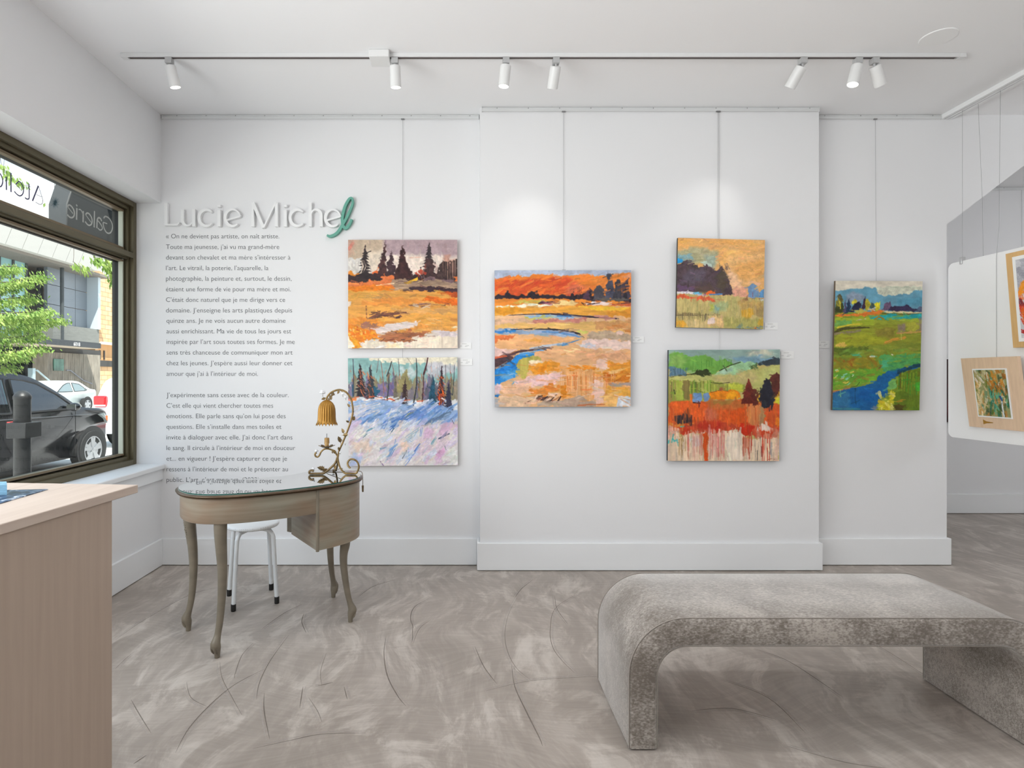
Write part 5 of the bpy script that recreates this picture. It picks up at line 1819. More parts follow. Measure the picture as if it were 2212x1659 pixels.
P.poly([(620, 880), (1402, 880), (1402, 1010), (1100, 1040), (720, 1020), (480, 960), (470, 920)], (232, 178, 130), 1, .02, 12, .12, fx=8, fy=20)
P.poly([(880, 900), (1402, 890), (1402, 980), (1000, 980)], (222, 166, 126), .9, .03, soft=.01)
P.poly([(1060, 980), (1180, 970), (1180, 1060), (1070, 1060)], (236, 198, 180), .9, .014)
P.poly([(340, 950), (480, 925), (520, 980), (420, 1000), (400, 1130), (290, 1140), (300, 1020)], (184, 172, 84), .95, .02, fx=40, fy=10)
P.poly([(400, 985), (520, 975), (560, 1000), (430, 1020)], (246, 222, 186), .95, .012)
P.poly([(420, 1010), (720, 990), (720, 1080), (480, 1110), (410, 1080)], (230, 150, 44), .95, .02)
P.poly([(500, 1030), (620, 1020), (560, 1100), (500, 1100)], (236, 140, 24), .9, .02)
P.poly([(720, 1060), (860, 1050), (900, 1030), (1060, 1030), (1050, 1070), (760, 1090)], (228, 138, 36), .95, .016)
P.poly([(1180, 1000), (1402, 985), (1402, 1100), (1180, 1090)], (228, 148, 48), .95, .02)
P.poly([(900, 1130), (1100, 1090), (1402, 1090), (1402, 1180), (1150, 1190), (960, 1170)], (206, 116, 30), .95, .02)
P.dabs(18, (900, 1050, 1400, 1170), 110, 16, -14, [(190, 92, 24), (236, 160, 60), (240, 190, 120)], .85)
P.poly([(280, 1180), (500, 1120), (720, 1080), (720, 1180), (500, 1230), (290, 1230)], (240, 198, 196), .95, .016)
P.poly([(100, 1200), (300, 1220), (450, 1200), (440, 1290), (160, 1310)], (232, 186, 152), .95, .02)
P.poly([(60, 1220), (140, 1210), (150, 1300), (60, 1300)], (232, 200, 206), .95, .016)
P.poly([(60, 1295), (135, 1300), (130, 1325), (60, 1330)], (30, 122, 200), .95, .01)
P.poly([(420, 1260), (560, 1220), (720, 1200), (720, 1280), (560, 1310), (430, 1310)], (222, 132, 50), .95, .02)
P.poly([(720, 1060), (1040, 1080), (1180, 1180), (1402, 1200), (1402, 1424), (720, 1424)], (228, 166, 108), .92, .02, fx=40, fy=6)
P.drips(60, 730, 1250, 1080, 1400, [(222, 140, 70), (240, 196, 160), (206, 130, 60), (236, 180, 130), (224, 110, 40)], 9, .8, (.3, .8))
P.poly([(1030, 1180), (1130, 1180), (1140, 1400), (1040, 1400)], (236, 200, 190), .8, .012, fx=50, fy=5)
P.poly([(730, 1220), (780, 1220), (800, 1330), (730, 1340)], (220, 130, 30), .95, .012)
P.poly([(1190, 1200), (1402, 1195), (1402, 1225), (1200, 1215)], (166, 150, 146), .95, .01)
P.poly([(1200, 1230), (1402, 1225), (1402, 1330), (1160, 1280)], (236, 170, 70), .95, .02)
P.poly([(1160, 1290), (1280, 1280), (1280, 1420), (1140, 1420)], (240, 186, 110), .95, .016)
P.poly([(1280, 1330), (1402, 1315), (1402, 1424), (1280, 1424)], (218, 224, 234), .97, .014)
P.poly([(60, 1330), (400, 1310), (560, 1340), (400, 1424), (60, 1424)], (222, 186, 152), 1, .016)
P.poly([(84, 1340), (120, 1330), (130, 1424), (84, 1424)], (168, 172, 180), .9, .012)
P.poly([(480, 1424), (560, 1360), (760, 1345), (900, 1330), (1050, 1360), (1050, 1424)], (180, 154, 134), 1, .014)
P.stroke([(380, 1390), (480, 1350), (620, 1330), (720, 1325)], (14, 26, 10), (110, 62, 48), .9, .45)
P.dabs(14, (470, 1310, 720, 1370), 60, 12, -25, [(46, 30, 34), (160, 90, 60), (240, 206, 186)], .85)
P.poly([(600, 1310), (640, 1290), (720, 1300), (700, 1315)], (236, 206, 194), .9, .012)
P.stroke([(890, 1410), (1000, 1400), (1150, 1400)], 12, (196, 110, 60), .8, .4)
P.dabs(40, (100, 880, 1390, 1380), 120, 10, -4, [(244, 200, 160), (206, 130, 70), (240, 214, 196), (226, 150, 70)], .5, .4)
P.work(600, .055, .010, 3, .2, (84, 380, 1402, 1424))
P.work(120, .06, .012, -14, .2, (84, 130, 1402, 330))
P.grain()
canvas(P, 'largest square painting, red sky over marsh with a winding blue creek', COL_Y, [(1068.5, 584), (1363.5, 583.5), (1362, 878.5), (1069, 879)], .042, (150, 158, 178))

# peach sky with dark hedge -----------------------------------------------------
P = Paint(230, 230, (200, 145, 1360, 1345), (232, 176, 110), 4)
P.poly([(180, 120), (1400, 120), (1400, 700), (180, 700)], (234, 178, 112), 1, .01, fx=6, fy=14)
P.dabs(60, (220, 150, 1350, 500), 240, 50, -6, [(232, 168, 92), (238, 190, 130), (226, 170, 110), (240, 182, 104)], .6, .2)
P.poly([(850, 380), (1360, 330), (1360, 700), (920, 820), (880, 600)], (236, 184, 122), .95, .03, soft=.03)
P.poly([(1000, 480), (1340, 420), (1350, 640), (1100, 700), (960, 620)], (228, 166, 94), .8, .03, soft=.03)
P.poly([(860, 560), (960, 560), (1100, 760), (1100, 920), (930, 900)], (236, 190, 150), .95, .03, soft=.02)
P.poly([(200, 330), (330, 280), (560, 270), (760, 340), (720, 520), (640, 560), (540, 500), (420, 480), (200, 470)], (176, 172, 136), .95, .03, soft=.02)
P.poly([(200, 360), (400, 350), (420, 420), (200, 460)], (132, 170, 178), .95, .02, soft=.01)
P.poly([(560, 380), (740, 380), (700, 520), (600, 520)], (160, 176, 162), .9, .03, soft=.02)
P.poly([(180, 430), (275, 430), (270, 490), (180, 490)], (40, 156, 224), 1, .012)
P.poly([(500, 480), (600, 460), (700, 540), (620, 540)], (180, 196, 186), .9, .02, soft=.006)
P.poly([(180, 520), (240, 490), (320, 440), (350, 430), (395, 440), (400, 485), (460, 500), (480, 540), (540, 530), (590, 495), (640, 520), (700, 580), (760, 550), (795, 510), (835, 560), (870, 660), (910, 760), (940, 900), (700, 890), (180, 870)], (84, 68, 74), 1, .012, 34, .2)
P.poly([(300, 600), (560, 560), (560, 700), (400, 760), (230, 760)], (100, 90, 104), .8, .03, soft=.02)
P.poly([(720, 600), (830, 560), (880, 760), (820, 860), (740, 800)], (88, 78, 62), .8, .03, soft=.012)
P.poly([(200, 790), (420, 800), (430, 870), (200, 870)], (104, 78, 108), .9, .02)
P.poly([(440, 800), (680, 760), (700, 860), (460, 870)], (92, 74, 66), .8, .03, soft=.01)
P.dabs(30, (230, 500, 900, 860), 60, 14, 80, [(66, 54, 58), (110, 96, 108), (92, 84, 72)], .5, .4)
P.poly([(930, 800), (1140, 780), (1150, 940), (960, 920)], (228, 164, 140), .9, .02, soft=.01)
P.poly([(1130, 780), (1200, 690), (1300, 700), (1290, 780), (1210, 720)], (240, 186, 150), .9, .02)
P.poly([(1145, 920), (1145, 780), (1205, 730), (1270, 780), (1290, 930)], (116, 148, 182), 1, .01, fx=40, fy=10)
P.stroke([(1208, 850), (1210, 910)], 10, (146, 96, 110), .8, .1)
P.poly([(1300, 920), (1310, 820), (1360, 800), (1360, 930)], (98, 150, 196), 1, .012)
P.poly([(1310, 640), (1360, 560), (1360, 640)], (176, 160, 150), .9, .02, soft=.01)
P.poly([(1140, 935), (1360, 930), (1340, 950), (1150, 950)], (104, 96, 70), .9, .01)
P.poly([(1280, 942), (1360, 940), (1360, 972), (1290, 968)], (206, 220, 224), .97, .01)
P.poly([(180, 880), (560, 870), (740, 900), (1150, 920), (1400, 960), (1400, 1380), (180, 1380)], (196, 178, 116), 1, .012, fx=30, fy=10)
P.poly([(1060, 930), (1140, 920), (1160, 975), (1070, 970)], (140, 100, 74), .9, .016)
P.stroke([(200, 880), (340, 875), (460, 885)], 32, (226, 220, 224), .97, .12)
P.stroke([(430, 885), (520, 880)], 34, (110, 186, 220), .95, .2)
P.stroke([(470, 905), (560, 915)], 20, (206, 186, 210), .9, .2)
P.poly([(540, 880), (600, 880), (590, 915), (540, 905)], (176, 110, 140), .9, .014)
P.poly([(580, 890), (640, 850), (720, 845), (735, 880), (660, 900), (600, 905)], (240, 110, 44), 1, .014)
P.stroke([(640, 895), (800, 885)], 20, (80, 130, 186), .9, .3)
P.poly([(180, 905), (330, 905), (430, 930), (700, 940), (720, 990), (600, 990), (400, 950), (180, 950)], (220, 100, 64), 1, .014)
P.stroke([(740, 960), (840, 965)], 26, (190, 130, 100), .8, .5)
P.poly([(640, 1000), (880, 990), (880, 1120), (660, 1130)], (166, 180, 130), .9, .02, soft=.014)
P.poly([(700, 1050), (760, 1050), (760, 1120), (700, 1120)], (136, 176, 168), .9, .02, soft=.012)
P.poly([(640, 1010), (690, 1000), (690, 1120), (650, 1120)], (192, 190, 84), .9, .02, soft=.01)
P.poly([(900, 930), (1020, 930), (1010, 1240), (880, 1250)], (182, 174, 110), .85, .02, soft=.014)
P.poly([(1020, 960), (1240, 970), (1360, 1000), (1360, 1180), (1060, 1120)], (196, 160, 94), .9, .02, soft=.012)
P.poly([(1070, 1090), (1190, 1080), (1260, 1140), (1160, 1220), (1080, 1220)], (222, 170, 60), .95, .02, soft=.01)
P.poly([(1240, 1040), (1360, 1040), (1360, 1200), (1250, 1160)], (168, 142, 94), .9, .02, soft=.01)
P.poly([(820, 1200), (1250, 1200), (1360, 1240), (1360, 1345), (820, 1345)], (176, 170, 98), .95, .02, soft=.012)
P.poly([(1280, 1210), (1360, 1190), (1360, 1345), (1300, 1345)], (206, 166, 60), .9, .02, soft=.01)
P.stroke([(200, 1170), (400, 1165), (560, 1170), (780, 1160)], (50, 40, 26, 14), (120, 104, 74), .9, .4)
P.drips(40, 210, 640, 1140, 1250, [(96, 80, 66), (150, 130, 84), (70, 60, 56)], 6, .7)
P.poly([(620, 1190), (830, 1180), (830, 1330), (640, 1330)], (226, 186, 130), .95, .02, soft=.008)
P.poly([(620, 1210), (715, 1208), (715, 1280), (625, 1285)], (240, 216, 206), .97, .01)
P.poly([(180, 1240), (330, 1240), (330, 1345), (180, 1345)], (226, 166, 60), .95, .02, soft=.012)
P.poly([(330, 1250), (600, 1250), (620, 1345), (330, 1345)], (212, 186, 130), .95, .02, soft=.01, fx=50, fy=8)
P.drips(60, 210, 1340, 960, 1330, [(206, 190, 130), (170, 160, 96), (226, 200, 150), (180, 150, 90)], 7, .4)
P.dabs(22, (960, 1290, 1350, 1335), 50, 10, 10, [(110, 140, 130), (96, 130, 150), (150, 150, 90)], .75)
P.stroke([(1240, 1320), (1255, 1345)], 22, (206, 110, 60), .9, .2)
P.work(260, .06, .016, -8, .4, (200, 145, 1360, 880))
P.work(260, .04, .012, 88, .2, (200, 900, 1360, 1345))
P.grain()
canvas(P, 'smaller tilted painting of a peach sky over a dark hedge, upper one on the column', COL_Y, [(1464.5, 513.5), (1652.5, 518.5), (1648.5, 711), (1460.5, 707)], .036, (52, 48, 44), .004)

# red and green hills ------------------------------------------------------------
P = Paint(260, 260, (130, 138, 1462, 1470), (196, 178, 110), 5)
P.poly([(100, 110), (1500, 110), (1500, 320), (100, 320)], (146, 172, 164), 1, .012, fx=8, fy=16)
P.poly([(1060, 150), (1300, 150), (1400, 200), (1250, 240), (1050, 220)], (206, 204, 182), .95, .03, soft=.012)
P.poly([(880, 240), (1100, 220), (1300, 230), (1280, 290), (950, 300)], (124, 160, 180), .95, .02, soft=.01)
P.poly([(560, 190), (860, 230), (900, 290), (700, 260)], (140, 170, 150), .9, .02, soft=.01)
P.poly([(130, 210), (220, 165), (330, 190), (420, 220), (560, 210), (650, 250), (800, 270), (910, 290), (780, 370), (660, 440), (400, 420), (130, 340)], (112, 168, 74), 1, .014, fx=20, fy=10)
P.poly([(150, 220), (300, 190), (380, 250), (300, 330), (150, 330)], (142, 182, 96), .9, .03, soft=.014)
P.drips(40, 420, 900, 250, 420, [(86, 142, 60), (130, 184, 84), (100, 156, 70)], 9, .6)
P.poly([(130, 345), (300, 350), (360, 400), (330, 440), (130, 470)], (92, 128, 150), .97, .016, fx=50, fy=6)
P.drips(24, 140, 350, 350, 470, [(66, 100, 130), (130, 160, 170), (60, 80, 80)], 6, .7)
P.poly([(360, 390), (560, 390), (640, 420), (360, 440)], (160, 196, 130), .9, .02)
P.poly([(670, 440), (900, 310), (1000, 280), (1180, 290), (1100, 390), (880, 450)], (158, 200, 152), 1, .012)
P.poly([(760, 400), (880, 340), (900, 400), (780, 440)], (170, 200, 176), .9, .02, soft=.01)
P.stroke([(740, 390), (860, 330), (990, 288)], 12, (50, 60, 36), .95, .12)
P.poly([(220, 440), (420, 425), (500, 375), (580, 362), (650, 430), (640, 458), (440, 455)], (52, 60, 30), 1, .014)
P.stroke([(150, 470), (300, 440), (460, 430)], 12, (70, 76, 40), .9, .2)
P.poly([(1090, 380), (1100, 330), (1200, 290), (1200, 350)], (80, 110, 66), .95, .014, fx=40, fy=10)
P.poly([(1190, 340), (1220, 280), (1370, 250), (1400, 235), (1462, 250), (1462, 330), (1330, 330)], (56, 66, 72), 1, .014, fx=30, fy=20)
P.stroke([(1300, 260), (1380, 240)], 14, (120, 160, 190), .9, .2)
P.poly([(100, 470), (400, 450), (700, 450), (900, 440), (1150, 380), (1462, 320), (1462, 640), (1000, 640), (100, 540)], (186, 184, 110), 1, .014, fx=10, fy=20)
P.poly([(620, 460), (900, 440), (1180, 400), (1200, 500), (1040, 560), (700, 530)], (196, 180, 120), .9, .03, soft=.02)
P.poly([(1240, 400), (1440, 340), (1440, 500), (1260, 480)], (192, 196, 120), .9, .03, soft=.02)
P.poly([(100, 500), (640, 520), (1030, 560), (1030, 640), (640, 650), (640, 760), (100, 780)], (150, 156, 70), 1, .014, fx=50, fy=6)
P.drips(70, 140, 640, 500, 760, [(184, 190, 80), (110, 104, 50), (206, 206, 110), (90, 110, 50), (160, 130, 80), (130, 170, 60)], 14, .75)
P.drips(24, 640, 1000, 540, 640, [(176, 190, 60), (150, 160, 60), (200, 206, 100)], 12, .7)
P.poly([(230, 500), (295, 500), (300, 740), (240, 740)], (172, 184, 74), .85, .01, fx=50, fy=6)
P.poly([(300, 510), (390, 510), (390, 720), (310, 720)], (126, 106, 62), .8, .014, fx=50, fy=6)
P.poly([(840, 560), (1030, 550), (1030, 640), (880, 640)], (200, 206, 72), .9, .02, soft=.008)
P.stroke([(640, 530), (740, 545), (860, 530)], 8, (60, 60, 36), .85, .3)
P.stroke([(200, 620), (208, 660)], 16, (50, 50, 40), .9, 0)
P.poly([(1200, 620), (1460, 600), (1460, 800), (1200, 800)], (226, 170, 50), .95, .02)
P.poly([(1390, 720), (1462, 710), (1462, 790), (1390, 790)], (206, 206, 60), .9, .02)
P.poly([(130, 770), (300, 760), (640, 760), (1040, 740), (1462, 800), (1462, 1100), (130, 1080)], (216, 92, 36), 1, .016, 14, .18, soft=.006)
P.poly([(150, 755), (400, 780), (380, 880), (140, 880)], (238, 104, 40), .95, .03, soft=.014)
P.poly([(420, 800), (620, 830), (560, 1000), (400, 960)], (240, 100, 40), .9, .03, soft=.014)
P.poly([(560, 880), (720, 860), (720, 1010), (580, 1000)], (206, 110, 80), .9, .03, soft=.014)
P.poly([(600, 740), (1040, 740), (1040, 840), (620, 860)], (190, 106, 52), .95, .02, soft=.012)
P.poly([(640, 735), (900, 735), (900, 790), (660, 780)], (156, 120, 56), .9, .02, soft=.01)
P.poly([(840, 860), (1040, 840), (1050, 1020), (830, 1020)], (212, 84, 26), .95, .02, soft=.01)
P.poly([(1060, 790), (1240, 790), (1230, 1040), (1080, 1030)], (210, 130, 76), .95, .014, fx=50, fy=5)
P.poly([(1240, 820), (1290, 820), (1280, 1040), (1220, 1040)], (176, 140, 96), .9, .014, fx=50, fy=5)
P.poly([(1290, 830), (1462, 800), (1462, 1120), (1300, 1060)], (206, 84, 40), .95, .02)
P.poly([(1410, 960), (1462, 950), (1462, 1060), (1410, 1050)], (236, 130, 34), .95, .014)
P.poly([(385, 690), (415, 670), (425, 790), (390, 800)], (222, 108, 40), .95, .01)
P.poly([(625, 730), (630, 650), (740, 625), (800, 630), (900, 615), (985, 660), (1000, 720), (900, 730)], (234, 136, 26), 1, .01)
P.poly([(820, 650), (920, 620), (980, 670), (980, 720), (830, 730)], (240, 164, 30), .9, .014)
P.stroke([(640, 650), (740, 625), (840, 635)], 8, (130, 70, 30), .8, .2)
P.poly([(745, 625), (748, 580), (782, 580), (785, 640)], (160, 84, 60), .95, .008)
P.poly([(420, 770), (415, 690), (430, 655), (530, 655), (535, 740), (510, 775)], (112, 148, 194), 1, .008)
P.poly([(550, 755), (562, 658), (612, 655), (618, 740)], (118, 148, 190), 1, .008)
P.stroke([(430, 770), (510, 778)], 14, (60, 36, 40), .9, .2)
P.spruce(1095, 478, 780, 112, (108, 40, 30), -4, .7, 8)
P.poly([(1140, 600), (1200, 620), (1200, 790), (1130, 790)], (90, 36, 30), .9, .02)
P.poly([(1265, 520), (1300, 475), (1345, 500), (1380, 560), (1400, 640), (1410, 740), (1385, 810), (1290, 830), (1240, 800), (1215, 760), (1225, 640), (1245, 580)], (40, 40, 50), 1, .014, 30, .25)
P.poly([(1345, 560), (1360, 480), (1425, 390), (1440, 420), (1462, 440), (1462, 690), (1410, 700)], (92, 46, 38), 1, .016, 30, .25)
P.poly([(180, 1000), (210, 940), (290, 910), (300, 890), (350, 890), (375, 940), (415, 1000), (300, 1030)], (56, 44, 46), 1, .012, fx=50, fy=6)
P.drips(18, 200, 400, 890, 1030, [(120, 80, 66), (36, 32, 40), (170, 110, 80)], 6, .7)
P.poly([(140, 1020), (440, 1020), (440, 1045), (300, 1055), (140, 1050)], (214, 140, 60), .95, .012)
P.stroke([(290, 1060), (430, 1050)], 20, (70, 170, 160), .95, .3)
P.poly([(100, 1050), (280, 1060), (270, 1110), (270, 1220), (100, 1230)], (222, 170, 150), 1, .014)
P.poly([(190, 1190), (220, 1090), (260, 1150), (260, 1215)], (232, 206, 176), .95, .012)
P.poly([(270, 1060), (560, 1000), (1000, 1030), (1180, 1050), (1462, 1060), (1462, 1200), (1200, 1180), (1000, 1140), (760, 1150), (420, 1150), (280, 1150)], (196, 74, 44), .97, .02, 14, .2)
P.poly([(300, 1080), (400, 1070), (400, 1150), (330, 1175), (295, 1140)], (184, 52, 24), .95, .016)
P.poly([(480, 1000), (740, 990), (780, 1080), (720, 1150), (480, 1060)], (190, 50, 30), .9, .03, soft=.01)
P.poly([(980, 1030), (1180, 1060), (1130, 1140), (1040, 1180), (985, 1120)], (196, 44, 16), .97, .016)
P.poly([(1180, 1060), (1462, 1100), (1462, 1300), (1180, 1200)], (206, 130, 104), .9, .02, soft=.01)
P.poly([(1200, 1090), (1210, 1040), (1270, 1025), (1390, 1090), (1300, 1110)], (226, 206, 192), .97, .014)
P.poly([(1200, 1110), (1420, 1100), (1360, 1140), (1230, 1150)], (206, 70, 36), .95, .014)
P.poly([(100, 1200), (420, 1150), (700, 1140), (800, 1110), (1000, 1100), (1050, 1190), (1462, 1200), (1462, 1480), (100, 1480)], (226, 200, 172), 1, .016, fx=40, fy=5)
P.poly([(840, 1110), (1000, 1100), (1020, 1460), (820, 1460)], (230, 212, 192), .95, .014, fx=50, fy=5)
P.poly([(130, 1215), (260, 1210), (255, 1250), (130, 1250)], (70, 176, 176), .9, .016, dry=.3)
P.poly([(380, 1180), (540, 1180), (540, 1280), (400, 1300)], (206, 206, 206), .85, .02, soft=.014)
P.drips(50, 360, 800, 1090, 1440, [(206, 120, 104), (232, 190, 170), (190, 90, 70), (220, 170, 150), (170, 150, 110)], 11, .65)
P.drips(26, 620, 800, 1080, 1420, [(216, 110, 104), (232, 180, 170)], 12, .6)
P.poly([(550, 1130), (620, 1130), (610, 1470), (560, 1470)], (212, 78, 22), .97, .01, fx=50, fy=5)
P.drips(12, 260, 350, 1150, 1460, [(130, 96, 50), (166, 130, 70)], 7, .8)
P.drips(20, 1010, 1130, 1130, 1400, [(206, 80, 50), (180, 60, 40)], 7, .8)
P.drips(12, 1250, 1350, 1150, 1460, [(200, 60, 40), (210, 96, 76)], 9, .85, (.8, 1.1))
P.stroke([(1165, 1150), (1180, 1460)], 5, (90, 84, 90), .8, 0)
P.stroke([(1232, 1180), (1250, 1360)], 7, (66, 50, 56), .85, 0)
P.stroke([(1215, 1240), (1195, 1460)], 5, (100, 90, 90), .7, 0)
P.poly([(1355, 1240), (1380, 1250), (1385, 1400), (1360, 1440)], (140, 140, 146), .7, .014, soft=.006)
P.poly([(1400, 1200), (1462, 1150), (1462, 1470), (1400, 1470)], (220, 180, 160), .85, .02, soft=.01)
P.drips(60, 140, 1450, 830, 1140, [(220, 110, 50), (180, 60, 30), (232, 130, 70), (160, 90, 60)], 8, .45)
P.stroke([(1330, 1450), (1370, 1440), (1410, 1448)], 5, (150, 60, 40), .8, 0)
P.work(300, .06, .012, 88, .15, (130, 760, 1462, 1470))
P.work(200, .045, .012, 20, .6, (130, 138, 1462, 740), .7)
P.grain()
canvas(P, 'square painting of green hills above red bands and drips, lower one on the column', COL_Y, [(1444.5, 756), (1685, 755), (1683, 996), (1442.5, 995.5)], .040, (54, 58, 66), .003)

# green meadow -----------------------------------------------------------------
P = Paint(200, 290, (262, 135, 1205, 1540), (130, 152, 50), 6)
P.poly([(230, 110), (1240, 110), (1240, 330), (230, 330)], (222, 214, 196), 1, .01, fx=6, fy=16)
P.poly([(700, 200), (1240, 190), (1240, 235), (1100, 270), (800, 300), (720, 270)], (204, 208, 188), .95, .014)
P.stroke([(860, 205), (1200, 200)], 20, (184, 192, 170), .8, .3)
P.poly([(230, 245), (330, 235), (520, 220), (600, 205), (700, 210), (720, 270), (790, 300), (1090, 268), (1120, 240), (1240, 240), (1240, 470), (230, 470)], (104, 160, 184), 1, .01, fx=10, fy=10)
P.poly([(380, 290), (520, 240), (580, 300), (540, 400), (400, 380)], (140, 152, 170), .9, .02, soft=.012)
P.poly([(940, 330), (1220, 320), (1220, 400), (960, 400)], (84, 150, 176), .8, .02, soft=.012)
for q, c_ in (([(262, 480), (285, 300), (320, 280), (350, 320), (350, 480)], (96, 92, 60)), ([(262, 490), (280, 370), (340, 360), (360, 480)], (62, 70, 34)), ([(350, 480), (380, 325), (400, 480)], (86, 76, 110)), ([(370, 480), (418, 330), (440, 470)], (34, 56, 84)),
              ([(430, 460), (470, 370), (520, 350), (550, 400), (560, 450)], (34, 40, 66)), ([(445, 385), (470, 340), (500, 350), (470, 390)], (216, 206, 60)), ([(550, 450), (570, 330), (590, 312), (600, 440)], (62, 40, 66)), ([(590, 440), (600, 340), (630, 330), (640, 400), (620, 460)], (186, 176, 56)),
              ([(640, 430), (650, 370), (680, 380), (690, 440)], (64, 80, 70)), ([(690, 450), (690, 370), (750, 355), (765, 430), (720, 460)], (226, 214, 50)), ([(765, 450), (810, 370), (850, 360), (880, 450)], (106, 84, 112)), ([(830, 465), (870, 410), (970, 395), (1080, 400), (1100, 430), (1220, 440), (1220, 470)], (52, 44, 76)), ([(1130, 460), (1190, 400), (1220, 410), (1220, 470)], (84, 96, 124))):
    P.poly(q, c_, 1, .014, 26, .25)
P.dabs(8, (270, 350, 350, 420), 40, 14, 60, [(206, 190, 60), (130, 130, 50)], .8)
P.dabs(8, (630, 430, 700, 460), 30, 8, 0, [(240, 230, 210), (226, 170, 80)], .9)
P.poly([(262, 530), (300, 490), (480, 495), (700, 460), (800, 455), (760, 490), (520, 520)], (232, 130, 50), 1, .014)
P.poly([(440, 470), (560, 440), (620, 460), (500, 500)], (206, 190, 80), .9, .02)
P.poly([(800, 462), (1205, 470), (1205, 490), (820, 482)], (224, 206, 160), 1, .008)
P.stroke([(760, 485), (960, 495), (1200, 488)], 12, (96, 84, 44), .9, .2)
P.poly([(600, 530), (700, 505), (900, 500), (1205, 495), (1205, 545), (960, 560), (700, 560)], (40, 168, 172), .97, .016)
P.dabs(14, (640, 500, 1190, 560), 110, 14, 4, [(30, 150, 150), (90, 176, 110), (150, 160, 50)], .8)
P.poly([(262, 540), (600, 520), (720, 560), (700, 620), (262, 650)], (158, 176, 50), 1, .016, fx=6, fy=40)
P.poly([(262, 560), (480, 560), (420, 610), (262, 610)], (112, 172, 90), .9, .02)
P.stroke([(500, 560), (600, 545)], 12, (200, 180, 176), .9, .3)
P.poly([(680, 560), (1205, 545), (1205, 620), (700, 640)], (156, 166, 54), .95, .02, fx=6, fy=40)
P.stroke([(700, 550), (740, 520), (790, 545)], 18, (156, 130, 46), .9, .2)
P.poly([(262, 680), (330, 640), (520, 620), (720, 600), (900, 610), (1205, 640), (1205, 860), (262, 870)], (142, 150, 46), 1, .016, fx=6, fy=40)
P.stroke([(270, 690), (360, 655), (500, 640), (660, 640)], (24, 34, 24, 10), (76, 74, 34), .95, .25)
P.stroke([(280, 710), (420, 690), (540, 670)], 26, (136, 116, 110), .9, .35)
P.poly([(950, 610), (1050, 590), (1040, 690), (950, 680)], (140, 120, 116), .85, .02, soft=.01)
P.poly([(1040, 580), (1190, 580), (1170, 690), (1050, 680)], (172, 170, 60), .9, .02, soft=.01)
P.stroke([(1190, 540), (1200, 720)], 30, (140, 112, 130), .8, .3)
P.stroke([(300, 640), (440, 610), (560, 600)], 18, (220, 200, 60), .9, .3)
P.poly([(280, 720), (620, 710), (840, 740), (820, 830), (280, 840)], (160, 164, 44), .95, .02, soft=.01, fx=6, fy=30)
P.poly([(700, 650), (940, 640), (920, 740), (720, 740)], (138, 128, 50), .9, .02, soft=.01)
P.stroke([(820, 800), (900, 770), (1030, 745)], 30, (224, 150, 60), .9, .35)
P.stroke([(985, 680), (990, 770)], 12, (206, 196, 90), .8, .3)
P.stroke([(940, 700), (1120, 690), (1205, 680)], 16, (210, 150, 90), .8, .4)
P.poly([(275, 850), (280, 820), (380, 810), (420, 840), (340, 856)], (228, 190, 90), .95, .02)
P.poly([(262, 870), (560, 840), (680, 840), (620, 880), (420, 930), (262, 940)], (92, 110, 36), .95, .016)
P.poly([(640, 830), (1205, 800), (1205, 960), (700, 950)], (128, 142, 48), .95, .02, fx=6, fy=30)
P.dabs(30, (280, 860, 1190, 960), 90, 22, -4, [(120, 160, 60), (140, 140, 46), (96, 130, 46), (160, 160, 60)], .7)
P.poly([(270, 960), (600, 950), (740, 960), (750, 1080), (480, 1110), (270, 1120)], (138, 130, 36), 1, .02, fx=16, fy=16)
P.poly([(390, 985), (480, 990), (470, 1050), (400, 1060)], (150, 96, 30), .9, .03)
P.dabs(34, (280, 960, 740, 1110), 50, 22, 40, [(150, 110, 30), (120, 130, 40), (170, 150, 40), (130, 90, 36), (110, 140, 50)], .75)
P.poly([(740, 960), (900, 930), (1205, 930), (1205, 1030), (1000, 1080), (820, 1130), (760, 1080)], (84, 164, 90), 1, .02)
P.poly([(780, 985), (860, 980), (850, 1080), (780, 1100)], (80, 176, 130), .9, .02)
P.dabs(26, (760, 930, 1190, 1060), 70, 20, -8, [(70, 150, 80), (110, 160, 60), (60, 140, 100), (130, 160, 60)], .75)
P.poly([(755, 1095), (762, 1030), (775, 1040), (776, 1095)], (130, 106, 36), .95, .01)
P.poly([(262, 1120), (480, 1100), (760, 1080), (800, 1150), (720, 1220), (500, 1290), (262, 1340)], (110, 166, 50), 1, .02, fx=16, fy=16)
P.dabs(50, (270, 1090, 780, 1300), 70, 24, -10, [(100, 170, 50), (130, 180, 60), (90, 150, 50), (150, 170, 50), (80, 170, 80), (150, 130, 50)], .75)
P.dabs(16, (280, 1100, 500, 1260), 26, 12, -20, [(150, 214, 200), (206, 220, 170), (240, 206, 90)], .85)
P.dabs(8, (440, 910, 740, 960), 40, 16, 0, [(70, 180, 140), (206, 214, 190)], .85)
P.stroke([(890, 930), (900, 935)], 12, (240, 230, 200), .9, 0)
P.poly([(640, 1240), (720, 1210), (715, 1250)], (160, 130, 70), .9, .01)
P.poly([(262, 1330), (520, 1290), (720, 1220), (790, 1140), (900, 1100), (980, 1080), (1205, 1025), (1205, 1065), (1060, 1110), (960, 1160), (880, 1220), (860, 1310), (820, 1400), (750, 1460), (720, 1540), (262, 1540)], (24, 98, 158), 1, .014, 20, .14)
P.poly([(262, 1350), (440, 1330), (460, 1540), (262, 1540)], (52, 116, 158), .9, .02, soft=.014)
P.poly([(560, 1320), (760, 1300), (800, 1380), (660, 1440), (540, 1400)], (16, 92, 162), .9, .03, soft=.014)
P.poly([(960, 1090), (1060, 1070), (1205, 1030), (1205, 1062), (1040, 1110), (950, 1150)], (22, 66, 84), .95, .014)
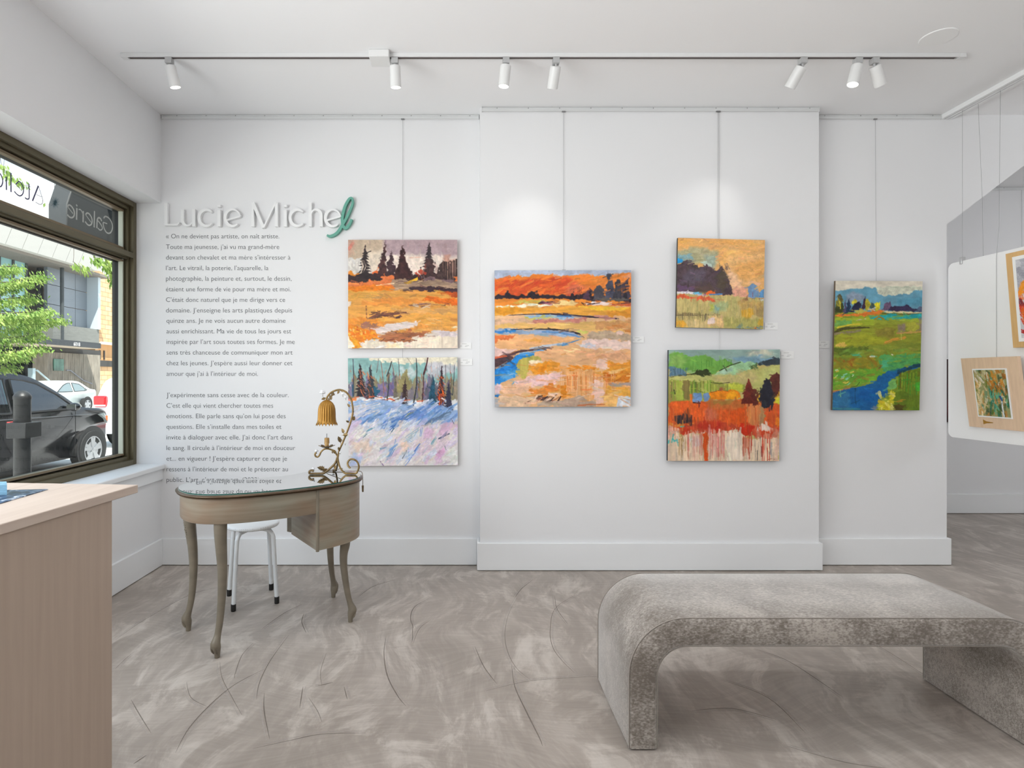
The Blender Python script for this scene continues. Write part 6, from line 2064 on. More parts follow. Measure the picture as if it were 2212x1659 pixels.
P.stroke([(262, 1335), (340, 1320), (440, 1300)], 26, (210, 130, 60), .8, .4)
P.stroke([(505, 1300), (505, 1400), (515, 1470)], 6, (20, 60, 80), .8, 0)
P.stroke([(460, 1285), (520, 1275), (550, 1235)], 8, (60, 90, 40), .9, .1)
P.stroke([(345, 1320), (350, 1390)], 14, (130, 190, 130), .8, .2)
P.poly([(860, 1300), (880, 1220), (940, 1180), (980, 1190), (960, 1300), (880, 1320)], (118, 178, 96), 1, .016)
P.poly([(960, 1180), (1060, 1120), (1205, 1070), (1205, 1540), (760, 1540), (850, 1400), (940, 1300)], (104, 130, 36), 1, .02, fx=30, fy=10)
P.drips(50, 960, 1200, 1110, 1480, [(120, 160, 40), (80, 110, 30), (150, 170, 50), (110, 90, 30), (60, 150, 50)], 14, .75, (.15, .5))
P.poly([(1150, 1260), (1205, 1220), (1205, 1330), (1150, 1300)], (80, 190, 60), .9, .02)
P.poly([(745, 1540), (760, 1460), (850, 1440), (880, 1340), (920, 1320), (930, 1420), (900, 1540)], (216, 206, 50), .97, .03)
P.dabs(22, (760, 1340, 930, 1530), 40, 26, 60, [(226, 216, 70), (196, 180, 40), (170, 180, 70), (236, 226, 130)], .85)
P.poly([(920, 1500), (960, 1460), (1050, 1490), (1040, 1530), (930, 1530)], (84, 70, 24), .9, .02, soft=.006)
P.stroke([(980, 1440), (1020, 1450)], 26, (216, 130, 50), .9, .3)
P.poly([(690, 1540), (710, 1480), (760, 1470), (740, 1540)], (120, 134, 150), .9, .02)
P.stroke([(270, 1520), (560, 1525)], 20, (70, 140, 140), .7, .45)
P.work(380, .06, .018, -6, .35, (262, 480, 1205, 1540))
P.grain(.05)
canvas(P, 'tall painting of a green meadow with a blue stream beyond the column', WALL_Y, [(1805, 606.5), (1993, 607.5), (1986, 886.5), (1798, 886)], .034, (112, 96, 78), .030)

# two small framed works on the hanging panel --------------------------------------
def panel_work(P, label, yz, border, pic_yz, wood_rgb, thick, lean, name='framed_painting', mount=True, mark=None):
    """yz = (far y, near y, bottom z, top z) of a board whose face looks along -x; its top leans out from the panel"""
    ya, yb_, za, zb = yz
    t = thing(name, label, 'framed painting', (PXX - .02, (ya + yb_) / 2, za))

    def pt(y, z, out):
        k = (z - za) / (zb - za)
        return Vector((PXX - .0015 - out - lean * k, y, z))
    m = MB()
    c = [pt(ya, zb, thick), pt(yb_, zb, thick), pt(yb_, za, thick), pt(ya, za, thick)]
    bk = [pt(ya, zb, 0), pt(yb_, zb, 0), pt(yb_, za, 0), pt(ya, za, 0)]
    m.add(c + bk, [(0, 1, 2, 3), (7, 6, 5, 4), (0, 4, 5, 1), (1, 5, 6, 2), (2, 6, 7, 3), (3, 7, 4, 0)])
    m.build('wooden_board', wood('maple_board_%d' % wood_rgb[2], wood_rgb, tuple(min(255, v + 16) for v in wood_rgb), (0, 0, 1)), t)
    qa, qb, wa, wb = pic_yz
    mt = MB()
    mm = border
    k1 = [pt(qa + mm, wb + mm, thick + .0005), pt(qb - mm, wb + mm, thick + .0005), pt(qb - mm, wa - mm, thick + .0005), pt(qa + mm, wa - mm, thick + .0005)]
    k2 = [p + Vector((-.004, 0, 0)) for p in k1]
    mt.add(k2 + k1, [(0, 1, 2, 3), (7, 6, 5, 4), (0, 4, 5, 1), (1, 5, 6, 2), (2, 6, 7, 3), (3, 7, 4, 0)])
    mt.build('paper_mount', mat('mount_white', (238, 238, 236), .7), t)
    painted_sheet('painted_face', P, [pt(qa, wb, thick + .0058), pt(qb, wb, thick + .0058), pt(qb, wa, thick + .0058), pt(qa, wa, thick + .0058)], t)
    if mark:
        m = MB()
        y_, z_ = mark
        f = lambda a, b: pt(y_ - a, z_ + b, thick + .0006)
        q = [f(-.035, .016), f(-.012, .006), f(.03, .002), f(.03, -.002), f(-.012, -.006), f(-.035, -.014)]
        m.add(q + [p + Vector((-.0008, 0, 0)) for p in q], [(5, 4, 3, 2, 1, 0), (6, 7, 8, 9, 10, 11)] + [(i, (i + 1) % 6, (i + 1) % 6 + 6, i + 6) for i in range(6)])
        m.build('brush_mark', mat('ochre_mark', (160, 116, 30), .6), t)
    return t


P = Paint(110, 170, (310, 1055, 545, 1390), (150, 150, 100), 7)
P.dabs(150, (310, 1055, 545, 1390), 34, 14, 90, [(200, 180, 140), (150, 110, 50), (96, 140, 110), (110, 120, 50), (186, 120, 50), (60, 80, 50), (216, 206, 180)], .9, .2, .5)
P.dabs(36, (420, 1060, 545, 1240), 30, 14, 80, [(186, 110, 30), (206, 140, 50), (150, 90, 30)], .9)
P.dabs(36, (400, 1220, 545, 1385), 36, 12, 90, [(40, 120, 100), (30, 80, 60), (90, 170, 140), (70, 110, 40)], .9)
P.dabs(24, (315, 1140, 370, 1385), 40, 14, 90, [(226, 196, 140), (206, 150, 80), (240, 220, 180)], .9)
P.dabs(16, (315, 1060, 400, 1140), 30, 14, 60, [(226, 214, 196), (180, 170, 120)], .9)
P.stroke([(492, 1250), (496, 1385)], 10, (214, 220, 226), .95, .1)
P.stroke([(486, 1245), (496, 1270)], 14, (40, 80, 130), .95, .1)
P.grain(.06)
panel_work(P, 'small brown and green abstract mounted on a pale maple board, lower on the hanging panel', (3.685, 3.31, .958, 1.394), .008, (3.60, 3.388, 1.034, 1.318), (214, 184, 154), .020, .055, mark=(3.545, .994))
P = Paint(110, 150, (600, 270, 900, 830), (200, 200, 204), 8)
P.dabs(90, (600, 270, 900, 830), 70, 30, 80, [(206, 206, 210), (170, 170, 178), (226, 226, 228), (150, 150, 160)], .9)
P.dabs(90, (600, 440, 900, 820), 60, 30, 100, [(236, 110, 24), (206, 50, 24), (240, 150, 40), (180, 30, 30), (90, 40, 60), (226, 226, 228)], .95, .2, .5)
P.grain(.06)
panel_work(P, 'gold framed red and grey abstract on white paper, upper on the hanging panel', (3.387, 2.95, 1.447, 2.0), .02, (3.325, 3.01, 1.50, 1.952), (206, 166, 110), .024, .045)
# dark picture glimpsed in the far room
P = Paint(60, 60, (0, 0, 100, 100), (60, 24, 30), 9)
P.dabs(60, (0, 0, 100, 100), 30, 12, 60, [(40, 26, 30), (120, 30, 40), (70, 40, 44), (150, 50, 40)], .9)
a_, b_ = at(2046, 776, FAR_Y - .03), at(2110, 912, FAR_Y - .03)
canvas(P, 'dark red picture on the far room wall, showing as a sliver beside the hanging panel', FAR_Y, [(2046.5, 776), (2106, 776), (2106, 912), (2046.5, 912)], .03, (40, 30, 30), name='dark_painting')
# ------------------------------------------------------------------ street outside the window
asphalt = mat('asphalt', (206, 204, 199), .9, noise=(3, .12, (1, 1, 1)))
paving = mat('paving', (176, 172, 166), .9, noise=(4, .15, (1, 1, 1)))
ROAD = -0.30
struct(MB().box(-60, -5.05, -30, 90, ROAD - .2, ROAD).build('street', asphalt))
struct(MB().box(-5.05, -2.42, -30, 60, ROAD - .2, -.15).build('pavement', paving))
struct(MB().box(-60, -20.4, -10, 80, ROAD - .19, -.12).build('pavement_across', mat('paving_pale', (196, 192, 184), .9, noise=(4, .1, (1, 1, 1)))))

# projecting sign box outside the upper pane
sg = MB()
SXX = -2.92
q = [on_x(145, 489, SXX), on_x(145, 441, SXX), on_x(159, 398, SXX)]
y0_, y1_ = q[0].y, 5.35
zb_, zc_, zt_ = q[0].z, q[1].z, q[2].z
sg.prism([(y0_, zb_), (y1_, zb_), (y1_, 3.4), (q[2].y + .12, 3.4), (q[2].y, zt_), (y0_, zc_)], SXX - .14, SXX, 'x')
so = sg.build('projecting_sign', mat('sign_charcoal', (66, 68, 68), .55), bevel=.008)
recentre(so)
tag(so, 'dark grey shop sign box projecting above the pavement outside the upper pane', 'sign')
bpy.context.view_layer.update()
br = MB()
for yy in (4.6, 5.15):
    br.box(-2.94, -2.419, yy, yy + .05, 2.9, 2.95)
br.build('bracket', mat('sign_charcoal', (66, 68, 68), .55), so)

# bollard
bc = Vector((-4.03, 5.25, -.15))
bo_ = thing('bollard', 'black bollard with a square collar on the pavement beside the dark car', 'bollard', bc)
bm_b = mat('bollard_black', (38, 38, 38), .45, noise=(8, .2, (1, 1, 1)))
MB().lathe([(.080, 0), (.080, .02), (.068, .03), (.068, 1.22), (.072, 1.225), (.072, 1.25), (.066, 1.262), (.05, 1.285), (.025, 1.30), (.001, 1.303)], bc, 20).build('post', bm_b, bo_, smooth=True, angle=40)
cz_ = EYE - (945 - CY) / (F / 5.25)
ct_ = EYE - (912 - CY) / (F / 5.25)
MB().box(bc.x - .07, bc.x + .105, bc.y - .10, bc.y + .10, cz_, ct_).build('collar', bm_b, bo_, bevel=.005)
MB().box(bc.x - .098, bc.x - .071, bc.y - .05, bc.y + .05, cz_ + .005, ct_ + .0).build('sticker_plate', mat('sticker_blue', (92, 118, 176), .5), bo_)
MB().box(bc.x - .098, bc.x - .0715, bc.y - .055, bc.y + .05, ct_ - .012, ct_ + .006).build('sticker_band', mat('sticker_red', (200, 60, 56), .5), bo_)

# ---- cars
tyre_m = mat('tyre', (30, 30, 30), .8)
rim_a = mat('alloy', (176, 178, 182), .3, metal=.75)
chrome = mat('chrome', (210, 212, 214), .15, metal=.95)
trim_b = mat('black_trim', (24, 24, 25), .5)
car_glass = mat('car_glass', (58, 76, 76), .05, spec=1.0)


def car(name, label, x_near, yf, sgn, prof, W, paint, belt, wins, wheels, height_tumble=.30, group=None, glass=None):
    """prof = side outline (s behind the nose, z above the road); sgn = +1 if the nose points away from the camera"""
    xc = x_near - W
    L = max(p[0] for p in prof)
    t = thing(name, label, 'car', (xc, yf - sgn * L / 2, ROAD))

    def hw(s, z):
        w = W - height_tumble * max(0, z - belt)
        e = max(0, (.75 - s) / .75)
        w -= .30 * e * e
        e = max(0, (s - (L - .5)) / .5)
        w -= .16 * e * e
        if z < .5:
            w -= .05 * (.5 - z) / .3
        return w

    def P(s, z, side, out=0.0):
        return Vector((xc + side * (hw(s, z) + out), yf - sgn * s, ROAD + z))
    pr_ = smooth_path([(s, z, 0) for s, z in prof], 5, True)
    pr_ = [(max(0, v.x), v.y) for v in pr_]
    rings = []
    for k in (-1, -.97, -.85, -.5, 0, .5, .85, .97, 1):
        ring = []
        for s, z in pr_:
            c = .45 + .5 * z
            sh = 0 if abs(k) < .98 else .035
            zz = z + (-sh if z > c else sh * .5) * (1 if z > .3 else 0)
            ring.append(Vector((xc + k * hw(s, z), yf - sgn * (s + (sh if s < L / 2 else -sh) * .6), ROAD + zz - (0 if abs(k) < .98 else 0) + .02 * (1 - k * k) * (1 if z > belt else 0))))
        rings.append(ring)
    body = MB().rings(rings).build('body', paint, t, smooth=True, angle=50)
    for wn_ in wins:
        for side in (1, -1):
            a = [P(s, z, side, .004) for s, z in wn_]
            b = [P(s, z, side, -.02) for s, z in wn_]
            n = len(a)
            o = MB().add(a + b, [tuple(range(n)), tuple(range(2 * n - 1, n - 1, -1))] + [(i, (i + 1) % n, (i + 1) % n + n, i + n) for i in range(n)]).build('side_window', glass or car_glass, t)
            m = MB()
            m.tube(a + [a[0]], .014, 6)
            m.build('window_trim', trim_b, o)
    for s, r in wheels:
        for side in (1, -1):
            c = P(s, .42, side, -.19)
            c.z = ROAD + r
            ax = Vector((side, 0, 0))
            MB().lathe([(r * 1.17, .195), (r * 1.17, .199), (.01, .199)], Vector((c.x, c.y, c.z + .02)), 28, ax).build('wheel_arch', trim_b, t)
            w = MB().lathe([(r * .6, .02), (r * .97, .02), (r, .05), (r, .19), (r * .96, .215), (r * .72, .222), (r * .70, .205), (.02, .200)], c, 32, ax).build('wheel', tyre_m, t, smooth=True, angle=40)
            m = MB().lathe([(r * .70, .200), (r * .70, .218), (r * .65, .218), (r * .64, .203)], c, 28, ax)
            for k in range(5):
                for d_ in (-.16, .16):
                    a = 2 * PI * k / 5 + d_ + .3
                    u = Vector((0, math.cos(a), math.sin(a)))
                    v = Vector((0, -math.sin(a), math.cos(a)))
                    p0, p1 = c + ax * .216 + u * .03, c + ax * .212 + u * r * .67
                    m.rings([[p + v * ww + ax * .0, p + v * ww - ax * .012, p - v * ww - ax * .012, p - v * ww] for p, ww in ((p0, .018), (p1, .030))])
            m.lathe([(.045, .205), (.045, .220), (.03, .224), (.001, .224)], c, 14, ax)
            m.build('alloy_rim', rim_a, w)
    return t, P


suv_prof = [(0, .46), (.0, .62), (.06, .80), (.26, .95), (.62, 1.03), (1.12, 1.09), (1.5, 1.31), (1.92, 1.53), (2.25, 1.62), (2.8, 1.665), (3.6, 1.63), (4.2, 1.50), (4.48, 1.15), (4.6, .9), (4.6, .45), (4.4, .30), (2.3, .26), (.3, .27), (.06, .34)]
suv_wins = [[(1.28, 1.07), (1.62, 1.30), (1.98, 1.475), (2.25, 1.535), (2.48, 1.55), (2.50, 1.065)], [(2.62, 1.065), (2.60, 1.555), (3.2, 1.53), (3.45, 1.42), (3.5, 1.08)], [(3.6, 1.09), (3.6, 1.38), (3.95, 1.3), (4.05, 1.12)]]
black_paint = mat('car_black', (14, 14, 16), .22, spec=.5, coat=.25)
dark_car, P_ = car('parked_suv', 'black crossover car parked at the near kerb behind the bollard', -6.36, 10.72, 1, suv_prof, .92, black_paint, 1.02, suv_wins, [(.86, .335), (3.5, .335)], glass=glass_mat('tinted_glass', (150, 186, 178), .12))
m = MB()
mc = P_(1.45, 1.10, 1, .11)
m.sphere(mc, .11, 10, (.85, .75, .62))
mo = m.build('door_mirror', black_paint, dark_car, smooth=True)
MB().box(mc.x - .07, mc.x + .075, mc.y - .085, mc.y - .078, mc.z - .045, mc.z + .045).build('mirror_glass', chrome, mo)
for s in (2.30, 3.35):
    h = P_(s, .86, 1, .012)
    MB().tube([h + Vector((0, -.1, 0)), h + Vector((.02, -.07, .004)), h + Vector((.02, .07, .004)), h + Vector((0, .1, 0))], .014, 8).build('door_handle', chrome, dark_car, smooth=True)
for s in (1.30, 2.56):
    MB().tube([P_(s, z, 1, .001) for z in (1.02, .8, .6, .4)], .005, 5).build('door_seam', trim_b, dark_car)
MB().tube([P_(s, .93 + .02 * s, 1, .002) for s in (.9, 1.6, 2.3, 3.0, 3.8)], .006, 5).build('crease_line', mat('car_grey', (70, 72, 76), .3), dark_car)
hl = [P_(s, z, 1, .008) for s, z in ((.12, .82), (.50, .95), (.66, .93), (.42, .84), (.16, .74))]
MB().add(hl + [p + Vector((-.05, 0, 0)) for p in hl], [(0, 1, 2, 3, 4), (9, 8, 7, 6, 5)] + [(i, (i + 1) % 5, (i + 1) % 5 + 5, i + 5) for i in range(5)]).build('headlight', mat('lamp_glass', (120, 132, 132), .1, spec=.8), dark_car)
hl = [P_(s, z, 1, .012) for s, z in ((.08, .84), (.20, .88), (.22, .80), (.10, .74))]
MB().add(hl + [p + Vector((-.05, 0, 0)) for p in hl], [(0, 1, 2, 3), (7, 6, 5, 4)] + [(i, (i + 1) % 4, (i + 1) % 4 + 4, i + 4) for i in range(4)]).build('side_marker', mat('amber', (226, 110, 40), .2), dark_car)

sed_prof = [(0, .42), (.0, .60), (.12, .70), (1.05, .86), (1.32, .95), (1.9, 1.27), (2.2, 1.39), (2.75, 1.43), (3.25, 1.37), (3.85, 1.06), (4.3, 1.0), (4.46, .92), (4.5, .60), (4.48, .42), (4.3, .27), (2.2, .22), (.25, .24)]
sed_wins = [[(1.62, .95), (2.1, 1.24), (2.35, 1.32), (2.55, 1.34), (2.6, .95)], [(2.72, .95), (2.68, 1.34), (3.15, 1.28), (3.42, 1.12), (3.46, .96)], [(3.52, .97), (3.48, 1.08), (3.62, 1.0)]]
car('silver_sedan', 'pale silver saloon parked across the street, seen over the black car bonnet', -17.6, 23.3, -1, sed_prof, .88, mat('car_silver', (206, 214, 210), .3, metal=.1, coat=.4), .92, sed_wins, [(.85, .31), (3.62, .31)], glass=mat('sedan_glass', (120, 134, 136), .08, spec=1.0))

white_suv, P2 = car('white_suv', 'white car with red tail light, cut off by the window jamb', -6.5, 17.35, 1, suv_prof, .92, mat('car_white', (226, 230, 234), .3, coat=.4), 1.02, suv_wins, [(.86, .335), (3.55, .335)])
red_m = mat('tail_red', (200, 30, 36), .15, spec=.7)
for sd in (-1, 1):
    x = -7.42 + sd * .62
    MB().box(x - .15, x + .13, 12.70, 12.82, ROAD + .92, ROAD + 1.17).build('tail_light', red_m, white_suv, bevel=.04, seg=3)
    MB().box(x - .12, x + .12, 12.69, 12.80, ROAD + .94, ROAD + .97).build('reversing_lamp', mat('lamp_white', (230, 232, 232), .2), white_suv)
    MB().box(x - .10, x + .12, 12.70, 12.80, ROAD + .52, ROAD + .57).build('reflector', red_m, white_suv)

# ---- modern building across the street
BX = -22.0
bld = thing('street_building', 'modern glass and concrete building with pale panelled roof band and black entrance canopy', 'building', (-24, 33, -.12))


def yx(px, X):
    return F * X / (px - CX)


conc = mat('band_panel', (208, 205, 198), .7)
dark_r = mat('recess_dark', (84, 83, 82), .8)
pb = MB()
yy = 20.3
while yy < yx(214, BX) - .2:
    y2 = min(yy + 1.02, 34.6)
    pb.hexa([(-22.9, yy, 7.7), (-22.0, yy, 7.7), (-22.0, y2, 7.7), (-22.9, y2, 7.7)], [(-22.9, yy, 9.4), (-21.3, yy, 9.4), (-21.3, y2, 9.4), (-22.9, y2, 9.4)])
    yy += 1.045
pb.build('roof_band_panel', conc, bld)
MB().box(-23.5, -22.35, 18, 34.4, 7.72, 9.3).build('band_backing', dark_r, bld)
MB().box(-32, -22.4, 18, 36.5, 7.55, 7.7).build('soffit', mat('soffit_grey', (128, 122, 114), .8), bld)
MB().box(-32, -25.2, 18, 36.4, -.12, 7.55).build('recess_wall', dark_r, bld)
gw = MB()
gy0, gy1 = 26.0, yx(57, -24.0)
MB().box(-24.08, -24.0, gy0, gy1, 3.0, 7.55).build('curtain_wall_glass', mat('teal_glass', (150, 196, 196), .12, spec=.9), bld)
yy = gy1
k = 0
while yy > gy0:
    gw.box(-24.0, -23.92, yy - .11, yy, -.1, 7.55)
    yy -= 0.92
for z in (6.55, 4.75, 3.0):
    gw.box(-24.0, -23.94, gy0, gy1, z - .05, z + .03)
gw.build('mullion', mat('mullion_dark', (56, 62, 64), .5), bld)
MB().box(-24.12, -24.02, gy0, yx(103, -24.0), -.1, 3.0).build('entrance_glass', mat('entrance_dark', (48, 58, 56), .12, spec=.8), bld)
met = MB()
ya, yb2 = yx(102, -23.5), yx(190, -23.5)
for i in range(3):
    for j in range(3):
        w_ = (yb2 - ya) / 3
        met.box(-23.7, -23.5, ya + w_ * i + .015, ya + w_ * (i + 1) - .015, 4.36 + j * 1.12, 4.36 + (j + 1) * 1.12 - .03)
met.build('metal_panel', mat('panel_bluegrey', (134, 142, 150), .4, metal=.3), bld)
xe = -(1000 - 214) * yb2 / F
MB().box(-23.5, xe, yb2 - .1, yb2 + .15, 4.3, 7.66).build('sun_toned_end_panel', mat('panel_sun_tone', (196, 208, 216), .45), bld)  # paler colour painted on this face as if it caught more sun
MB().lathe([(.10, 0), (.10, 4.3)], (-22.9, yx(134, -22.9), 3.25), 12).build('pipe', mat('mullion_dark', (56, 62, 64), .5), bld)
MB().lathe([(.16, 0), (.16, 4.3)], (-24.3, yx(86, -24.3), 3.25), 12).build('column', mat('mullion_dark', (56, 62, 64), .5), bld)
MB().box(-24.4, -22.9, yx(110, -23), yx(214, -22.9), 3.3, 4.3).build('upper_plinth', mat('plinth_concrete', (120, 121, 116), .8, noise=(2, .12, (1, 1, 6))), bld)
# canopy with its number
cy0, cy1 = yx(62, -21.0), yx(218, -21.0)
can = MB().box(-24.0, -21.0, cy0, cy1, 2.97, 3.27).build('entrance_canopy', mat('canopy_black', (48, 52, 56), .5), bld)
MB().box(-23.9, -21.1, cy0 + .1, cy1 - .1, 2.93, 2.968).build('canopy_soffit', mat('soffit_beige', (206, 192, 174), .6), can)
v_, f_ = text_mesh('6018', .52, .30)
n0 = yx(172.5, -21.0)
MB().add([(-20.985, n0 - .52 + p.x, 3.0 + p.y * .95) for p in v_], f_).build('street_number', mat('number_white', (240, 240, 240), .6), can)
MB().box(-23.2, -22.2, yx(103, -22.2), yx(216, -22.2), 2.62, 2.93).build('dark_fascia', mat('fascia', (62, 60, 58), .7), bld)
# fluted concrete entrance wall
flt = MB()
f0, f1 = yx(103, -22.0), yx(217, -22.0)
n = 56
for i in range(n):
    y_ = f0 + (f1 - f0) * i / n
    w_ = (f1 - f0) / n
    flt.hexa([(-22.4, y_, -.12), (-22.0, y_ + w_ * .2, -.12), (-22.0, y_ + w_ * .7, -.12), (-22.4, y_ + w_, -.12)][::-1], [(-22.4, y_, 2.64), (-22.0, y_ + w_ * .2, 2.64), (-22.0, y_ + w_ * .7, 2.64), (-22.4, y_ + w_, 2.64)][::-1])
flt.build('fluted_wall', mat('fluted_concrete', (146, 139, 128), .9, noise=(5, .3, (1, 1, .25))), bld)
MB().box(-22.8, -22.3, f0, f1, -.12, 2.62).build('wall_core', mat('fluted_concrete', (176, 168, 156), .9), bld)
a_ = on_x(115, 775, -21.98)
b_ = on_x(136, 801, -21.98)
MB().box(-21.99, -21.93, a_.y, b_.y, b_.z, a_.z).build('poster_case', mat('poster_green', (70, 104, 92), .4, noise=(3, .5, (1, 1, 1))), bld)
hr = MB()
hr.tube([on_x(143, 800, -21.9), on_x(152, 800, -21.9), on_x(180, 822, -21.9), on_x(199, 829, -21.9)], .035, 6)
hr.build('handrail', mat('rail_steel', (120, 122, 130), .4, metal=.6), bld)
hr = MB()
hr.tube([on_x(70, 830, -21.7), on_x(71, 800, -21.7), on_x(80, 800, -21.7), on_x(106, 822, -21.7)], .05, 6)
hr.build('handrail', mat('rail_pale', (170, 190, 196), .4, metal=.4), bld)
tb = MB().box(-21.85, -21.6, yx(66.5, -21.7), yx(72.5, -21.7), -.12, 1.75).build('entrance_post', mat('rail_pale', (170, 190, 196), .4), bld)

# brick neighbour
brick = bpy.data.materials.new('tan_brick')
brick.use_nodes = True
_n = brick.node_tree
_b = _n.nodes['Principled BSDF']
_t = _n.nodes.new('ShaderNodeTexCoord')
_mp = _n.nodes.new('ShaderNodeMapping')
_mp.inputs['Rotation'].default_value = (0, PI / 2, PI / 2)
_k = _n.nodes.new('ShaderNodeTexBrick')
_k.inputs['Color1'].default_value = (*lin((226, 190, 148)), 1)
_k.inputs['Color2'].default_value = (*lin((206, 164, 120)), 1)
_k.inputs['Mortar'].default_value = (*lin((168, 132, 100)), 1)
_k.inputs['Scale'].default_value = 1.0
_k.inputs['Brick Width'].default_value = 0.62
_k.inputs['Row Height'].default_value = 0.31
_k.inputs['Mortar Size'].default_value = 0.02
_n.links.new(_t.outputs['Object'], _mp.inputs[0])
_n.links.new(_mp.outputs[0], _k.inputs['Vector'])
_n.links.new(_k.outputs['Color'], _b.inputs['Base Color'])
_b.inputs['Roughness'].default_value = .9
NX = -24.0
nb = thing('street_brick_building', 'tan brick building beyond the modern one, beside the window jamb', 'building', (-26, 41, -.12))
y0_, y1_ = yx(214, NX), yx(290, NX)
m = MB()
m.prism([(y0_, 3.65), (y1_, 3.65), (y1_, 7.4), (yx(244, NX), 8.05), (y0_, 8.35)], NX - 5, NX, 'x')
m.build('upper_brick_wall', brick, nb)
MB().box(NX - 5, NX - .25, y0_, y1_, 2.0, 3.55).build('recessed_storey', mat('tan_render', (206, 160, 112), .8), nb)
MB().box(NX - 3, NX + .1, y0_, y1_, 3.5, 3.66).build('ledge', mat('ledge_pale', (240, 226, 204), .7), nb)
for px in (222, 231):
    MB().box(NX - .27, NX - .2, yx(px, NX), yx(px + 2.4, NX), 2.5, 3.1).build('slot_window', mat('slot_dark', (56, 46, 40), .5), nb)
MB().box(NX - 5, NX + .06, y0_, y1_, 2.02, 2.42).build('dark_band', mat('fascia', (62, 60, 58), .7), nb)
MB().box(NX - 5, NX - .05, y0_, y1_, -.12, 2.02).build('lower_brick_wall', brick, nb)

# ---- street tree at the kerb; its twigs hang across both panes
rgt = random.Random(11)
leaf_mat = bpy.data.materials.new('leaf_green')
leaf_mat.use_nodes = True
_n = leaf_mat.node_tree
_b = _n.nodes['Principled BSDF']
_o = _n.nodes['Material Output']
_at = _n.nodes.new('ShaderNodeTexNoise')
_at.inputs['Scale'].default_value = 9
_tc = _n.nodes.new('ShaderNodeTexCoord')
_r = _n.nodes.new('ShaderNodeValToRGB')
_r.color_ramp.elements[0].position = .35
_r.color_ramp.elements[0].color = (*lin((122, 162, 66)), 1)
_r.color_ramp.elements[1].position = .68
_r.color_ramp.elements[1].color = (*lin((196, 214, 124)), 1)
_n.links.new(_tc.outputs['Object'], _at.inputs['Vector'])
_n.links.new(_at.outputs['Fac'], _r.inputs[0])
_n.links.new(_r.outputs[0], _b.inputs['Base Color'])
_b.inputs['Roughness'].default_value = .5
_tr = _n.nodes.new('ShaderNodeBsdfTranslucent')
_n.links.new(_r.outputs[0], _tr.inputs[0])
_mx = _n.nodes.new('ShaderNodeMixShader')
_mx.inputs[0].default_value = .45
_n.links.new(_b.outputs[0], _mx.inputs[1])
_n.links.new(_tr.outputs[0], _mx.inputs[2])
_n.links.new(_mx.outputs[0], _o.inputs[0])
bark = mat('bark', (96, 84, 72), .9, noise=(12, .3, (1, 1, .3)))
TB = Vector((-6.0, 6.35, -.15))
TB.x = -5.0 - .35
tree = thing('street_tree', 'young street tree with drooping yellow-green leaves outside the window', 'tree', TB)
hub = TB + Vector((.05, 0, 2.1))
top = TB + Vector((0.1, .1, 4.2))
MB().tube(smooth_path([TB, TB + Vector((.03, .02, 1.0)), hub, TB + Vector((.1, .05, 3.2)), top], 4), [.075] * 9 + [.06] * 4 + [.05] * 4, 10).build('trunk', bark, tree, smooth=True)
fol = MB()
limbs = MB()


def leaf(p, d, ln, w):
    d = d.normalized()
    s = d.cross(Vector((rgt.uniform(-1, 1), rgt.uniform(-1, 1), rgt.uniform(.2, 1)))).normalized()
    nrm = s.cross(d).normalized() * (w * .25)
    fol.add([p, p + d * ln * .45 + s * w + nrm, p + d * ln, p + d * ln * .45 - s * w + nrm, p + d * ln * .45], [(0, 4, 1), (1, 4, 2), (0, 3, 4), (3, 2, 4)])


def spray(a, b, n, r, ln):
    """a drooping twig from a to b set with hanging leaves"""
    for i in range(n):
        t = rgt.random() ** .8
        c = a.lerp(b, t)
        c += Vector((rgt.gauss(0, r), rgt.gauss(0, r), rgt.gauss(0, r * .45) - r * .5 * rgt.random()))
        d = (b - a).normalized() * .6 + Vector((rgt.gauss(0, .5), rgt.gauss(0, .5), -.9 - rgt.random() * .5))
        leaf(c, d, ln * rgt.uniform(.7, 1.3), ln * .2 * rgt.uniform(.8, 1.2))


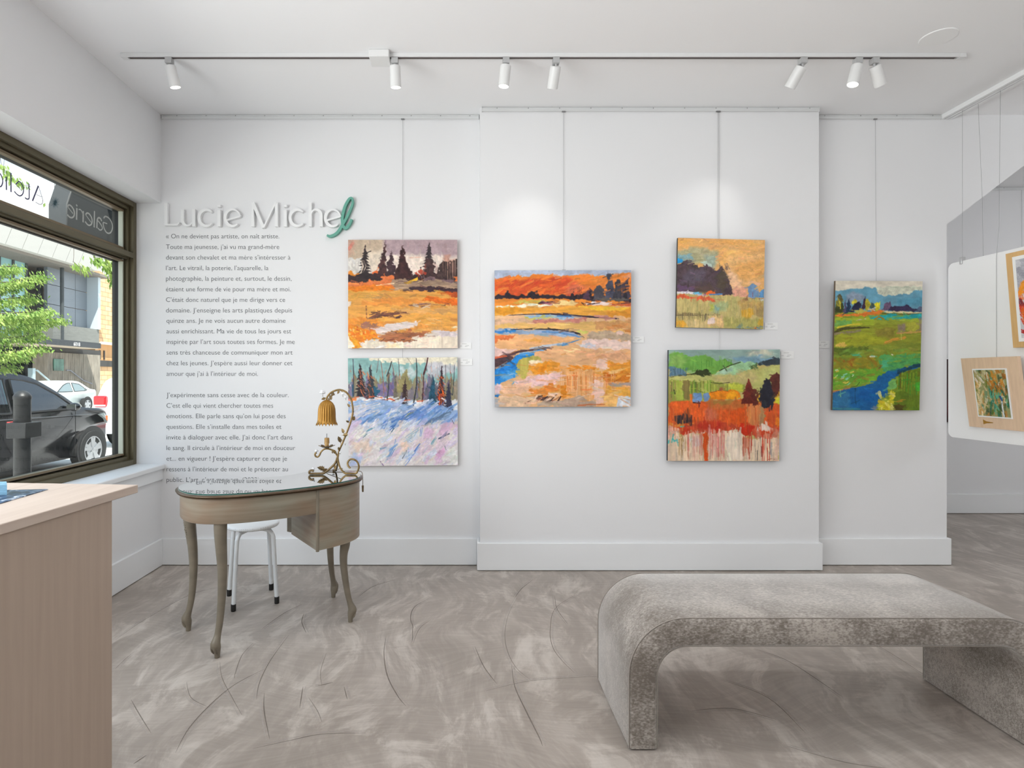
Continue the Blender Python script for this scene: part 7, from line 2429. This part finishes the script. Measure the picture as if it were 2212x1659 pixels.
# layered boughs of the lower crown, as far as they show past the window's edge
LOW = [((-60, 590), (38, 575), 260), ((-60, 640), (95, 592), 260), ((-40, 660), (72, 640), 300), ((-60, 690), (110, 670), 320), ((-40, 700), (138, 688), 330), ((-60, 730), (84, 702), 280), ((-60, 745), (88, 722), 280), ((-60, 780), (92, 748), 260), ((-60, 760), (45, 770), 240), ((-60, 800), (28, 790), 120), ((-60, 620), (50, 610), 220), ((-50, 680), (60, 690), 220)]
for (a, b, n) in LOW:
    Ya = rgt.uniform(6.2, 6.7)
    A, B = at(a[0], a[1], Ya), at(b[0], b[1], Ya + rgt.uniform(.2, .5))
    limbs.tube(smooth_path([hub.lerp(top, rgt.uniform(0, .35)), A.lerp(hub, .4) + Vector((0, 0, .12)), A + Vector((0, 0, .05)), B], 4), [.022] * 4 + [.014] * 4 + [.007] * 4 + [.002], 6)
    spray(A, B, int(n * 2.3), .06, .046)
HIGH = [((2, 350), (18, 378), 34), ((10, 372), (48, 398), 46), ((118, 440), (143, 462), 34), ((-10, 425), (12, 440), 20), ((176, 498), (252, 546), 110), ((196, 548), (250, 566), 40), ((205, 556), (246, 590), 60), ((232, 565), (252, 612), 50), ((160, 566), (192, 584), 40)]
arm = [top, top + Vector((.3, .9, .6)), Vector((-4.5, 6.4, 5.0)), Vector((-4.4, 7.6, 5.4))]
limbs.tube(smooth_path(arm, 5), [.03] * 6 + [.02] * 6 + [.010] * 4, 6)
armp = smooth_path(arm, 5)
for (a, b, n) in HIGH:
    Ya = 7.0 if a[0] < 150 else 6.0
    A, B = at(a[0], a[1], Ya), at(b[0], b[1], Ya + .1)
    j = min(armp, key=lambda p: (p - A).length)
    limbs.tube(smooth_path([j, Vector((A.x, A.y, 4.9)), A + Vector((0, 0, .25)), A, B], 4), [.006] * 5 + [.003] * 4 + [.002] * 8, 5)
    spray(A, B, int(n * 1.2), .03, .070)
limbs.build('branch', bark, tree, smooth=True)
tag(fol.build('foliage', leaf_mat, tree), kind='stuff')
